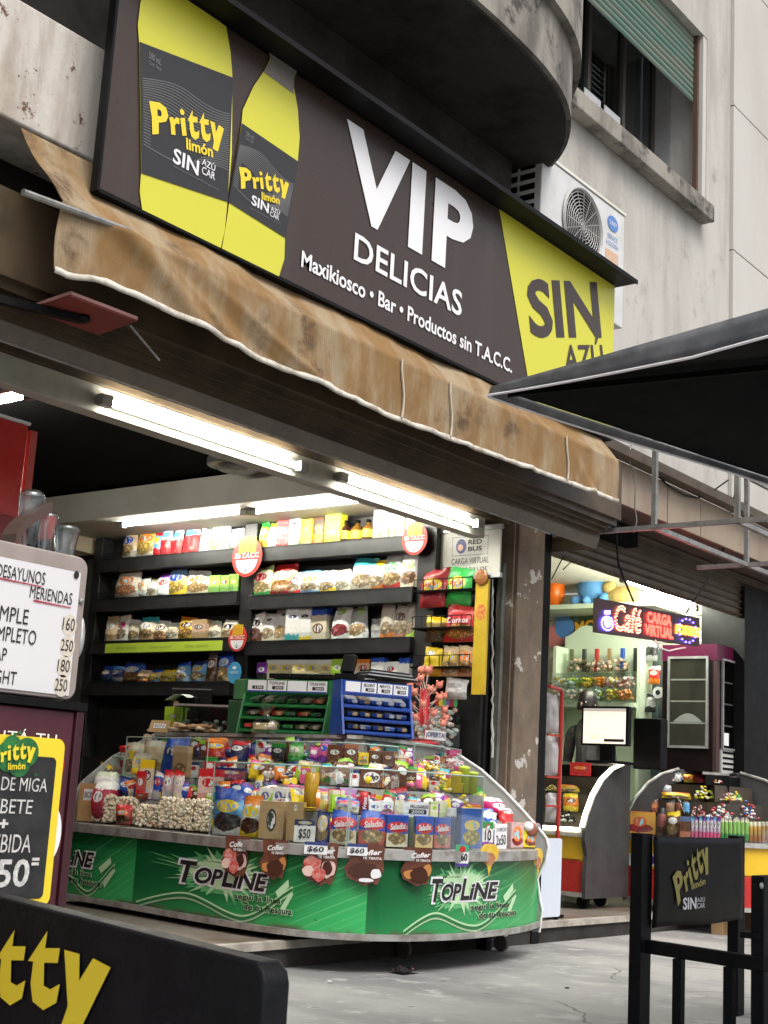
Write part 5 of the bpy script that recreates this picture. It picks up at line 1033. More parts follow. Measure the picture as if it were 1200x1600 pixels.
# fourth tier
for x0, x1, yt, kd, pk, lb in ((448, 476, 1160, 'bag', (GR, (.3, .55, .2), GR, CR, None, 0, 70), 'green sweets bag on the highest tier'), (482, 500, 1166, 'bag', (PU, (.55, .1, .4), PK, WH, None, 0, 71), 'magenta sweets bag on the highest tier'), (496, 514, 1155, 'bag', (PU, PK, PU, BL, None, 0, 72), 'purple sweets bag behind the magenta one'),
    (513, 538, 1164, 'box', (BR, (.14, .05, .03), BR, WH, (.35, .15, .08), 0, 73), 'brown chocolate carton left on the highest tier'), (536, 558, 1163, 'box', (BR, (.13, .05, .03), (.3, .1, .05), WH, None, 0, 74), 'brown chocolate carton beside the yellow packet'), (558, 575, 1176, 'box', (YE, YE, YE, OR, BB, 0, 75), 'small yellow packet among chocolate cartons'),
    (575, 593, 1173, 'box', (BK, BR, BR, WH, None, 0, 76), 'very dark carton right of the yellow packet'), (593, 613, 1174, 'box', (BR, (.1, .04, .03), BR, OR, None, 0, 77), 'dark carton with orange emblem on the highest tier'), (613, 637, 1180, 'box', (RD, (.5, .1, .08), CR, YE, None, 0, 78), 'small red carton at the end of the chocolates'),
    (424, 447, 1162, 'box', (BK, (.04, .05, .06), GR, WH, None, 0, 79), 'black carton with green top on the highest tier'), (358, 388, 1158, 'bag', (NV, (.03, .03, .08), RD, WH, None, 0, 80), 'dark navy bag left on the highest tier'), (388, 398, 1160, 'bag', (RD, NV, NV, None, None, 0, 81), 'slim dark bag by the glass on the highest tier'),
    (712, 734, 1172, 'box', (PK, (.55, .05, .15), PK, WH, None, 0, 82), 'crimson carton near the end cheek'), (708, 746, 1186, 'pillow', (PK, (.6, .05, .2), WH, WH, None, 0, 83), 'crimson and white packet lying near the end cheek')): cput(x0, x1, yt, 'D', kd, pk, lb, -.03 if x0 == 708 else 0)
cput(648, 668, 1160, 'D', 'heap', [WS[0], GS[1], WS[1]], 'glass jar heap of green and peach sweets on the highest tier', 0, .1); cput(668, 686, 1168, 'D', 'heap', RS, 'dark blue and red sweets in the glass on the highest tier', 0, .1); cput(684, 708, 1172, 'D', 'heap', [WS[1], YS[1], WS[1]], 'orange brown lollies in the glass on the highest tier', 0, .1); cput(645, 690, 1188, 'D', 'heap', YS, 'low yellow sweets before the glass on the highest tier', -.07, .06)
cput(405, 440, 1200, 'C', 'heap', [WS[3], YS[1], RS[2]], 'mixed white and pink sweets on the third tier', 0, .1); cput(440, 475, 1196, 'C', 'heap', [WS[0], RS[1], WS[3]], 'silver and navy sweets on the third tier', 0, .1); cput(500, 556, 1200, 'C', 'box', ((.14, .08, .06), (.22, .14, .1), (.3, .22, .15), CR, GR, 0, 84), 'wide brown tray of bars on the third tier', .02)
cput(340, 392, 1200, 'C', 'box', ((.1, .08, .1), (.3, .08, .1), NV, CR, PK, 0, 85), 'dim red and navy tray behind the glass corner', .02)
# left section
o, a, b, c_ = cput(247, 292, 1152, 'C', 'bag', (BL, (.03, .1, .4), BL, (.02, .05, .25), None, 0, 90), 'big royal blue bag leaning on the left tiers', 0, .1)
cput(270, 296, 1166, 'C', 'box', (KR, KR, TAN, None, BB, 0, 91), 'brown loaf packet beside the royal blue bag', -.04); cput(190, 222, 1160, 'C', 'bag', (TAN, CLR, CR, YE, TAN, 0, 92), 'clear bag of toast, left on the third tier'); cput(218, 256, 1157, 'C', 'bag', (KR, TAN, CLR, None, BB, 0, 93), 'clear bag of brown toast beside the blue bag')
cput(204, 236, 1176, 'C', 'bag', (YE, (.72, .66, .4), CLR, YE, None, 0, 94), 'clear bag with pale yellow paper before the toast', -.07); cput(318, 360, 1153, 'D', 'bag', ((.45, .03, .02), (.5, .05, .02), OR, YE, None, 0, 95), 'red bag with yellow stripe on the left top tier')
cput(310, 345, 1202, 'B', 'box', ((.6, .3, .25), (.66, .5, .45), RD, RD, None, 0, 96), 'pink and red carton behind the glass corner', .02); cput(236, 252, 1206, 'B', 'bag', (GY, BL, WH, RD, None, 0, 97), 'blue and white bag on the left second tier'); cput(252, 272, 1203, 'B', 'bag', (GY, (.55, .45, .45), RD, WH, None, 0, 98), 'white bag with red top, left of a pair'); cput(270, 288, 1204, 'B', 'bag', (CR, (.6, .5, .48), RD, CR, None, 0, 99), 'white bag with red top, right of a pair')
cput(186, 214, 1214, 'B', 'pillow', (NV, BL, NV, WH, None, 0, 100), 'dark blue packet on the left second tier', .02); cput(212, 226, 1205, 'B', 'card', (RD, (.5, .1, .08), RD, WH, None, 0, 101), 'red upright card on the left second tier', -.02); cput(215, 240, 1187, 'B', 'card', (WH, CR, YE, BK, None, 0, 102), 'yellow and white price card stuck on the left glass', -.0, .005)
cput(134, 152, 1166, 'C', 'pot', ((.4, .03, .05), (.45, .05, .08), GY, WH, None, 0, 103), 'crimson pot with pale lid, leftmost on the third tier'); cput(150, 168, 1166, 'C', 'pot', (RD, (.4, .04, .06), WH, NV, None, 0, 104), 'crimson pot with navy oval on the third tier'); cput(166, 191, 1164, 'C', 'pot', (RD, (.5, .03, .03), RD, WH, None, 0, 105), 'bright red pot on the left third tier')
cput(158, 175, 1150, 'D', 'pouch', (CR, TAN, CR, NV, None, 0, 106), 'pale cone shaped pouch with navy disc on the left top tier'); cput(178, 195, 1147, 'D', 'pouch', (CR, CR, TAN, RD, None, 0, 107), 'pale pouch with a red disc on the left top tier')
cput(138, 163, 1194, 'B', 'bag', (BK, (.06, .05, .03), YE, None, None, 0, 108), 'black bag with yellow top on the left second tier'); cput(148, 184, 1205, 'B', 'roll', (CR, WH, (.6, .66, .5), None, None, 0, 109), 'pale wrapped roll on the left second tier', -.03); cput(152, 178, 1219, 'F', 'roll', ((.4, .02, .05), (.4, .03, .06), WH, WH, None, 0, 110), 'dark red and white roll on the left ledge', .04)
o, a, b, c_ = cput(119, 156, 1224, 'F', 'card', M_card if False else mat('kraft_card', (.45, .28, .12), .7, (.38, .23, .1), 12), 'brown card with a white label at the left end of the ledge', -.03, .006); q = MB(); q.box(-a*.28, a*.32, -.0045, -.0036, b*.55, b*.85); q = q.build('label', M['wht'], None, origin=(0, 0, 0)); q.parent = o; face_text(o, 'BONI', .28, .76, .62, .78, .009, M['ink'], 0, 0, 0, a, b)
# ------------------------------------------------------------------ cards hanging from the ledge
choc = mat('chocolate_card', (.1, .03, .018), .4, (.16, .055, .03), 25)
def hangcard(x0, x1, y0, y1, label, extras, price=None, cone=False):
    xc = (x0+x1)/2; u = CUR.find(xc, -.03, .52); d = -.03; c = CUR.at(u, d, 0); ht, hb = ztop(c, y0), ztop(c, y1); wd = (x1-x0)*pj((c.x, c.y, .5))[2]/F/.92; hh = ht-hb
    n = CUR.nrm(u); n = (n+(-c.xy.to_3d().normalized())*.6).normalized(); f = Frame(V((c.x, c.y, hb))-V((-n.y, n.x, 0))*wd/2, V((-n.y, n.x, 0)), (0, 0, 1)); rs = random.Random(int(x0))
    o = thing('hanging_card', (c.x, c.y, hb), label, 'hanging card', 'sweet cards hanging from the counter ledge')
    if cone: pts = [(.5, 0), (.62, .3), (.95, .55), (1, .8), (.8, .97), (.5, 1), (.2, .97), (.0, .8), (.08, .5), (.4, .3)]
    else: pts = [(.12, 1), (.95, 1), (1, .95), (.97, .6), (1.0, .42), (.92, .2), (.85, .03), (.7, .08), (.55, .0), (.3, .1), (.1, .18), (0, .4), (.14, .62), (.08, .94)]
    m = MB(); m.prism([f.at(a*wd, b*hh, 0) for a, b in pts], f.n*.004); m.build('card', mat('cone_card', (.68, .42, .03), .4, (.72, .55, .1), 30) if cone else choc, o)
    if cone:
        m = MB(); m.add([f.at(a*wd, b*hh, .006) for a, b in ellipse(.5, .52, .3, .2)], [tuple(range(28))]); m.build('picture', mat('caramel_print', (.35, .12, .05), .4, (.5, .28, .15), 40), o, normals=False)
    else:
        m = MB(); ms = []
        for i, (a, b, r, r2, cl) in enumerate(extras): m.add([f.at(p*wd, q*hh, .006+i*.0015) for p, q in [(a+(p_-a)*(1+.28*noise.noise(V((p_*7, q_*7, i+x0)))), b+(q_-b)*(1+.28*noise.noise(V((p_*7, q_*7, i+9))))) for p_, q_ in ellipse(a, b, r, r2, 20, i)]], [tuple(range(20))], i); ms.append(PC[cl])
        m.build('fruit_picture', ms, o, normals=False)
        text('Cofler', f, wd*.3, wd*.92, hh*.74, hh*.87, .015, M['wht'], o, .03, .25, rot=.08); text('TE TIENTA', f, wd*.45, wd*.92, hh*.64, hh*.7, .015, M['wht'], o, .02, .1)
    if price:
        a0, a1, b0, b1 = price; poly2d([(wd*a0, hh*b0), (wd*a1, hh*b0), (wd*a1, hh*b1), (wd*a0, hh*b1)], f, .018, M['wht'], o, 'price_tag'); poly2d([(wd*a0, hh*(b1-.07)), (wd*a1, hh*(b1-.07)), (wd*a1, hh*b1), (wd*a0, hh*b1)], f, .0195, mat('tag_navy', (.03, .05, .2), .4), o, 'price_band')
        text('$60', f, wd*(a0+.12*(a1-a0)), wd*(a0+.85*(a1-a0)), hh*(b0+.04), hh*(b1-.1), .021, M['ink'], o, .02, .1)
    return o
PC = dict(straw=mat('print_strawberry', (.5, .06, .06), .35, (.6, .3, .25), 40), cream=mat('print_cream', (.7, .5, .45), .4), nut=mat('print_almond', (.5, .22, .06), .4), dark=mat('print_dark_choc', (.06, .018, .01), .3), white=M['wht'])
sb = [(.3, .5, .24, .17, 'straw'), (.75, .4, .2, .2, 'cream'), (.72, .42, .14, .16, 'dark'), (.2, .33, .16, .12, 'cream'), (.5, .26, .2, .15, 'straw')]; nb = [(.3, .3, .2, .12, 'nut'), (.85, .42, .14, .16, 'nut'), (.6, .3, .3, .2, 'dark')]; wb = [(.5, .35, .4, .2, 'dark'), (.8, .3, .14, .12, 'white'), (.55, .14, .2, .05, 'white')]
hangcard(347, 391, 1306, 1371, 'strawberry chocolate card with no price, first hanging left', sb); hangcard(407, 450, 1312, 1374, 'almond chocolate card, second hanging left', nb); hangcard(475, 527, 1316, 1384, 'strawberry chocolate card with a white 60 tag', sb, (.05, .7, .72, 1.0)); hangcard(540, 598, 1319, 1384, 'dark chocolate card with white cream and a 60 tag', wb, (.05, .55, .72, 1.0)); hangcard(626, 674, 1324, 1385, 'almond chocolate card without a tag on the right panel', nb)
hangcard(746, 780, 1318, 1368, 'bigger yellow cone shaped card hanging on the right', None, None, True); hangcard(830, 850, 1325, 1372, 'smaller yellow cone shaped card near the counter end', None, None, True)
u = CUR.find(721, -.03, .52); c = CUR.at(u, -.03, 0); n = (CUR.nrm(u)-c.xy.to_3d().normalized()*.6).normalized(); h0, h1 = ztop(c, 1354), ztop(c, 1320); f = Frame((c.x, c.y, h0), V((-n.y, n.x, 0)), (0, 0, 1)); w_ = .078
o = thing('hanging_card', (c.x, c.y, h0), 'white price card with green top and red dot hanging on the ledge', 'hanging card', 'sweet cards hanging from the counter ledge'); m = MB(); m.prism([f.at(a, b, 0) for a, b in ((-w_/2, 0), (w_/2, 0), (w_/2, h1-h0), (-w_/2, h1-h0))], f.n*.003); m.build('card', M['wht'], o)
hh = h1-h0; poly2d([(-w_/2, hh*.68), (w_/2, hh*.68), (w_/2, hh), (-w_/2, hh)], f, .004, mat('card_green', (.05, .35, .18), .4), o, 'green_band'); poly2d([(-w_/2, 0), (w_/2, 0), (w_/2, hh*.15), (-w_/2, hh*.15)], f, .004, mat('card_purple', (.08, .05, .25), .4), o, 'purple_band'); poly2d(ellipse(0, hh*.8, w_*.24, hh*.15), f, .006, M['red'], o, 'dot'); text('$60', f, -w_*.4, w_*.4, hh*.22, hh*.62, .006, M['ink'], o, .03)
# ================================================================== on top of the kiosk counter
def tplace(x, d=.74, z=1.15): u = CUR.find(x, d, z); return CUR.at(u, d, z), CUR.nrm(u)
def local(xc, dd=0, ang=.5, nrm=None):
    """Frame on the counter top: origin, right, up, facing the street; and metres per photo pixel there."""
    p, n = tplace(xc, .74+dd); fc = (n*(1-ang)+(-p.xy.to_3d().normalized())*ang).normalized() if nrm is None else V(nrm).normalized(); return Frame(p, V((-fc.y, fc.x, 0)), (0, 0, 1)), pj(p)[2]/F
def fbox(m, f, a0, a1, b0, b1, d0, d1, mi=0): return m.obox(f.at(a0, b0, d0), f.u*(a1-a0), f.n*(d1-d0), f.v*(b1-b0), mi)
def rack(x0, x1, yt, label, col, signs, rows, name, ang=.5, dd=0, nrm=None, ws=1):
    xc = (x0+x1)/2; f, k = local(xc, dd, ang, nrm); w_ = (x1-x0)*k*ws; h = ztop(f.o, yt)-f.o.z; o = thing(name, f.o, label, 'rack', None)
    mt = mat(name+'_plastic', col, .35, tuple(c*.7 for c in col), 10); sides = []
    for s in (-1, 1):
        m = MB(); m.prism([f.at(s*w_/2, 0, .1), f.at(s*w_/2, 0, -.12), f.at(s*w_/2, h, -.12), f.at(s*w_/2, h, .02), f.at(s*w_/2, h*.72, .03)], f.u*(-s*.012)); m.build('side_panel', mt, o)
    m = MB(); fbox(m, f, -w_/2+.013, w_/2-.013, 0, h, -.118, -.11); m.build('back_panel', mt, o)
    m = MB(); fbox(m, f, -w_/2+.013, w_/2-.013, h*.74, h*.99, .02, .03); m.build('header', mt, o)
    for r in range(rows):
        z = h*.7*r/rows; m = MB(); a, b = f.at(-w_/2+.013, z+.055, -.1), f.at(w_/2-.013, z+.055, -.1); d = f.n*(.2-.02*r)-f.v*.045; m.obox(a, b-a, d, f.v*.006)
        fbox(m, f, -w_/2+.013, w_/2-.013, z+.005, z+.024, .09-.02*r, .096-.02*r); m.build('tray', mt, o)
    n = len(signs)
    for i, (s1, s2) in enumerate(signs):
        a0, a1 = -w_/2+.02+(w_-.04)*i/n+.004, -w_/2+.02+(w_-.04)*(i+1)/n-.004
        m = MB(); fbox(m, f, a0, a1, h*.76, h*.97, .031, .034); sg = m.build('price_label', M['wht'], o)
        if s1: text(s1, f, a0+.01, a1-.01, h*.895, h*.95, .036, M['ink'], sg, .02, .1)
        if s2:
            m = MB(); fbox(m, f, a0+(a1-a0)*.25, a1-(a1-a0)*.15, h*.81, h*.87, .0342, .0352); m.build('black_label', M['ink'], sg); text(s2, f, a0+(a1-a0)*.4, a1-(a1-a0)*.2, h*.822, h*.858, .0365, M['wht'], sg, .01)
        m = MB(); fbox(m, f, a0, a1, h*.76, h*.785, .0342, .035); m.build('label_band', mat('label_blue', (.03, .06, .35), .4) if 'label_blue' not in bpy.data.materials else bpy.data.materials['label_blue'], sg)
    rs = random.Random(int(x0)); return o, f, w_, h
def gum(f, a, b, d, label, cols, grp, seed):
    """A tray's row of slim gum packets lying side by side, each its own thing."""
    rs = random.Random(seed*17+int(a*1e4)); w_ = rs.uniform(.04, .055); L_ = rs.uniform(.09, .13); m.obox(V((-w_/2, -.06, 0)), (w_, rs.uniform(-.006, .006), 0), (rs.uniform(-.02, .02), L_, .03), (0, -.003, .016), 0); m.obox(V((-w_/2-.001, -.062, -.001)), (w_+.002, 0, 0), (0, .026, .007), (0, -.003, .018), 1)
    o = m.build('gum_packet', cols, None, bevel=.002, origin=(0, 0, 0)); p = f.at(a, b, d); o.location = p; o.rotation_euler = (0, 0, math.atan2(f.n.y, f.n.x)+math.pi/2); WP[o.name] = p; return tag(o, label, 'gum', grp)
def fill(f, w_, h, rows, n, cols, what, grp):
    rs = random.Random(n)
    for r in range(rows):
        for i in range(n):
            c = rs.choice(cols); a = -w_/2+.03+(w_-.06)*(i+.5)/n
            gum(f, a, h*.7*r/rows+.035, .0-.02*r+.02, what+', %s row, %s from the left' % (('lowest', 'middle', 'upper')[r], ('first', 'second', 'third', 'fourth', 'fifth', 'sixth', 'seventh')[i]), c, grp, i)
def gm(n, c): return bpy.data.materials[n] if n in bpy.data.materials else mat(n, c, .3)
gA = [[gm('gum_grey', (.3, .27, .22)), gm('gum_olive', (.16, .16, .08))], [gm('gum_dark', (.05, .06, .05)), gm('gum_green', (.05, .25, .08))], [gm('gum_tan', (.35, .25, .12)), gm('gum_red', (.45, .05, .04))]]
gB = [[gm('gum_white', (.6, .62, .66)), gm('gum_blue', (.03, .09, .4))], [gm('gum_blue', (.03, .09, .4)), gm('gum_white', (.6, .62, .66))], [gm('gum_tan', (.35, .25, .12)), gm('gum_blue', (.03, .09, .4))]]
o, f, w_, h = rack(372, 522, 1062, 'green plastic gum rack with white price labels on the counter top', (.01, .16, .045), [('', '100'), ('TOPLINE', '2000'), ('', ''), ('TOPLINE SEVEN', '2000')], 3, 'gum_rack', .5, 0, (-1, -.28, 0), 1.0); fill(f, w_, h, 3, 6, gA, 'gum packet in the green rack', 'gum packets in the green rack')
o, f, w_, h = rack(524, 640, 1066, 'blue plastic gum rack beside the lollipop tree', (.01, .06, .34), [('', ''), ('BELDENT', '2000'), ('MENTOL', '2000'), ('FRUTAS', '2000')], 3, 'gum_rack', .35, .03, (-.62, -1, 0), 1.02); fill(f, w_, h, 3, 5, gB, 'gum packet in the blue rack', 'gum packets in the blue rack')
# dark things lying on the racks
f, k = local(470, .06); m = MB(); z = ztop(f.o, 1061)-f.o.z
for i in range(6): fbox(m, f, -.22+i*.07, -.16+i*.07, z, z+.028, -.08, .03)
tag(m.build('tray_of_boxes', M['black'], None, bevel=.003), 'row of small black boxes on top of the green rack', 'boxes')
f, k = local(541, .05); z = ztop(f.o, 1062)-f.o.z; o = thing('card_reader', f.at(0, z, 0), 'black card terminal standing on the racks by the cream cartons', 'card reader'); m = MB(); fbox(m, f, -.07, .07, z, z+.03, -.06, .06); m.build('cradle', M['black'], o, bevel=.004); m = MB(); m.obox(f.at(-.045, z+.03, .02), f.u*.08, f.v*.1-f.n*.05, f.n*.03+f.v*.012); m.build('handset', M['black'], o, bevel=.006)
f, k = local(600, .05, .35); z = ztop(f.o, 1062)-f.o.z; m = MB()
for i in range(5): fbox(m, f, -.2+.01*i, .2-.02*i, z+i*.009, z+i*.009+.007, -.06, .06, i % 2)
tag(m.build('magazine_stack', [M['black'], M['alu']], None), 'flat stack of dark trays on top of the blue rack', 'trays')
# lollipop tree
p, n = tplace(660, .70); k = pj(p)[2]/F; hh = ztop(p, 1045)-p.z; LO = thing('lollipop_tree', p, 'red stand bristling with pink lollipops on the counter top', 'lollipop stand')
m = MB(); m.lathe(p, [(0, 0), (.1, 0), (.1, .012), (.05, .02), (.032, .04), (.032, hh*.72), (.028, hh*.73), (0, hh*.73)], 16); m.build('stand', mat('stand_red', (.5, .02, .03), .3), LO, smooth=True)
pk_, st_ = mat('lollipop_pink', (.75, .28, .2), .3, (.65, .2, .16), 20), mat('lollipop_stick', (.75, .7, .62), .5); rs = random.Random(3)
for i in range(26):
    a = i*2.4; z = hh*(.12+.6*i/26); r = .13*(1-.35*i/26)+rs.uniform(-.01, .02); up = .05+.02*rs.random(); e = p+V((r*math.cos(a), r*math.sin(a), z+up)); s = p+V((.03*math.cos(a), .03*math.sin(a), z)); l = MB(); l.tube([s, e], .003, 5); ls = l.build('stick', st_, LO); l = MB(); l.ball(e, .023, .023, .021, 10, 7); l.ball(e+V((.013, -.01, .02)), .009); l.ball(e+V((-.013, .006, .02)), .009); l.build('lollipop', pk_, ls, smooth=True)
for a in (0, 2.1, 4.2): e = p+V((.03*math.cos(a), .03*math.sin(a), hh*.98)); l = MB(); l.tube([p+V((0, 0, hh*.73)), e], .003, 5); ls = l.build('stick', st_, LO); l = MB(); l.ball(e, .024); l.ball(e+V((.012, -.01, .022)), .01); l.build('lollipop', pk_, ls, smooth=True)
# clear box of sweets, OFERTA
f, k = local(716, -.06, .4); w_ = 84*k; h = ztop(f.o, 1082)-f.o.z-.02; o = thing('sweet_box', f.o, 'clear box heaped with pale wrapped sweets and a label reading OFERTA', 'sweet box')
m = MB(); a, b = -w_/2, w_/2
for q in (((a, 0, .08), (b, 0, .08), (b, h*.45, .08), (a, h*.45, .08)), ((a, 0, -.08), (b, 0, -.08), (b, h, -.08), (a, h, -.08)), ((a, 0, .08), (a, 0, -.08), (a, h*.6, -.08), (a, h*.45, .08)), ((b, 0, .08), (b, 0, -.08), (b, h, -.08), (b, h, .08))): m.quad(*[f.at(*c) for c in q])
fbox(m, f, a, b, -.008, 0, -.08, .08); m.build('clear_case', M['film'], o)
m = MB(); rs = random.Random(8)
for i in range(230): x = rs.uniform(-.47, .47)*w_; t = (x/w_+.5); m.ball(f.at(x, rs.uniform(.03, .95)*h*(.45+.5*t), rs.uniform(-.07, .07)), .022, .014, .014, 7, 5, rs.randrange(4))
m.build('sweets', WS, o)['kind'] = 'stuff'
m = MB()
for i, c in enumerate((0, 1, 2, 3, 0, 2)): m.prism([f.at(-w_*.1+w_*.1*i+x, h*.88+y, .06) for x, y in ellipse(0, 0, w_*.055, h*.09, 12)], f.n*.004, c)
m.build('header_letters', [M['red'], M['yel2'], mat('letter_green', (.1, .4, .12), .4), mat('letter_violet', (.3, .15, .5), .4)], o)
m = MB(); fbox(m, f, -w_*.42, w_*.12, h*.1, h*.28, .082, .084); m.build('label', M['wht'], o); text('¡OFERTA!', f, -w_*.4, w_*.1, h*.13, h*.25, .086, mat('offer_ink', (.05, .08, .2), .5), o, .03)
# bag with bread, box, tin, bread slices, register
f, k = local(414, -.1); w_ = 52*k; h = ztop(f.o, 1102)-f.o.z; o = thing('tied_bag', f.o, 'knotted clear bag with cheese and bread before the green rack', 'bag')
m = MB(); fbox(m, f, -w_*.4, w_*.1, .0, h*.38, -.03, .03); m.build('cheese', mat('pale_cheese', (.7, .55, .28), .5), o, bevel=.008); m = MB(); m.ball(f.at(w_*.25, h*.25, 0), w_*.2, w_*.2, h*.24); m.build('bread', mat('pale_bread', (.68, .5, .36), .7), o, smooth=True)
m = MB(); m.lathe(f.o, [(w_*.42, .0), (w_*.5, h*.12), (w_*.45, h*.35), (w_*.25, h*.55), (.015, h*.68), (.02, h*.74), (.05, h*.97), (.055, h)], 18); m.build('bag_film', clear('milky_film', (.85, .86, .85), .12, .2), o, smooth=True)
f, k = local(322, .04); w_ = 98*k; h = ztop(f.o, 1105)-f.o.z; o = thing('clear_box', f.o, 'long clear plastic box of small packets behind the bread slices', 'box'); m = MB()
for q in (((-1, 0, 1), (1, 0, 1), (1, 1, 1), (-1, 1, 1)), ((-1, 0, -1), (1, 0, -1), (1, 1, -1), (-1, 1, -1)), ((-1, 0, 1), (-1, 0, -1), (-1, 1, -1), (-1, 1, 1)), ((1, 0, 1), (1, 0, -1), (1, 1, -1), (1, 1, 1))): m.quad(*[f.at(c[0]*w_/2, c[1]*h, c[2]*.08) for c in q])
m.build('case', clear('grey_plastic', (.72, .74, .74), .12, .15), o); m = MB(); fbox(m, f, -w_/2-.004, w_/2+.004, h, h+.012, -.085, .085); m.build('lid_rim', M['alu'], o)
m = MB(); rs = random.Random(5)
for i in range(60): m.ball(f.at(rs.uniform(-.46, .46)*w_, rs.uniform(.03, .5)*h, rs.uniform(-.07, .07)), .022, .014, .012, 6, 4, rs.randrange(4))
m.build('packets', [gm('gum_grey', 0), gm('gum_olive', 0), WS[2], M['black']], o)['kind'] = 'stuff'
f, k = local(300, -.1); o = thing('bread_tray', f.o, 'heap of floury flat bread slices on the counter top', 'bread'); m = MB(); rs = random.Random(6)
for i in range(26):
    a, b, d = rs.uniform(-.13, .15), rs.uniform(.012, .05), rs.uniform(-.07, .07); c = f.at(a, b*(1-abs(a)*3), d); t = rs.uniform(0, 3); e = V((math.cos(t), math.sin(t), rs.uniform(-.2, .2)))*rs.uniform(.03, .045); g_ = V((-math.sin(t), math.cos(t), rs.uniform(-.2, .2)))*.03
    m.prism([c+e*math.cos(q)+g_*math.sin(q) for q in [6.283*j/10 for j in range(10)]], (0, 0, .012), rs.randrange(2))
m.build('slices', [mat('floury_bread', (.68, .56, .4), .8), mat('crust', (.45, .25, .12), .7)], o, bevel=.003)['kind'] = 'stuff'
f, k = local(238, -.1); w_ = 34*k; m = MB(); m.obox(f.at(-w_/2, 0, .03), f.u*w_, f.v*.075-f.n*.04, f.n*.006, 0); o = thing('price_stand', f.o, 'brown tilted price card with a white label on the counter top', 'card'); m.build('card', bpy.data.materials['kraft_card'], o)
f2 = Frame(f.at(0, 0, .036), f.u, (f.v*.075-f.n*.04)); poly2d([(-w_*.3, .028), (w_*.3, .028), (w_*.3, .06), (-w_*.3, .06)], f2, .001, M['wht'], o, 'label'); text('BONI', f2, -w_*.24, w_*.24, .034, .054, .003, M['ink'], o)
f, k = local(265, .12); w_ = 72*k; h = ztop(f.o, 1077)-f.o.z; o = thing('till_screen', f.o, 'back of a black till screen at the left of the counter top', 'monitor'); m = MB(); m.obox(f.at(-w_/2, h*.05, .0), f.u*w_, f.v*h*.95-f.n*.02, f.n*.03); m.build('screen_back', M['black'], o, bevel=.008); m = MB(); fbox(m, f, -.05, .05, 0, h*.5, -.06, -.03); fbox(m, f, -.12, .12, 0, .015, -.14, .04); m.build('stand', M['black'], o, bevel=.004); m = MB(); m.bar(f.at(-w_/2+.01, h+.002, .0), f.at(w_/2-.01, h+.002, .0), .008, .006); m.build('bright_edge', M['zinc'], o)
f, k = local(208, .06); w_ = 40*k; h = ztop(f.o, 1085)-f.o.z; o = thing('receipt_printer', f.o, 'dark till device with a blue and white paper strip on top', 'till'); m = MB(); fbox(m, f, -.02, w_*.6, 0, h*.6, -.1, .03); fbox(m, f, 0, w_*.55, h*.6, h*.95, -.08, 0); m.build('body', M['black'], o, bevel=.012)
m = MB(); m.grid(lambda u, v: f.at(-w_*.55+w_*.95*u, h*(.82+.16*math.sin(u*2.6))+.01*v, .08-.14*v), 10, 3); m.build('paper', mat('blue_white_paper', (.7, .75, .72), .5, (.15, .4, .6), 6, .52, .56), o, solid=.002); m = MB(); m.bar(f.at(-w_*.25, 0, .05), f.at(-w_*.2, h*.82, .03), .035, .01); m.build('support', mat('pale_wood', (.5, .33, .14), .6), o)
f, k = local(150, .02); w_ = 32*k; h = ztop(f.o, 1104)-f.o.z; o = goods('box', w_, h*.85, .1, pack((.6, .6, .02), LM, (.4, .62, .04), (.3, .5, .03), None, 0, 77, .4, .6), 'carton'); put(o, f.at(0, .02, 0), math.atan2(f.n.y, f.n.x)+math.pi/2, 'lime green box at the left end of the counter top', 'box', None)
f, k = local(152, -.03); m = MB(); fbox(m, f, -.12, .16, 0, .018, -.1, .08); tag(m.build('cash_tray', M['steel'], None, bevel=.004), 'flat grey metal tray under the lime green box', 'tray')
# cup strip left of racks
f, k = local(374, .1); m = MB(); z = ztop(f.o, 1060)-f.o.z; o = thing('green_organiser', f.o, 'dark green see-through holder beside the pale blue hanger', 'holder'); fbox(m, f, -.07, .05, 0, z*.6, -.05, .05); m.build('holder_box', mat('bottle_green_plastic', (.03, .09, .045), .2), o, bevel=.006); m = MB(); fbox(m, f, -.05, .05, z*.62, z*.98, -.04, .03); m.build('upper_box', mat('mid_green_plastic', (.06, .2, .08), .3), o, bevel=.006)
# ================================================================== café cart at the left
CY = 3.0; cr = P(103, 1260, 'Y', CY).x; ct_ = P(60, 1106, 'Y', CY).z
CA = thing('cafe_cart', (1.95, CY, 0), 'dark maroon coffee cart with a menu board and a chalk poster on its front', 'cart')
mar = mat('maroon_laminate', (.07, .015, .025), .4, (.05, .011, .018), 5, c3=(.12, .04, .05), s3=30, l3=.68, h3=.74)
MB().box(1.3, cr, CY, CY+.6, .08, ct_).build('cabinet', mar, CA, bevel=.006); MB().box(cr+.001, cr+.028, CY-.008, CY+.61, .08, ct_+.002).build('corner_post', mat('maroon_edge', (.04, .008, .014), .4), CA, bevel=.004); MB().box(1.28, cr+.032, CY-.012, CY+.62, ct_+.003, ct_+.025).build('top_board', M['black'], CA)
for x in (1.4, cr-.1): MB().box(x-.03, x+.03, CY+.1, CY+.16, 0, .08).build('foot', M['black'], CA)
cf = Frame((0, CY, 0), (1, 0, 0), (0, 0, 1))
def cz(x, y): q = P(x, y, 'Y', CY); return q.x, q.z
text('DISFRUTÁ TU', cf, cz(0, 1150)[0]-.17, cz(88, 1150)[0], cz(60, 1163)[1], cz(60, 1141)[1], .003, M['wht'], CA, 0, 0, 1.1)
poly2d(ellipse(*cz(94, 1196), .012, .024), cf, .003, M['red'], CA, 'red_spot'); e = cz(76, 1302); poly2d(ellipse(e[0], e[1], .04, .075), cf, .003, M['wht'], CA, 'white_disc')
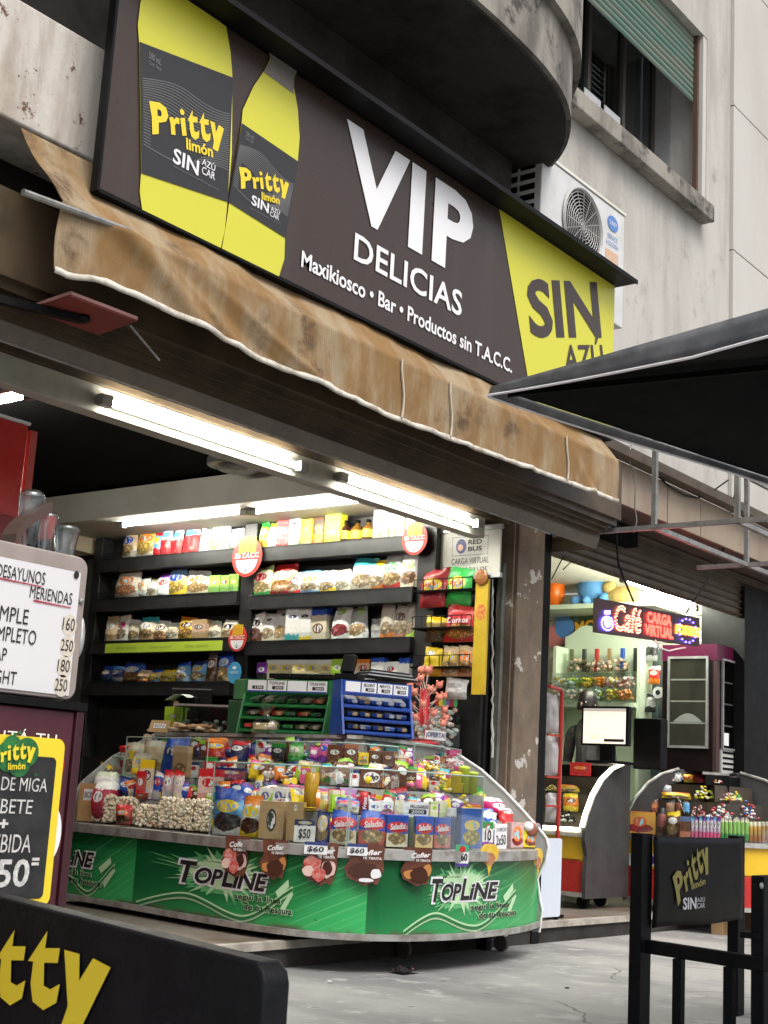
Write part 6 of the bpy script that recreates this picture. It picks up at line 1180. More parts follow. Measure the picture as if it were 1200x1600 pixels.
# chalk poster
q = [cz(91, 1153), cz(62, 1412)]; po = thing('chalk_poster', (2.2, CY-.012, q[1][1]), 'black chalk poster with thick yellow rim stuck on the maroon cart', 'poster')
pr_, pt_, pb_, pl_ = cz(80, 1280)[0]+.012, cz(45, 1151)[1], cz(45, 1416)[1], 1.55
m = MB(); m.prism([(a, CY-.004, b) for a, b in rrect(pl_, pr_, pb_, pt_, .025)], (0, -.008, 0)); m.build('yellow_rim', M['yel2'], po); f3 = Frame((0, CY-.0125, 0), (1, 0, 0), (0, 0, 1))
m = MB(); m.add([f3.at(a, b, .001) for a, b in rrect(pl_+.03, pr_-.025, pb_+.02, pt_-.05, .015)], [tuple(range(24))]); m.build('chalkboard', mat('chalk_black', (.012, .012, .014), .6, (.025, .025, .026), 12), po, normals=False)
chalk = mat('chalk_white', (.6, .6, .58), .8, (.4, .4, .39), 60)
def pz(x, y): q = P(x, y, 'Y', CY-.013); return q.x, q.z
def ct(s, x1, yt, yb, w_, bold=.0, n='lettering', mt=None): text(s, f3, pz(x1, yt)[0]-w_, pz(x1, yt)[0], pz(x1, yb)[1], pz(x1, yt)[1], .003, mt or chalk, po, bold, .05)
ct('SANDWICH DE MIGA', 74, 1217, 1238, pz(74, 1225)[0]-pz(-112, 1225)[0]); ct('PEBETE', 51, 1250, 1272, pz(51, 1260)[0]-pz(-24, 1260)[0]); ct('+', 13, 1280, 1294, .03, .04); ct('BEBIDA', 49, 1304, 1332, pz(49, 1320)[0]-pz(-22, 1320)[0]); ct('$250', 47, 1342, 1392, pz(47, 1365)[0]-pz(-62, 1365)[0], .02); ct('=', 61, 1340, 1352, .025, .03)
gx, gz = pz(15, 1181); m = MB()
for i, (a, b, r) in enumerate(((0, 0, .045), (.05, .012, .04), (-.05, -.005, .035), (.03, -.02, .035), (.0, .025, .03), (.005, .055, .006), (.02, .062, .005), (.085, -.045, .005))): m.add([f3.at(gx+a+x, gz+b+y, .004+i*.0006) for x, y in ellipse(0, 0, r, r*.95)], [tuple(range(28))])
m.build('green_splash', mat('splash_green', (.015, .09, .03), .35, (.03, .2, .05), 14), po, normals=False); print2d(pritty(), f3, gx-.075, gx+.075, gz-.022, gz+.032, .012, M['yel2'], po, 'lettering', .12); text('limón', f3, gx-.01, gx+.045, gz-.034, gz-.016, .012, M['yel2'], po, .02, 0, 1, 'lettering', .08)
# menu board
MY = 3.02; b = thing('menu_board', (2.1, MY, ct_+.03), 'white handwritten breakfast menu in a rounded grey frame on the maroon cart', 'menu board')
def mz(x, y): q = P(x, y, 'Y', MY); return q.x, q.z
mr, mt_, mb_ = mz(131, 960)[0]-.0, mz(60, 856)[1], ct_+.03
m = MB(); m.prism([(x, MY, z) for x, z in rrect(1.5, mr, mb_, mt_, .035)], (0, .06, 0)); m.build('frame', mat('warm_grey_frame', (.33, .28, .26), .4, (.28, .24, .22), 8), b, bevel=.006)
f4 = Frame((0, MY-.003, 0), (1, 0, 0), (0, 0, 1)); sr, st2 = mz(119, 960)[0], mz(60, 882)[1]
m = MB(); m.add([f4.at(*c) for c in ((1.54, mb_+.012), (sr, mb_+.012), (sr, st2), (1.54, st2))], [(0, 1, 2, 3)]); m.build('sheet', mat('white_sheet', (.66, .65, .67), .5), b, normals=False)
def mt2(s, x1, yt, yb, w_, bold=0, mt=None): text(s, f4, mz(x1, yt)[0]-w_, mz(x1, yt)[0], mz(x1, yb)[1], mz(x1, yt)[1], .002, mt or M['ink'], b, bold, .03)
mt2('DESAYUNOS', 70, 895, 915, mz(70, 900)[0]-mz(-7, 900)[0]); mt2('MERIENDAS', 112, 927, 946, mz(112, 930)[0]-mz(45, 930)[0])
for x1, y, w_ in ((63, 916, .2), (109, 949, .13)): q = mz(x1, y); poly2d([(q[0]-w_, q[1]-.002), (q[0], q[1]-.003), (q[0], q[1]), (q[0]-w_, q[1]+.003)], f4, .0025, mat('marker_red', (.35, .01, .04), .5) if 'marker_red' not in bpy.data.materials else bpy.data.materials['marker_red'], b, 'underline')
for s, x1, yt, yb, w_ in (('SIMPLE', 44, 953, 977, mz(44, 960)[0]-mz(-17, 960)[0]), ('COMPLETO', 56, 986, 1009, mz(56, 990)[0]-mz(-33, 990)[0]), ('CAP', 10, 1013, 1034, mz(10, 1020)[0]-mz(-20, 1020)[0]), ('LIGHT', 25, 1050, 1071, mz(25, 1060)[0]-mz(-22, 1060)[0])): mt2(s, x1, yt, yb, w_, .0)
m = MB()
for s, x1, yt, yb in (('160', 116, 967, 987), ('250', 113, 1001, 1019), ('180', 108, 1032, 1051), ('250', 104, 1062, 1081)): mt2(s, x1, yt, yb, .042); q = mz(x1-9, (yt+yb)/2); poly2d(ellipse(q[0], q[1], .026, .03), f4, .0008, mat('cream_dot', (.6, .54, .46), .6) if 'cream_dot' not in bpy.data.materials else bpy.data.materials['cream_dot'], b, 'cream_dot')
q = mz(121, 899); poly2d(ellipse(q[0]-.008, q[1], .009, .011), f4, .003, M['ink'], b, 'pin'); q = mz(130, 940); MB().ball((q[0]-.01, MY-.004, q[1]), .008, .006, .008).build('screw', M['zinc'], b)
m = MB(); q = mz(129, 995); m.ball((q[0]+.004, MY+.02, q[1]), .014, .02, .06); m.build('handle', M['alu'], b, smooth=True)
# cups and holder on the board's shelf behind
zt2 = mt_-.03; MB_ = MB(); bx = P(30, 835, 'Y', 3.15)
sh = MB(); sh.box(1.5, mr-.02, MY+.065, MY+.4, mt_-.05, mt_-.03); sh.build('back_shelf', M['alu'], b)
o = thing('cup_dispenser', P(50, 850, 'Y', 3.2), 'brown curved cup holder on top of the menu board', 'holder'); m = MB(); c0 = P(28, 845, 'Y', 3.16); pts = [P(x, y, 'Y', 3.16) for x, y in ((25, 842), (36, 825), (50, 812), (66, 801), (82, 793))]
for i in range(4): m.prism([pts[i]+V((0, 0, .016)), pts[i]-V((0, 0, .016)), pts[i+1]-V((0, 0, .016)), pts[i+1]+V((0, 0, .016))], (0, .07, 0))
m.build('curved_arm', mat('brown_plastic', (.08, .05, .04), .4), o)
for i, (x, y0, y1, w_, lb) in enumerate(((42, 765, 838, .075, 'tall clear plastic cup stack left behind the menu board'), (70, 800, 845, .06, 'pale plastic cup behind the curved brown holder'), (100, 820, 862, .075, 'wide clear plastic cup near the menu corner'))):
    a, c = P(x, y0, 'Y', 3.22), P(x, y1+14, 'Y', 3.22); a.x = c.x; m = MB(); hh = a.z-c.z; m.lathe(c, [(w_*.34, 0), (w_*.5, hh*.86), (w_*.52, hh*.9), (w_*.36, hh), (0, hh)], 18); o = m.build('plastic_cup', clear('cup_plastic_%s' % 'abc'[i], (.72, .74, .74), .14, .15), smooth=True); tag(o, lb, 'cup')
o = goods('box', .03, .07, .05, M['red'], 'carton'); put(o, P(73, 826, 'Y', 3.3)-V((0, 0, .035)), 0, 'small red box among the cups behind the menu board', 'box', None)
# red cabinet inside
RY = 5.5; rx = P(37, 740, 'Y', RY).x; rt = P(20, 658, 'Y', RY).z; o = thing('drinks_cabinet', (rx-.35, RY+.3, FZ), 'tall glossy red drinks cabinet behind the menu board', 'cabinet'); MB().box(rx-.75, rx, RY, RY+.65, FZ, rt).build('body', M['red'], o, bevel=.008); MB().box(rx-.76, rx+.004, RY-.01, RY+.02, rt+.002, rt+.016).build('top_trim', M['wht'], o)
zz = P(10, 806, 'Y', RY).z; MB().box(rx-.72, rx-.03, RY-.015, RY-.004, .3, zz).build('door', mat('dark_red_door', (.22, .012, .012), .3), o, bevel=.004); a, b2 = P(41, 740, 'Y', RY+.1), P(52, 740, 'Y', RY+.1); MB().box(a.x, b2.x, RY+.1, RY+.14, FZ, P(45, 671, 'Y', RY+.1).z).build('side_post', mat('pinkish_red', (.5, .09, .08), .4), o)
o = MB().box(P(110, 850, 'Y', 8.3).x, P(153, 850, 'Y', 8.3).x, 8.3, 8.55, P(130, 862, 'Y', 8.3).z, P(130, 838, 'Y', 8.3).z).build('carton', mat('cream_carton', (.55, .47, .33), .7), bevel=.004); tag(o, 'beige box high at the back left of the black shelf', 'box')
# ================================================================== café barriers in front
bk = mat('barrier_black', (.004, .0045, .006), .5, (.007, .0075, .009), 6, bump=.2, bscale=30, spec=.12, c3=(.035, .035, .036), s3=26, l3=.66, h3=.72)
A_, E_ = P(-60, 1386, 'Z', .6), P(412, 1505, 'Z', .6); d = (E_-A_).xy.to_3d().normalized(); n_ = V((-d.y, d.x, 0)); n_ = n_ if n_.dot(-A_.xy.to_3d()) > 0 else -n_
BA = thing('cafe_barrier', (E_.x, E_.y, 0), 'near black terrace barrier with big yellow lettering at the bottom left', 'barrier', 'black terrace barriers'); A2 = A_-d*.4; L = (E_-A2).length
m = MB(); pts = [(0, .14), (L, .14), (L, .57), (L-.008, .588), (L-.03, .6), (0, .6)]; fb_ = Frame(V((A2.x, A2.y, 0)), d if True else -d, (0, 0, 1)); flip = fb_.n.dot(n_) < 0
m.prism([fb_.at(a, b_, 0) for a, b_ in pts], -n_*.05); m.build('panel', bk, BA, bevel=.008)
for a in (.1, L-.06):
    MB().obox(fb_.at(a, 0, 0)-n_*.04, d*.04, -n_*.03*-1*-1, V((0, 0, .14))).build('leg', bk, BA)
if flip: fb_ = Frame(fb_.at(L, 0, 0), -d, (0, 0, 1))
def bpt(x, y):                                            # plan of the panel's face
    r_ = ray(x, y); t = (A_-CAM).dot(n_)/r_.dot(n_); p = CAM+r_*t; return (p-fb_.o).dot(fb_.u), p.z
xr, xl = bpt(177, 1523)[0], bpt(0, 1500)[0]; wt = (xr-xl)/.5; print2d(pritty(), fb_, xr-wt, xr, bpt(100, 1640)[1], bpt(100, 1478)[1], .004, M['yel2'], BA, 'lettering', .08)
text('SIN AZÚCAR', fb_, xr-wt*.7, xr-wt*.1, .2, .26, .004, M['wht'], BA, .02)
# right barrier
X0, X1, YB = 5.03, 5.945, 2.52; tz = .745; bz = P(1022, 1449, 'Y', YB).z; R_ = thing('cafe_barrier', (X0, YB, 0), 'black terrace barrier on square posts with small olive lettering at the right', 'barrier', 'black terrace barriers')
m = MB(); m.grid(lambda u, v: (X0+.03+(X1-X0-.06)*u, YB-.012-.006*math.sin(u*math.pi)*math.sin(v*math.pi)-.006*math.sin(v*math.pi)**2, bz+(tz-bz)*v+.004*math.sin(u*8)*(v < .1)), 24, 12); m.build('banner', mat('banner_vinyl', (.004, .0036, .0036), .42, (.006, .0055, .0055), 3, .4, .7, spec=.12), R_, smooth=True, solid=.006)
for x in (X0, X1): MB().box(x-.045, x+.045 if x == X0 else x+.03, YB, YB+.05, 0, tz+.01).build('post', bk, R_, bevel=.004)
f5 = Frame((0, YB-.0285, 0), (1, 0, 0), (0, 0, 1))
def rb(x, y): q = P(x, y, 'Y', YB-.0285); return q.x, q.z
print2d(pritty(), f5, rb(1052, 1370)[0], rb(1110, 1350)[0], rb(1080, 1391)[1], rb(1080, 1334)[1], .001, M['darkyel'], R_, 'lettering', .42); text('limón', f5, rb(1080, 1380)[0], rb(1102, 1380)[0], rb(1090, 1386)[1], rb(1090, 1375)[1], .001, M['darkyel'], R_, .03, 0, 1, 'lettering', .15)
text('SIN', f5, rb(1067, 1410)[0], rb(1088, 1410)[0], rb(1078, 1421)[1], rb(1078, 1402)[1], .001, M['wht'], R_, .03); text('AZÚ', f5, rb(1089, 1410)[0], rb(1101, 1410)[0], rb(1095, 1409)[1], rb(1095, 1401)[1], .001, M['wht'], R_, .0); text('CAR', f5, rb(1089, 1410)[0], rb(1101, 1410)[0], rb(1095, 1419)[1], rb(1095, 1411)[1], .001, M['wht'], R_, .0)
zb_ = P(1013, 1478, 'Y', YB).z; be = P(1175, 1504, 'Z', zb_); bs = V((X0, YB-.005, zb_)); 
SB = thing('cafe_barrier', (be.x, be.y, 0), 'black rail barrier with upright bars running towards the camera, bolted end post', 'barrier', 'black terrace barriers'); dd_ = (be-bs).normalized()
MB().bar(bs, be+dd_*.06, .035, .05).build('rail', bk, SB, bevel=.004)
for x in (1061, 1140):
    best = min((i/100 for i in range(101)), key=lambda t: abs(pj(bs.lerp(be, t)-V((0, 0, .06)))[0]-x)); p = bs.lerp(be, best); MB().bar((p.x, p.y, 0), (p.x, p.y, zb_-.027), .035, .035).build('bar', bk, SB)
pe = be+dd_*.02; ph = ztop(pe, 1368); MB().box(pe.x-.01, pe.x+.22, pe.y-.03, pe.y+.02, 0, ph).build('end_post', bk, SB, bevel=.006); q = P(1190, 1384, 'Y', pe.y-.034); MB().ball(q, .012, .006, .012).build('bolt', M['steel'], SB, smooth=True); q = P(1168, 1460, 'Y', pe.y+.04); MB().box(pe.x-.03, pe.x-.012, pe.y-.02, pe.y+.05, q.z-.01, q.z+.01).build('hinge', bk, SB)
# litter
p = P(632, 1521, 'Z', .0); m = MB(); rs = random.Random(2)
m.grid(lambda u, v: p+V(((u-.5)*.14, (v-.5)*.1, .012+.03*abs(noise.noise(V((u*5, v*5, 1)))))), 8, 8); o = m.build('wrapper', mat('wrapper', (.02, .018, .02), .4, (.4, .2, .2), 25, .6, .65), smooth=False); tag(o, 'crumpled dark wrapper on the paving before the counter', 'litter')
for x, y, lb in ((515, 1534, 'tiny white scrap of paper on the paving'), (886, 1544, 'small dark crumb on the paving before the entrance')): p = P(x, y, 'Z', .002); o = MB().prism([p+V((a, b_, 0)) for a, b_ in ellipse(0, 0, .012, .01, 7)], (0, 0, .004)).build('scrap', M['wht'] if x < 600 else M['black']); tag(o, lb, 'litter')
# white board leaning beside the counter end
xa, xb2 = P(858, 1400, 'Y', 4.62), P(876, 1400, 'Y', 4.62); a, c = P(858, 1425, 'Y', 4.62), P(874, 1426, 'Y', 4.62); m = MB(); m.prism([V((x, 4.62, z)) for x, z in rrect(a.x-.12, c.x+.01, FZ+.02, P(866, 1310, 'Y', 4.62).z, .02)], (0, .03, 0)); o = thing('white_board', (a.x, 4.62, FZ), 'pale blue white board standing behind the grey counter end', 'board'); m.build('panel', mat('ice_white', (.62, .68, .78), .35), o); MB().box(c.x-.02, c.x+.0, 4.625, 4.65, FZ, FZ+.02).build('foot', M['black'], o)
# ================================================================== second shop
ZS = .655
def small_counter(curve, label, base, zl, prof_top, front, led=False, split=.5):
    c = Curve(curve, None); o = thing('sweet_counter', c.at(.5, .3, FZ)*1.0, label, 'counter'); m = MB(); m.grid(lambda u, v: c.at(u, 0, base+(zl-base)*split*v), 30, 4, uv=True); m.build('lower_front', front[0], o, solid=.004); m = MB(); m.grid(lambda u, v: c.at(u, 0, base+(zl-.03-base)*(split+.004+(1-split)*v)), 30, 4, uv=True); m.build('upper_front', front[1], o, solid=.004)
    strip(c, 0, 1, -.01, zl-.03, -.01, zl, .02, 30).build('ledge_edge', trim, o); strip(c, 0, 1, 0, zl-.004, .22, zl-.004, .006, 30).build('ledge', trim, o); strip(c, 0, 1, -.006, base-.03, -.006, base, .02, 30).build('base_trim', trim, o)
    for d0, z0, z1, d1 in ((.22, zl, zl+.13, .36), (.36, zl+.14, zl+.27, .5), (.5, zl+.28, zl+.4, .62)): strip(c, 0, 1, d0, z0, d0, z1, .01, 30).build('riser', M['rusty'], o); strip(c, 0, 1, d0, z1, d1-.005, z1, .006, 30).build('tier', M['rusty'], o)
    strip(c, 0, 1, .62, prof_top, .8, prof_top, .02, 30).build('top_board', trim, o); strip(c, 0, 1, .6, base, .6, prof_top, .01, 30).build('rear_panel', M['black'], o)
    strip(c, 0, 1, .02, zl, .02, zl+.3, .004, 30).build('glass_pane', M['glass'], o)
    return c, o
yq = mat('yellow_front', (.72, .45, .02), .35, (.62, .36, .02), 3); rq = mat('red_front', (.5, .03, .02), .3, (.42, .02, .02), 4); dgrey = mat('dark_grey_board', (.06, .06, .062), .5, (.045, .045, .047), 6)
pf2 = [(-.02, .2), (-.03, .35), (-.01, .5), (-.05, .6), (-.04, .7)]+[(.0, .78), (.1, .92), (.24, 1.04), (.4, 1.12), (.6, 1.17), (.66, 1.17), (.66, .2)]
CA2, OA = small_counter([(9.05, 6.6), (8.97, 6.1), (8.94, 5.5), (8.95, 4.98)], 'farther yellow and red counter with a glowing curved edge in the second shop', .24, ZS, 1.15, (rq, yq), split=.55)
cheek(CA2, 1.0, pf2, .03).build('end_cheek', dgrey, OA); m = MB(); m.tube([CA2.at(1.0, d-.012, z)+V((0, -.004, 0)) for d, z in pf2[4:10]], .016, 8); m.build('led_edge', emit('warm_led', (1, .92, .7), 9), OA); m = MB(); m.tube([CA2.at(.75, -.03, ZS+.02), CA2.at(.97, -.03, ZS+.02)], .014, 8); m.build('led_ledge', emit('warm_led', (1, .92, .7), 9), OA)
for u, d in ((.95, .1), (.9, .5)): c = CA2.at(u, d, 0); k = MB(); k.tube([(c.x-.02, c.y, FZ+.045), (c.x+.02, c.y, FZ+.045)], .045, 12); k.build('castor_wheel', M['black'], OA)
CB2, OB = small_counter([(9.66, 5.02), (9.58, 4.7), (9.55, 4.38), (9.62, 4.14), (9.8, 3.99), (10.2, 3.92), (10.7, 3.95)], 'nearer curved counter of bright sweets half outside the second shop', .2, ZS-.01, 1.13, (rq, yq), split=.5)
cheek(CB2, 0.0, pf2, -.03).build('end_cheek', dgrey, OB); m = MB(); m.tube([CB2.at(0, d-.01, z) for d, z in pf2[:-2]], .012, 6); m.build('cheek_edge', trim, OB); cheek(CB2, 1.0, pf2, .03).build('end_cheek', dgrey, OB); m = MB(); m.tube([CB2.at(1.0, d-.01, z) for d, z in pf2[:-2]], .012, 6); m.build('cheek_edge', trim, OB)
for i, (u, d) in enumerate(((.42, .1), (.5, .12), (.8, .1), (.9, .4))): c = CB2.at(u, d, 0); k = MB(); k.box(c.x-.04, c.x+.04, c.y-.04, c.y+.04, 0 if c.y < 4.55 else FZ, .17); k.build('wooden_foot', mat('raw_wood', (.42, .27, .14), .7) if 'raw_wood' not in bpy.data.materials else bpy.data.materials['raw_wood'], OB)
fB = CF(CB2, 0, .5, .2); q = fB.L
m = MB(); pp = [fB.at(q*.0+q*i/40, .2+.05*abs(math.sin(i*.55)), .006) for i in range(41)]
for i in range(40): m.add([fB.at(q*i/40, .19, .006), fB.at(q*(i+1)/40, .19, .006), pp[i+1], pp[i]], [(0, 1, 2, 3)])
m.build('wavy_red_print', rq, OB, normals=False)
for i, (a, b_, r, mt) in enumerate(((.08, .27, .05, M['wht']), (.24, .28, .05, mat('violet_print', (.1, .03, .25), .4)), (.24, .28, .06, M['wht']), (.75, .24, .06, bpy.data.materials['violet_print'] if 'violet_print' in bpy.data.materials else None))): poly2d(ellipse(q*a, b_, r, r*.9), fB, .0085-.0004*i if i < 3 else .009, mt, OB, 'flower_print')
def bput(C_, x0, x1, yt, d, z, kind, pk, label, ob=None, ang=.6, dep=None):
    xc = (x0+x1)/2; u = C_.find(xc, d, z); p = C_.at(u, d, z+.012); k = pj(p)[2]/F; w_ = (x1-x0)*k; h = max(.02, ztop(p, yt)-p.z); fc = (-p.xy.to_3d()).normalized(); nm, cat = DK[kind]
    mt = pack(*pk) if isinstance(pk, tuple) else pk; o = goods(kind, w_, h, dep or (w_ if kind in ('pot', 'can') else min(.08, w_*.6)), mt, nm, int(x0)); put(o, p, math.atan2(fc.y, fc.x)+math.pi/2+random.uniform(-.1, .1), label, cat, 'goods on the counters of the second shop')
    if kind == 'heap': o['kind'] = 'stuff'
    return o
T1, T2, T3, T4 = (.12, ZS-.01), (.3, ZS+.13), (.44, ZS+.27), (.57, ZS+.4)
bput(CB2, 975, 1023, 1268, *T1, 'box', (OR, (.75, .38, .05), OR, (.7, .12, .04), RD, 1, 1, .05, .95, .4, .55, .22, .22), 'orange box with a red emblem at the left of the nearer counter')
bput(CB2, 1040, 1062, 1268, *T1, 'bag', (BR, (.15, .07, .03), YE, WH, BB, 1, 2), 'dark biscuit bag with yellow top on the nearer counter'); bput(CB2, 1062, 1080, 1276, *T1, 'box', ((.45, .15, .08), BR, (.1, .15, .3), None, None, 1, 3), 'brown and blue carton on the nearer counter'); bput(CB2, 1026, 1040, 1262, *T1, 'can', (BR, (.35, .12, .1), BK, None, None, 1, 31), 'dark canister beside the orange box')
for i in range(8): bput(CB2, 1080+i*5.8, 1085+i*5.8, 1276, *T1, 'bag', (PK, (.6, .45, .6), PU if i % 2 else LB, WH, None, 1, 10+i % 2), 'slim pink and lilac sachet, %s of eight' % ('first', 'second', 'third', 'fourth', 'fifth', 'sixth', 'seventh', 'last')[i])
for i in range(7): bput(CB2, 1126+i*6.3, 1131.5+i*6.3, 1278, *T1, 'bag', (GR, (.25, .5, .1), CR, None, None, 1, 12), 'slim green sachet, %s of seven' % ('first', 'second', 'third', 'fourth', 'fifth', 'sixth', 'last')[i])
for i in range(6): bput(CB2, 1170+i*6.5, 1176+i*6.5, 1284, *T1, 'can', (OR, (.65, .35, .08), CR, None, None, 1, 13), 'slim orange tube, %s of six' % ('first', 'second', 'third', 'fourth', 'fifth', 'last')[i])
for i, (x0, x1, pk) in enumerate(((990, 1002, (BK, BR, CR, None, None, 1, 14)), (1003, 1014, (BK, (.5, .45, .4), BR, None, None, 1, 15)), (1015, 1028, (BK, (.35, .1, .06), BR, OR, None, 1, 16)), (1040, 1054, (BR, (.5, .3, .2), BK, None, None, 1, 17)), (1056, 1066, (BR, (.25, .08, .05), BK, None, None, 1, 18)), (1068, 1078, (BK, LB, BR, None, None, 1, 19)))): bput(CB2, x0, x1, 1250, *T2, 'pillow', pk, 'dark chocolate packet, %s on the second tier of the nearer counter' % ('first', 'second', 'third', 'fourth', 'fifth', 'last')[i])
bput(CB2, 1080, 1102, 1248, *T2, 'heap', [RS[0], RS[2], WS[0]], 'heap of red sweets on the nearer counter'); bput(CB2, 1104, 1150, 1256, *T2, 'heap', [WS[0], RS[0], gm('gum_white', 0)], 'heap of pale and red sweets near the glass end'); bput(CB2, 1034, 1084, 1238, *T3, 'bag', (YE, YE, OR, None, BB, 1, 20), 'wide yellow tray of bars on the nearer counter'); bput(CB2, 1084, 1118, 1226, *T3, 'heap', [YS[0], GS[0], YS[2]], 'heap of yellow and lime sweets on the nearer counter')
bput(CB2, 1006, 1024, 1226, *T3, 'bag', (GY, (.3, .35, .38), WH, None, None, 1, 21), 'grey packet on the third tier of the nearer counter'); bput(CB2, 1026, 1034, 1230, *T3, 'bag', (LM, CR, LM, None, None, 1, 22), 'small lime packet on the third tier'); bput(CB2, 1018, 1032, 1207, *T4, 'bag', (CR, WH, BR, None, None, 1, 23), 'white and brown bag on the top tier of the nearer counter'); bput(CB2, 1040, 1068, 1207, *T4, 'heap', [M['wht'], gm('gum_blue', 0), WS[2]], 'heap of blue and white sweets on the top tier'); bput(CB2, 1068, 1088, 1210, *T4, 'bag', (YE, OR, YE, None, None, 1, 24), 'yellow bag on the top tier of the nearer counter'); bput(CB2, 1086, 1104, 1210, *T4, 'bag', (RD, (.45, .03, .03), RD, None, None, 1, 25), 'red bag on the top tier of the nearer counter')
for i, (x0, x1, yt, d, z, kd, pk, lb) in enumerate(((852, 872, 1224, .44, ZS+.27, 'heap', YS, 'yellow sweets heaped left on the farther counter'), (872, 905, 1226, .44, ZS+.27, 'bag', (YE, (.6, .4, .05), OR, None, BB, 1, 26), 'yellow packets leaning on the farther counter'), (872, 902, 1265, .2, ZS+.05, 'heap', [M['black'], WS[0], M['black']], 'dark wrapped sweets low on the farther counter'), (880, 904, 1240, .3, ZS+.13, 'bag', (YE, OR, YE, BR, None, 1, 27), 'orange and yellow bag on the farther counter'))): bput(CA2, x0, x1, yt, d, z, kd, pk, lb)
p = CA2.at(.8, .7, 1.17); o = goods('box', .16, .1, .03, pack(RD, (.5, .03, .03), RD, OR, None, 0, 9), 'carton'); put(o, P(907, 1206, 'X', 9.45)-V((0, 0, .03)), -1.2, 'small red sign card on the farther counter', 'card', None)
for x0, x1, yt, T_, hp, lb in ((1122, 1150, 1238, T3, [RS[2], WS[0], YS[0]], 'heap of pink and white sweets right of the lime heap'), (1150, 1186, 1250, T2, [gm('gum_blue', 0), M['wht'], RS[0]], 'heap of blue and red sweets at the right of the nearer counter'), (1106, 1128, 1214, T4, [YS[1], M['wht'], RS[0]], 'heap of gold and white sweets on the top tier'), (1128, 1160, 1232, T3, [GS[1], YS[0], M['wht']], 'heap of green and yellow sweets by the right glass')): bput(CB2, x0, x1, yt, *T_, 'heap', hp, lb)
for i, (x0, x1, pk) in enumerate(((852, 864, (RD, YE, RD, None, None, 1, 41)), (862, 876, (YE, OR, CR, None, None, 1, 42)), (884, 896, (BR, CR, BR, None, None, 1, 43)))): bput(CA2, x0, x1, 1252, *T2, 'bag', pk, 'small snack bag, %s on the second tier of the farther counter' % ('first', 'second', 'third')[i])
# screen, till
mx = 9.25; a, c = P(909, 1103, 'X', mx), P(981, 1166, 'X', mx); o = thing('till_screen', (mx, (a.y+c.y)/2, 1.17), 'lit till screen showing a form on the farther counter', 'monitor'); MB().box(mx, mx+.05, c.y, a.y, c.z, a.z).build('bezel', M['black'], o, bevel=.005)
sf = Frame((mx-.002, a.y, c.z), (0, -1, 0), (0, 0, 1)); sw, sh2 = a.y-c.y, a.z-c.z; m = MB(); m.add([sf.at(*q_, .001) for q_ in ((sw*.05, sh2*.05), (sw*.95, sh2*.05), (sw*.95, sh2*.94), (sw*.05, sh2*.94))], [(0, 1, 2, 3)]); m.build('display', emit('screen_peach', (.85, .72, .6), .75), o, normals=False)
m = MB(); 
for x0, x1, z0, z1, k in ((.05, .95, .86, .94, 0), (.1, .93, .8, .81, 0), (.5, .92, .1, .17, 1), (.1, .45, .25, .26, 0), (.2, .4, .18, .2, 2), (.12, .3, .73, .74, 0)): m.add([sf.at(*q_, .002) for q_ in ((sw*x0, sh2*z0), (sw*x1, sh2*z0), (sw*x1, sh2*z1), (sw*x0, sh2*z1))], [(0, 1, 2, 3)], k)
m.build('form_lines', [emit('screen_grey', (.5, .45, .42), .5), M['ink'], emit('screen_amber', (.8, .6, .2), .7)], o, normals=False)
MB().box(mx+.03, mx+.09, (a.y+c.y)/2-.05, (a.y+c.y)/2+.05, 1.16, c.z+.05).box(mx-.02, mx+.2, (a.y+c.y)/2-.14, (a.y+c.y)/2+.14, 1.16, 1.18).build('stand', M['black'], o)
c0 = P(1008, 1150, 'X', 9.6); o = tag(MB().box(9.6, 9.72, c0.y-.13, c0.y+.1, 1.14, P(1000, 1122, 'X', 9.6).z).build('till_unit', M['black'], bevel=.01), 'black till unit between the lit screen and the fridge', 'till')
# person behind the screen
pp_ = P(922, 1082, 'X', 10.0); px_, py_ = pp_.x, pp_.y; hz_ = pp_.z; s_ = (hz_-FZ)/1.7
PE = thing('person', (px_, py_, FZ), 'person with dark tied hair and grey top, half hidden behind the lit screen', 'person')
def pt(x, y, z): return (px_+x*s_, py_+y*s_, FZ+z*s_)     # faces -X, towards the screen
vs = [pt(0, 0, .92), pt(0, 0, 1.1), pt(.01, 0, 1.3), pt(.0, 0, 1.42), pt(-.01, 0, 1.48), pt(-.05, 0, 1.56), pt(0, .17, 1.36), pt(0, -.17, 1.36), pt(.03, .22, 1.1), pt(.03, -.22, 1.1), pt(-.2, .16, 1.05), pt(-.2, -.16, 1.05), pt(-.28, .14, 1.06), pt(-.28, -.14, 1.06), pt(0, .09, .86), pt(0, -.09, .86), pt(-.01, .1, .48), pt(-.01, -.1, .48), pt(.02, .1, .06), pt(.02, -.1, .06), pt(-.14, .11, .04), pt(-.14, -.11, .04)]
ed = [(0, 1), (1, 2), (2, 3), (3, 4), (4, 5), (3, 6), (3, 7), (6, 8), (7, 9), (8, 10), (9, 11), (10, 12), (11, 13), (0, 14), (0, 15), (14, 16), (15, 17), (16, 18), (17, 19), (18, 20), (19, 21)]
rr = [(.15, .11), (.135, .1), (.15, .1), (.085, .07), (.052, .052), (.05, .05), (.06, .06), (.06, .06), (.042, .042), (.042, .042), (.03, .03), (.03, .03), (.026, .02), (.026, .02), (.09, .09), (.09, .09), (.06, .06), (.06, .06), (.042, .042), (.042, .042), (.035, .03), (.035, .03)]
me = bpy.data.meshes.new('body'); me.from_pydata([tuple(V(v)-V((px_, py_, FZ))) for v in vs], ed, []); bo = bpy.data.objects.new('body', me); COL.objects.link(bo); bo.parent = PE; WP[bo.name] = V((px_, py_, FZ))
sk = bo.modifiers.new('skin', 'SKIN'); 
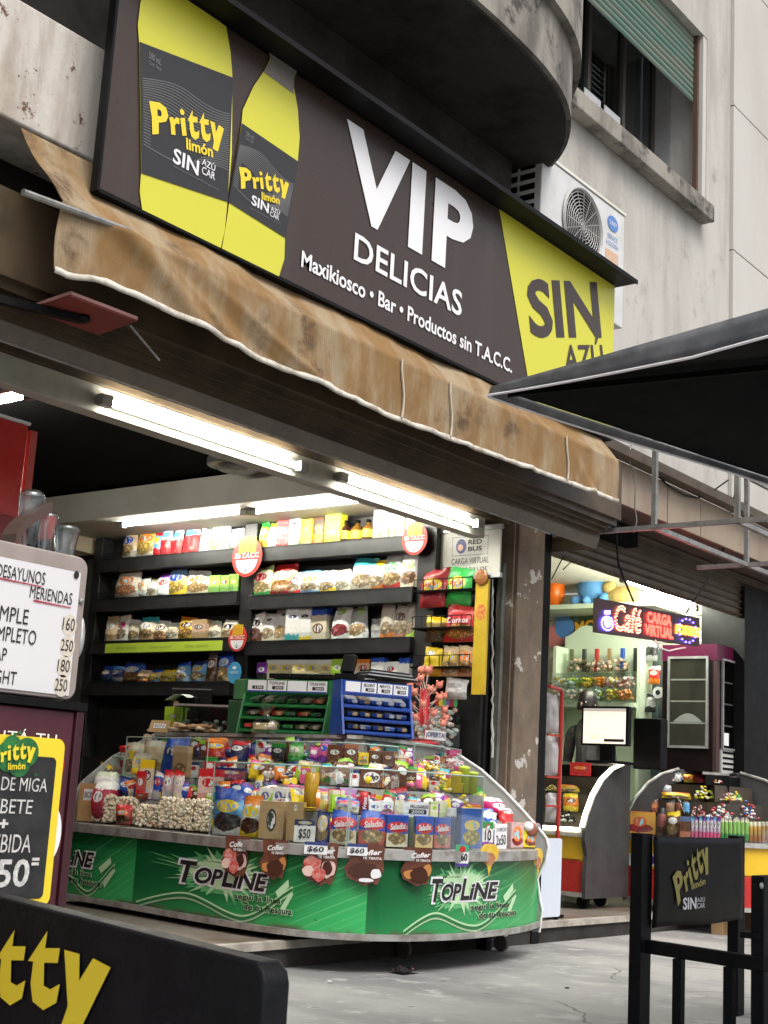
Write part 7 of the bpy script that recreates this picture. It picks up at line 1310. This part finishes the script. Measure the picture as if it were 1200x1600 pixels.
for i, (a, b_) in enumerate(rr): me.skin_vertices[0].data[i].radius = (a*s_, b_*s_)
me.skin_vertices[0].data[0].use_root = True; bo.modifiers.new('sub', 'SUBSURF').levels = 2; bo.modifiers['sub'].render_levels = 2; me.materials.append(mat('grey_knit', (.16, .16, .155), .9, (.12, .12, .118), 20))
hc = V(pt(-.045, 0, 1.6)); skin = mat('skin', (.5, .3, .22), .5); m = MB(); rx_, ry_, rz_ = .095*s_, .075*s_, .115*s_
m.ball(hc, rx_, ry_, rz_, 18, 14); m.ball(hc+V((-rx_*1.0, 0, -.012*s_)), .018*s_, .012*s_, .022*s_, 8, 6); m.ball(hc+V((.0, ry_*.98, -.01*s_)), .018*s_, .01*s_, .028*s_, 8, 6); m.ball(hc+V((.0, -ry_*.98, -.01*s_)), .018*s_, .01*s_, .028*s_, 8, 6)
hd = m.build('head', skin, PE, smooth=True)
for sy in (-1, 1): m = MB(); m.ball(hc+V((-rx_*.9, sy*.03*s_, .008*s_)), .008*s_, .012*s_, .008*s_, 8, 6); m.build('eye', M['wht'], hd, smooth=True); m = MB(); m.ball(hc+V((-rx_*.96, sy*.03*s_, .008*s_)), .004*s_, .006*s_, .006*s_); m.build('pupil', M['ink'], hd)
m = MB(); m.ball(hc+V((-rx_*.88, 0, -.055*s_)), .01*s_, .024*s_, .007*s_); m.build('mouth', mat('lips', (.4, .13, .11), .5), hd, smooth=True)
m = MB(); m.grid(lambda u, v: hc+V((-(rx_*1.12)*math.cos(u*6.283)*math.sin(v*1.75)+.002*s_, ry_*1.1*math.sin(u*6.283)*math.sin(v*1.75), rz_*1.08*math.cos(v*1.75*(1 if math.cos(u*6.283) < .3 else 1.2))+.004)), 24, 10); m.ball(hc+V((rx_*1.15, 0, -.02)), .05*s_, .045*s_, .05*s_, 12, 9); m.build('hair', mat('dark_hair', (.012, .009, .008), .4, (.025, .018, .014), 30, stretch=(1, 4, 1)), PE, smooth=True)
for sy in (-1, 1):
    h0 = V(pt(-.29, sy*.14, 1.065)); m = MB(); m.ball(h0+V((-.03, 0, 0)), .04*s_, .036*s_, .015*s_, 10, 7); hand = m.build('hand', skin, PE, smooth=True)
    for j in range(4): y = (j-1.5)*.017*s_; L_ = (.055, .065, .06, .045)[j]*s_; m = MB(); m.tube([h0+V((-.06, y, 0)), h0+V((-.06-L_*.5, y, .006)), h0+V((-.06-L_, y*1.1, -.008))], [.008*s_, .0075*s_, .006*s_], 8); m.build('finger', skin, hand, smooth=True)
    m = MB(); m.tube([h0+V((-.02, -sy*.03, 0)), h0+V((-.05, -sy*.05, .0)), h0+V((-.07, -sy*.052, -.004))], [.01*s_, .009*s_, .007*s_], 8); m.build('thumb', skin, hand, smooth=True)
# sweet dispenser wall unit
dx = 10.6; a, c = P(866, 985, 'X', dx), P(1000, 1112, 'X', dx); y0, y1 = P(1000, 1060, 'X', dx).y, P(864, 1040, 'X', dx).y; o = thing('sweet_dispenser', (dx+.2, (y0+y1)/2, FZ), 'white arched pick and mix unit with rows of clear bins', 'sweet dispenser'); pt_ = mat('mint_white', (.66, .76, .58), .5)
top = [(y0+(y1-y0)*i/20, P(935, 988, 'X', dx).z+.1-.16*math.sin(math.pi*i/20*1.0)*0-.09*abs(1-2*i/20)**2+.02*math.sin(i*.9)) for i in range(21)]
m = MB(); m.prism([V((dx+.2, y, z)) for y, z in top]+[V((dx+.2, y1, FZ)), V((dx+.2, y0, FZ))], (.03, 0, 0)); m.build('back_board', pt_, o)
for y in (y0, y1-.03): MB().box(dx, dx+.2, y, y+.03, FZ, top[0][1]-.12).build('side_board', pt_, o)
zr = [P(935, y, 'X', dx).z for y in (1051, 1076, 1096)]
MB().box(dx-.05, dx+.2, y0+.03, y1-.03, zr[2]-.05, zr[2]-.01).build('shelf_board', pt_, o); MB().box(dx+.02, dx+.2, y0+.03, y1-.03, .9, .93).build('shelf_board', pt_, o)
bins = [[YS[0], YS[2], WS[3]], [RS[2], WS[3], YS[0]], [WS[0], WS[2], GS[0]], [WS[0], WS[1], RS[2]], [YS[0], GS[0], YS[1]], [WS[3], YS[2], WS[1]], [mat('sweet_orange', (.75, .25, .02), .3)]*3]
for r in range(2):
    for i in range(6):
        yc = y1-.06-(y1-y0-.1)*(i+.5)/6; z = zr[1+r]+.0; w_ = (y1-y0-.1)/6*.86; m = MB(); m.prism([V((dx-.1+r*-.03, yc-w_/2, z)), V((dx+.08, yc-w_/2, z)), V((dx+.08, yc-w_/2, z+.13)), V((dx-.06+r*-.03, yc-w_/2, z+.13)), V((dx-.11+r*-.03, yc-w_/2, z+.07))], (0, w_, 0)); bn = m.build('bin', M['film'], o); m = MB(); rs = random.Random(r*9+i); mt = bins[(i*2+r*3) % 7]
        for k in range(34): m.ball((dx+rs.uniform(-.08, .05)+r*-.02, yc+rs.uniform(-.42, .42)*w_, z+.012+rs.random()*.075), .018, .016, .014, 6, 4, rs.randrange(3))
        m.build('sweets', mt, bn)['kind'] = 'stuff'
for i, cl in enumerate(('gum_olive', 'gum_dark', 'gum_red', 'gum_tan', 'gum_blue', 'gum_dark')): yc = y1-.06-(y1-y0-.1)*(i+.5)/6; m = MB(); m.box(dx+.1, dx+.13, yc-.015, yc+.015, zr[0]+.02, zr[0]+.22); m.build('scoop_handle', gm(cl, 0), o)
for i in range(4): yc = y1-.1-(y1-y0-.25)*(i+.4)/4; m = MB(); rs = random.Random(i+40); [m.ball((dx+.1+rs.uniform(-.03, .03), yc+rs.uniform(-.06, .06), zr[0]+.03+rs.random()*.09), .02, .02, .018, 6, 4, rs.randrange(3)) for _ in range(20)]; m.build('upper_sweets', [gm('gum_olive', 0), WS[1], gm('gum_grey', 0)], o)['kind'] = 'stuff'
# shelf over it, toys, poster
z = P(900, 945, 'X', 10.5).z; tag(MB().box(10.45, 10.99, y0-.2, y1+.3, z-.04, z).build('toy_shelf', pt_), 'white shelf carrying round toys above the pick and mix unit', 'shelf')
pc = P(925, 922, 'X', 10.6); k = pj(pc)[2]/F; o = thing('plush_toy', (10.65, pc.y, z), 'big round pale blue plush toy on the white shelf', 'plush toy'); bl = mat('blue_plush', (.14, .36, .68), .9, (.1, .3, .6), 10, bump=.4, bscale=80)
m = MB(); m.ball((10.68, pc.y, z+30*k), .16, 31*k, 31*k, 18, 12); m.ball((10.6, pc.y+24*k, z+8*k), .1, 12*k, 9*k); m.ball((10.6, pc.y-26*k, z+10*k), .1, 10*k, 10*k); m.ball((10.53, pc.y+2*k, z+7*k), .05, 7*k, 7*k); m.ball((10.68, pc.y+20*k, z+58*k), .05, 8*k, 9*k); m.build('plush_body', bl, o, smooth=True)
m = MB(); m.prism([V((10.53, pc.y+a*k, z+b_*k)) for a, b_ in ((12, 42), (-10, 40), (-8, 54), (10, 56))], (-.004, 0, 0)); m.build('white_tag', M['wht'], o); m = MB(); m.prism([V((10.52, pc.y+a*k, z+b_*k)) for a, b_ in ((-16, 40), (-26, 44), (-20, 52))], (-.004, 0, 0)); m.build('yellow_tag', M['yel2'], o)
og = mat('orange_rubber', (.8, .16, .01), .3); pc = P(866, 915, 'X', 10.55); m = MB(); m.ball((10.6, pc.y+.02, z+.15), .1, .09, .15, 14, 10); m.ball((10.6, pc.y+.03, z+.36), .08, .07, .08, 14, 10); m.lathe((10.6, pc.y+.025, z+.26), [(.06, 0), (.075, .04), (.06, .07)], 14, 1); o = m.build('orange_toy', [og, M['wht']], smooth=True); tag(o, 'orange and white upright toy beside the blue plush', 'toy')
pc = P(968, 938, 'X', 10.6); m = MB(); m.ball((10.65, pc.y, z+.07), .12, .17, .1, 14, 9); m.ball((10.6, pc.y+.1, z+.15), .07, .07, .06); o = m.build('straw_toy', mat('straw_plush', (.5, .38, .12), .9, (.4, .28, .1), 20, bump=.5, bscale=60), smooth=True); tag(o, 'straw coloured plush lying right of the blue one', 'plush toy')
a, c = P(868, 952, 'X', 10.9), P(960, 990, 'X', 10.9); o = thing('banner_sign', (10.9, (a.y+c.y)/2, c.z), 'colourful printed banner with bubbly orange lettering under the toy shelf', 'banner'); MB().box(10.9, 10.93, P(985, 975, 'X', 10.9).y, a.y, c.z-.1, a.z).build('print', mat('green_print_mix', (.08, .2, .04), .4, (.12, .08, .05), 8, .4, .55, c3=(.15, .3, .6), s3=5, l3=.5, h3=.55), o)
f6 = Frame((10.895, P(898, 970, 'X', 10.9).y, P(898, 990, 'X', 10.9).z), (0, -1, 0), (0, 0, 1)); text('MOGUL', f6, 0, .5, 0, .14, .004, M['ink'], o, .09, 0, 1, 'lettering', .1); text('MOGUL', f6, 0.01, .49, .01, .13, .007, mat('mogul_orange', (.8, .4, .03), .4), o, .04, 0, 1, 'lettering', .1)
m = MB(); m.add([f6.at(.55+x, -.02+y, .004) for x, y in ellipse(-.75, .0, .14, .1)], [tuple(range(28))], 0); m.add([f6.at(-.12+x, .02+y, .0045) for x, y in ellipse(.02, .04, .1, .1)], [tuple(range(28))], 1); m.build('balls', [mat('print_coral', (.6, .2, .2), .4), mat('print_blue', (.1, .25, .6), .4)], o, normals=False)
# fridge
fx, fy = 10.47, 4.66; zt = P(1118, 1008, 'X', fx).z; yb_ = P(1036, 1012, 'X', fx).y; o = thing('display_fridge', (fx+.2, (fy+yb_)/2, FZ), 'tall dark maroon display fridge with glass doors and a white grille', 'fridge'); fm = mat('dark_maroon_metal', (.01, .005, .0055), .4, spec=.2)
MB().box(fx+.05, fx+.42, fy+.02, yb_, FZ, zt).build('cabinet', fm, o); MB().box(fx-.004, fx+.43, fy-.004, yb_+.004, zt-.12, zt+.01).build('header', mat('magenta_header', (.1, .008, .04), .3), o); MB().box(fx, fx+.05, fy, fy+.03, FZ, zt-.121).build('corner_strip', mat('maroon_strip', (.06, .03, .03), .4), o)
MB().box(fx, fx+.049, fy+.031, yb_, FZ, zt-.122).build('left_front', fm, o)
a, c = P(1045, 1030, 'X', fx), P(1107, 1166, 'X', fx); dz = MB(); 
for q_ in ((a.y-.02, a.y, c.z, a.z), (c.y, c.y+.02, c.z, a.z), (c.y, a.y, a.z, a.z+.02), (c.y, a.y, c.z-.02, c.z)): dz.box(fx-.02, fx-.001, *q_)
dr = dz.build('door_frame', M['alu'], o); MB().box(fx-.008, fx-.004, c.y+.02, a.y-.02, c.z, a.z).build('door_glass', clear('fridge_glass', (.75, .77, .74), .05, .05), dr)
m = MB(); m.box(fx-.0035, fx-.001, c.y+.02, a.y-.02, c.z, a.z); m.build('lit_inside', mat('fridge_inside', (.13, .115, .09), .6, (.07, .06, .05), 2.5, .45, .55, (1, 1, .3)), dr)
m = MB()
for i in range(1, 4): z = c.z+(a.z-c.z)*i/4; m.box(fx-.0075, fx-.0036, c.y+.025, a.y-.025, z, z+.012)
m.build('shelves', M['white'], dr); m = MB(); m.grid(lambda u, v: (fx-.006, c.y+.05+(a.y-c.y-.1)*u, c.z+(a.z-c.z)*(.27+.1*v*math.sin(u*3.1))), 8, 2); m.build('white_bag', M['wht'], dr)
x0_, x1_ = P(1127, 1050, 'Y', fy).x, P(1158, 1060, 'Y', fy).x; z0_, z1_ = P(1140, 1170, 'Y', fy).z, P(1140, 1035, 'Y', fy).z; dz = MB()
for q_ in ((x0_, x0_+.015, z0_, z1_), (x1_-.015, x1_, z0_, z1_), (x0_, x1_, z1_, z1_+.015), (x0_, x1_, z0_-.015, z0_)): dz.box(q_[0], q_[1], fy-.02, fy-.001, q_[2], q_[3])
dr = dz.build('door_frame', M['alu'], o); MB().box(x0_+.015, x1_-.015, fy-.008, fy+.012, z0_, z1_).build('door_glass', clear('fridge_glass2', (.45, .46, .45), .1, .05), dr); MB().box(fx+.05, fx+.42, fy+.013, fy+.0195, FZ, zt-.122).build('right_front', mat('fridge_side_dark', (.1, .08, .075), .5, (.04, .03, .03), 5), o)
m = MB()
for i in range(1, 4): z = z0_+(z1_-z0_)*i/4; m.box(x0_+.018, x1_-.018, fy+.002, fy+.006, z, z+.01)
m.build('shelves', M['white'], dr); MB().box(x0_+.02, x0_+.13, fy-.0115, fy-.0085, z0_+.02, z0_+.12).build('notice', M['wht'], dr)
g0, g1 = P(1142, 1223, 'Y', fy).z, P(1142, 1173, 'Y', fy).z; m = MB(); m.box(x0_, x1_, fy-.008, fy+.012, g0, g1); gr_ = m.build('vent_grille', mat('grille_white', (.5, .5, .48), .4), o, bevel=.003)
for i in range(6): z = g0+(g1-g0)*(i+.25)/6; MB().box(x0_+.02, x1_-.02, fy-.0105, fy-.0085, z, z+(g1-g0)*.07).build('slot', M['blackmatte'], gr_)
# wall things between dispenser and fridge
m = MB(); yb2 = P(1008, 1060, 'X', 10.95).y; m.box(10.85, 10.95, yb2-.18, yb2, .9, 2.2); tag(m.build('dark_wall_panel', mat('blue_grey_panel', (.06, .1, .13), .5, (.1, .13, .1), 4), bevel=.005), 'blue grey panel right of the pick and mix unit', 'panel')
for x, y, kd, pk, lb in ((1022, 1056, 'pillow', (OR, RD, WH, CR, None, 0, 61), 'red and white packet hanging beside the fridge'), (1018, 1020, 'pillow', (GY, BK, GY, None, None, 0, 62), 'grey gadget packet hanging beside the fridge'), (1016, 1100, 'pillow', (BK, GY, BK, None, None, 0, 63), 'dark striped packet hanging low beside the fridge')):
    p = P(x, y+13, 'X', 10.7); k = pj(p)[2]/F; o = goods(kd, 20*k, 28*k, .04, pack(*pk), 'hanging_packet', x); put(o, p, -math.pi/2, lb, 'packet', None)
p = P(1028, 1082, 'X', 10.65); o = MB().tube([p, p+V((.05, 0, 0))], .05, 16).tube([p-V((.003, 0, 0)), p-V((.001, 0, 0))], .022, 12, 1).build('tape_roll', [M['wht'], M['ink']]); tag(o, 'white roll with a dark hole hanging beside the fridge', 'roll')
# red rack with bags beside the pier
q0, q1 = P(876, 1078, 'Y', 4.72), P(872, 1290, 'Y', 4.72); o = thing('red_rack', (q1.x, 4.72, FZ), 'thin red wire stand with grey bags beside the pillar', 'rack'); m = MB(); m.tube([(q1.x, 4.72, FZ), (q1.x, 4.72, q0.z-.03), (q1.x-.02, 4.72, q0.z), (q1.x-.17, 4.72, q0.z+.01)], .014, 8); 
for y in (1150, 1215, 1260): z = P(874, y, 'Y', 4.72).z; m.bar((q1.x-.17, 4.72, z), (q1.x, 4.72, z), .012, .012)
m.build('red_frame', mat('red_wire', (.45, .03, .02), .35), o); MB().box(q1.x-.14, q1.x+.04, 4.68, 4.9, FZ, FZ+.02).build('foot', M['black'], o)
for i, (y0_, y1_, lb) in enumerate(((1085, 1145, 'upper'), (1150, 1212, 'middle'), (1240, 1285, 'lower'))): p = P(862, y1_, 'Y', 4.76); k = pj(p)[2]/F; o = goods('pillow', 24*k, (y1_-y0_)*k, .06, mat('silver_film', (.4, .38, .38), .2, (.55, .53, .53), 9) if 'silver_film' not in bpy.data.materials else bpy.data.materials['silver_film'], 'grey_bag', i); put(o, p, -.6, lb+' crinkled grey bag on the red wire stand', 'bag', 'grey bags on the red stand')

# ================================================================== loose small packets between the rows
rs = random.Random(21)
TINT = dict(red=RD, yellow=YE, orange=OR, green=GR, blue=BL, navy=NV, white=WH, brown=BR, pink=PK, purple=PU, lime=LM, cream=CR, silver=GY, teal=TE)
PROT = {}
def proto(col, shape):
    if (col, shape) not in PROT:
        c = TINT[col]; names = list(TINT); o2 = TINT[names[(names.index(col)*5+3) % len(names)]]
        w_, h, d = (.075, .1, .035) if shape == 'pillow' else ((.06, .085, .03) if shape == 'box' else (.1, .045, .045))
        PROT[(col, shape)] = [goods(shape, w_, h, d, pack(c, tuple(min(1, x*1.15) for x in c), o2, WH if col not in ('white', 'cream', 'silver') else RD, None, 0, len(PROT)+200, .2, .8), 'sweet_packet', len(PROT)), 0]
    return PROT[(col, shape)]
def loose(px, d, z, tier, cols):
    col = rs.choice(cols); shape = rs.choice(('pillow', 'pillow', 'box', 'roll')); pr_ = proto(col, shape); u = CUR.find(px, d, z+.03); p = CUR.at(u, d, z+.008)
    if pr_[1] == 0: o = pr_[0]
    else: o = pr_[0].copy(); COL.objects.link(o)
    pr_[1] += 1; fc = (CUR.nrm(u)*.4-p.xy.to_3d().normalized()*.6).normalized(); rz = math.atan2(fc.y, fc.x)+math.pi/2+rs.uniform(-.7, .7)
    o.location = p; s = rs.uniform(.8, 1.25); o.scale = (s, s, s*rs.uniform(.85, 1.2)); o.rotation_euler = (rs.uniform(-.5, .1) if shape != 'box' else 0, rs.uniform(-.35, .35) if shape == 'pillow' else 0, rz); o.location.z += .012 if shape != 'box' else 0
    what = dict(pillow='crumpled %s sweet packet', box='small %s sweet carton', roll='%s twist wrapped sweet bar')[shape] % col
    tag(o, what+' loose among the goods on the '+tier, 'packet', 'loose sweet packets on the sweet counter')
ALLC = list(TINT)
for px in range(122, 330, 11): loose(px+rs.uniform(-4, 4), .29, .735, 'second tier', ['red', 'white', 'blue', 'navy', 'cream', 'silver', 'yellow', 'brown'])
for px in range(126, 400, 12): loose(px+rs.uniform(-4, 4), .45, .87, 'third tier', ['red', 'cream', 'brown', 'navy', 'white', 'orange', 'silver'])
for px in range(330, 800, 10): loose(px+rs.uniform(-4, 4), .31, .735, 'second tier', ALLC)
for px in range(390, 760, 10): loose(px+rs.uniform(-4, 4), .455, .87, 'third tier', ['brown', 'cream', 'yellow', 'orange', 'red', 'white', 'lime', 'silver', 'pink'])
for px in range(335, 745, 9): loose(px+rs.uniform(-4, 4), .6, .985, 'top tier', ['brown', 'red', 'yellow', 'purple', 'pink', 'green', 'navy', 'orange', 'white'])
for px in range(180, 335, 12): loose(px+rs.uniform(-4, 4), .6, .985, 'top tier', ['cream', 'brown', 'red', 'navy', 'white', 'orange'])
for px in range(330, 760, 13): loose(px+rs.uniform(-4, 4), .25, .735, 'second tier', ALLC)
for px in range(395, 750, 14): loose(px+rs.uniform(-4, 4), .39, .87, 'third tier', ['brown', 'cream', 'yellow', 'orange', 'white', 'lime', 'silver', 'pink'])
for px in range(335, 700, 16): loose(px+rs.uniform(-4, 4), .2, .59, 'front ledge', ALLC)
for px in range(745, 850, 8): loose(px+rs.uniform(-3, 3), .2, .59, 'front ledge', ['red', 'blue', 'white', 'orange', 'pink'])
for (c_, s_2), v in PROT.items():
    if v[1] == 0: bpy.data.objects.remove(v[0])
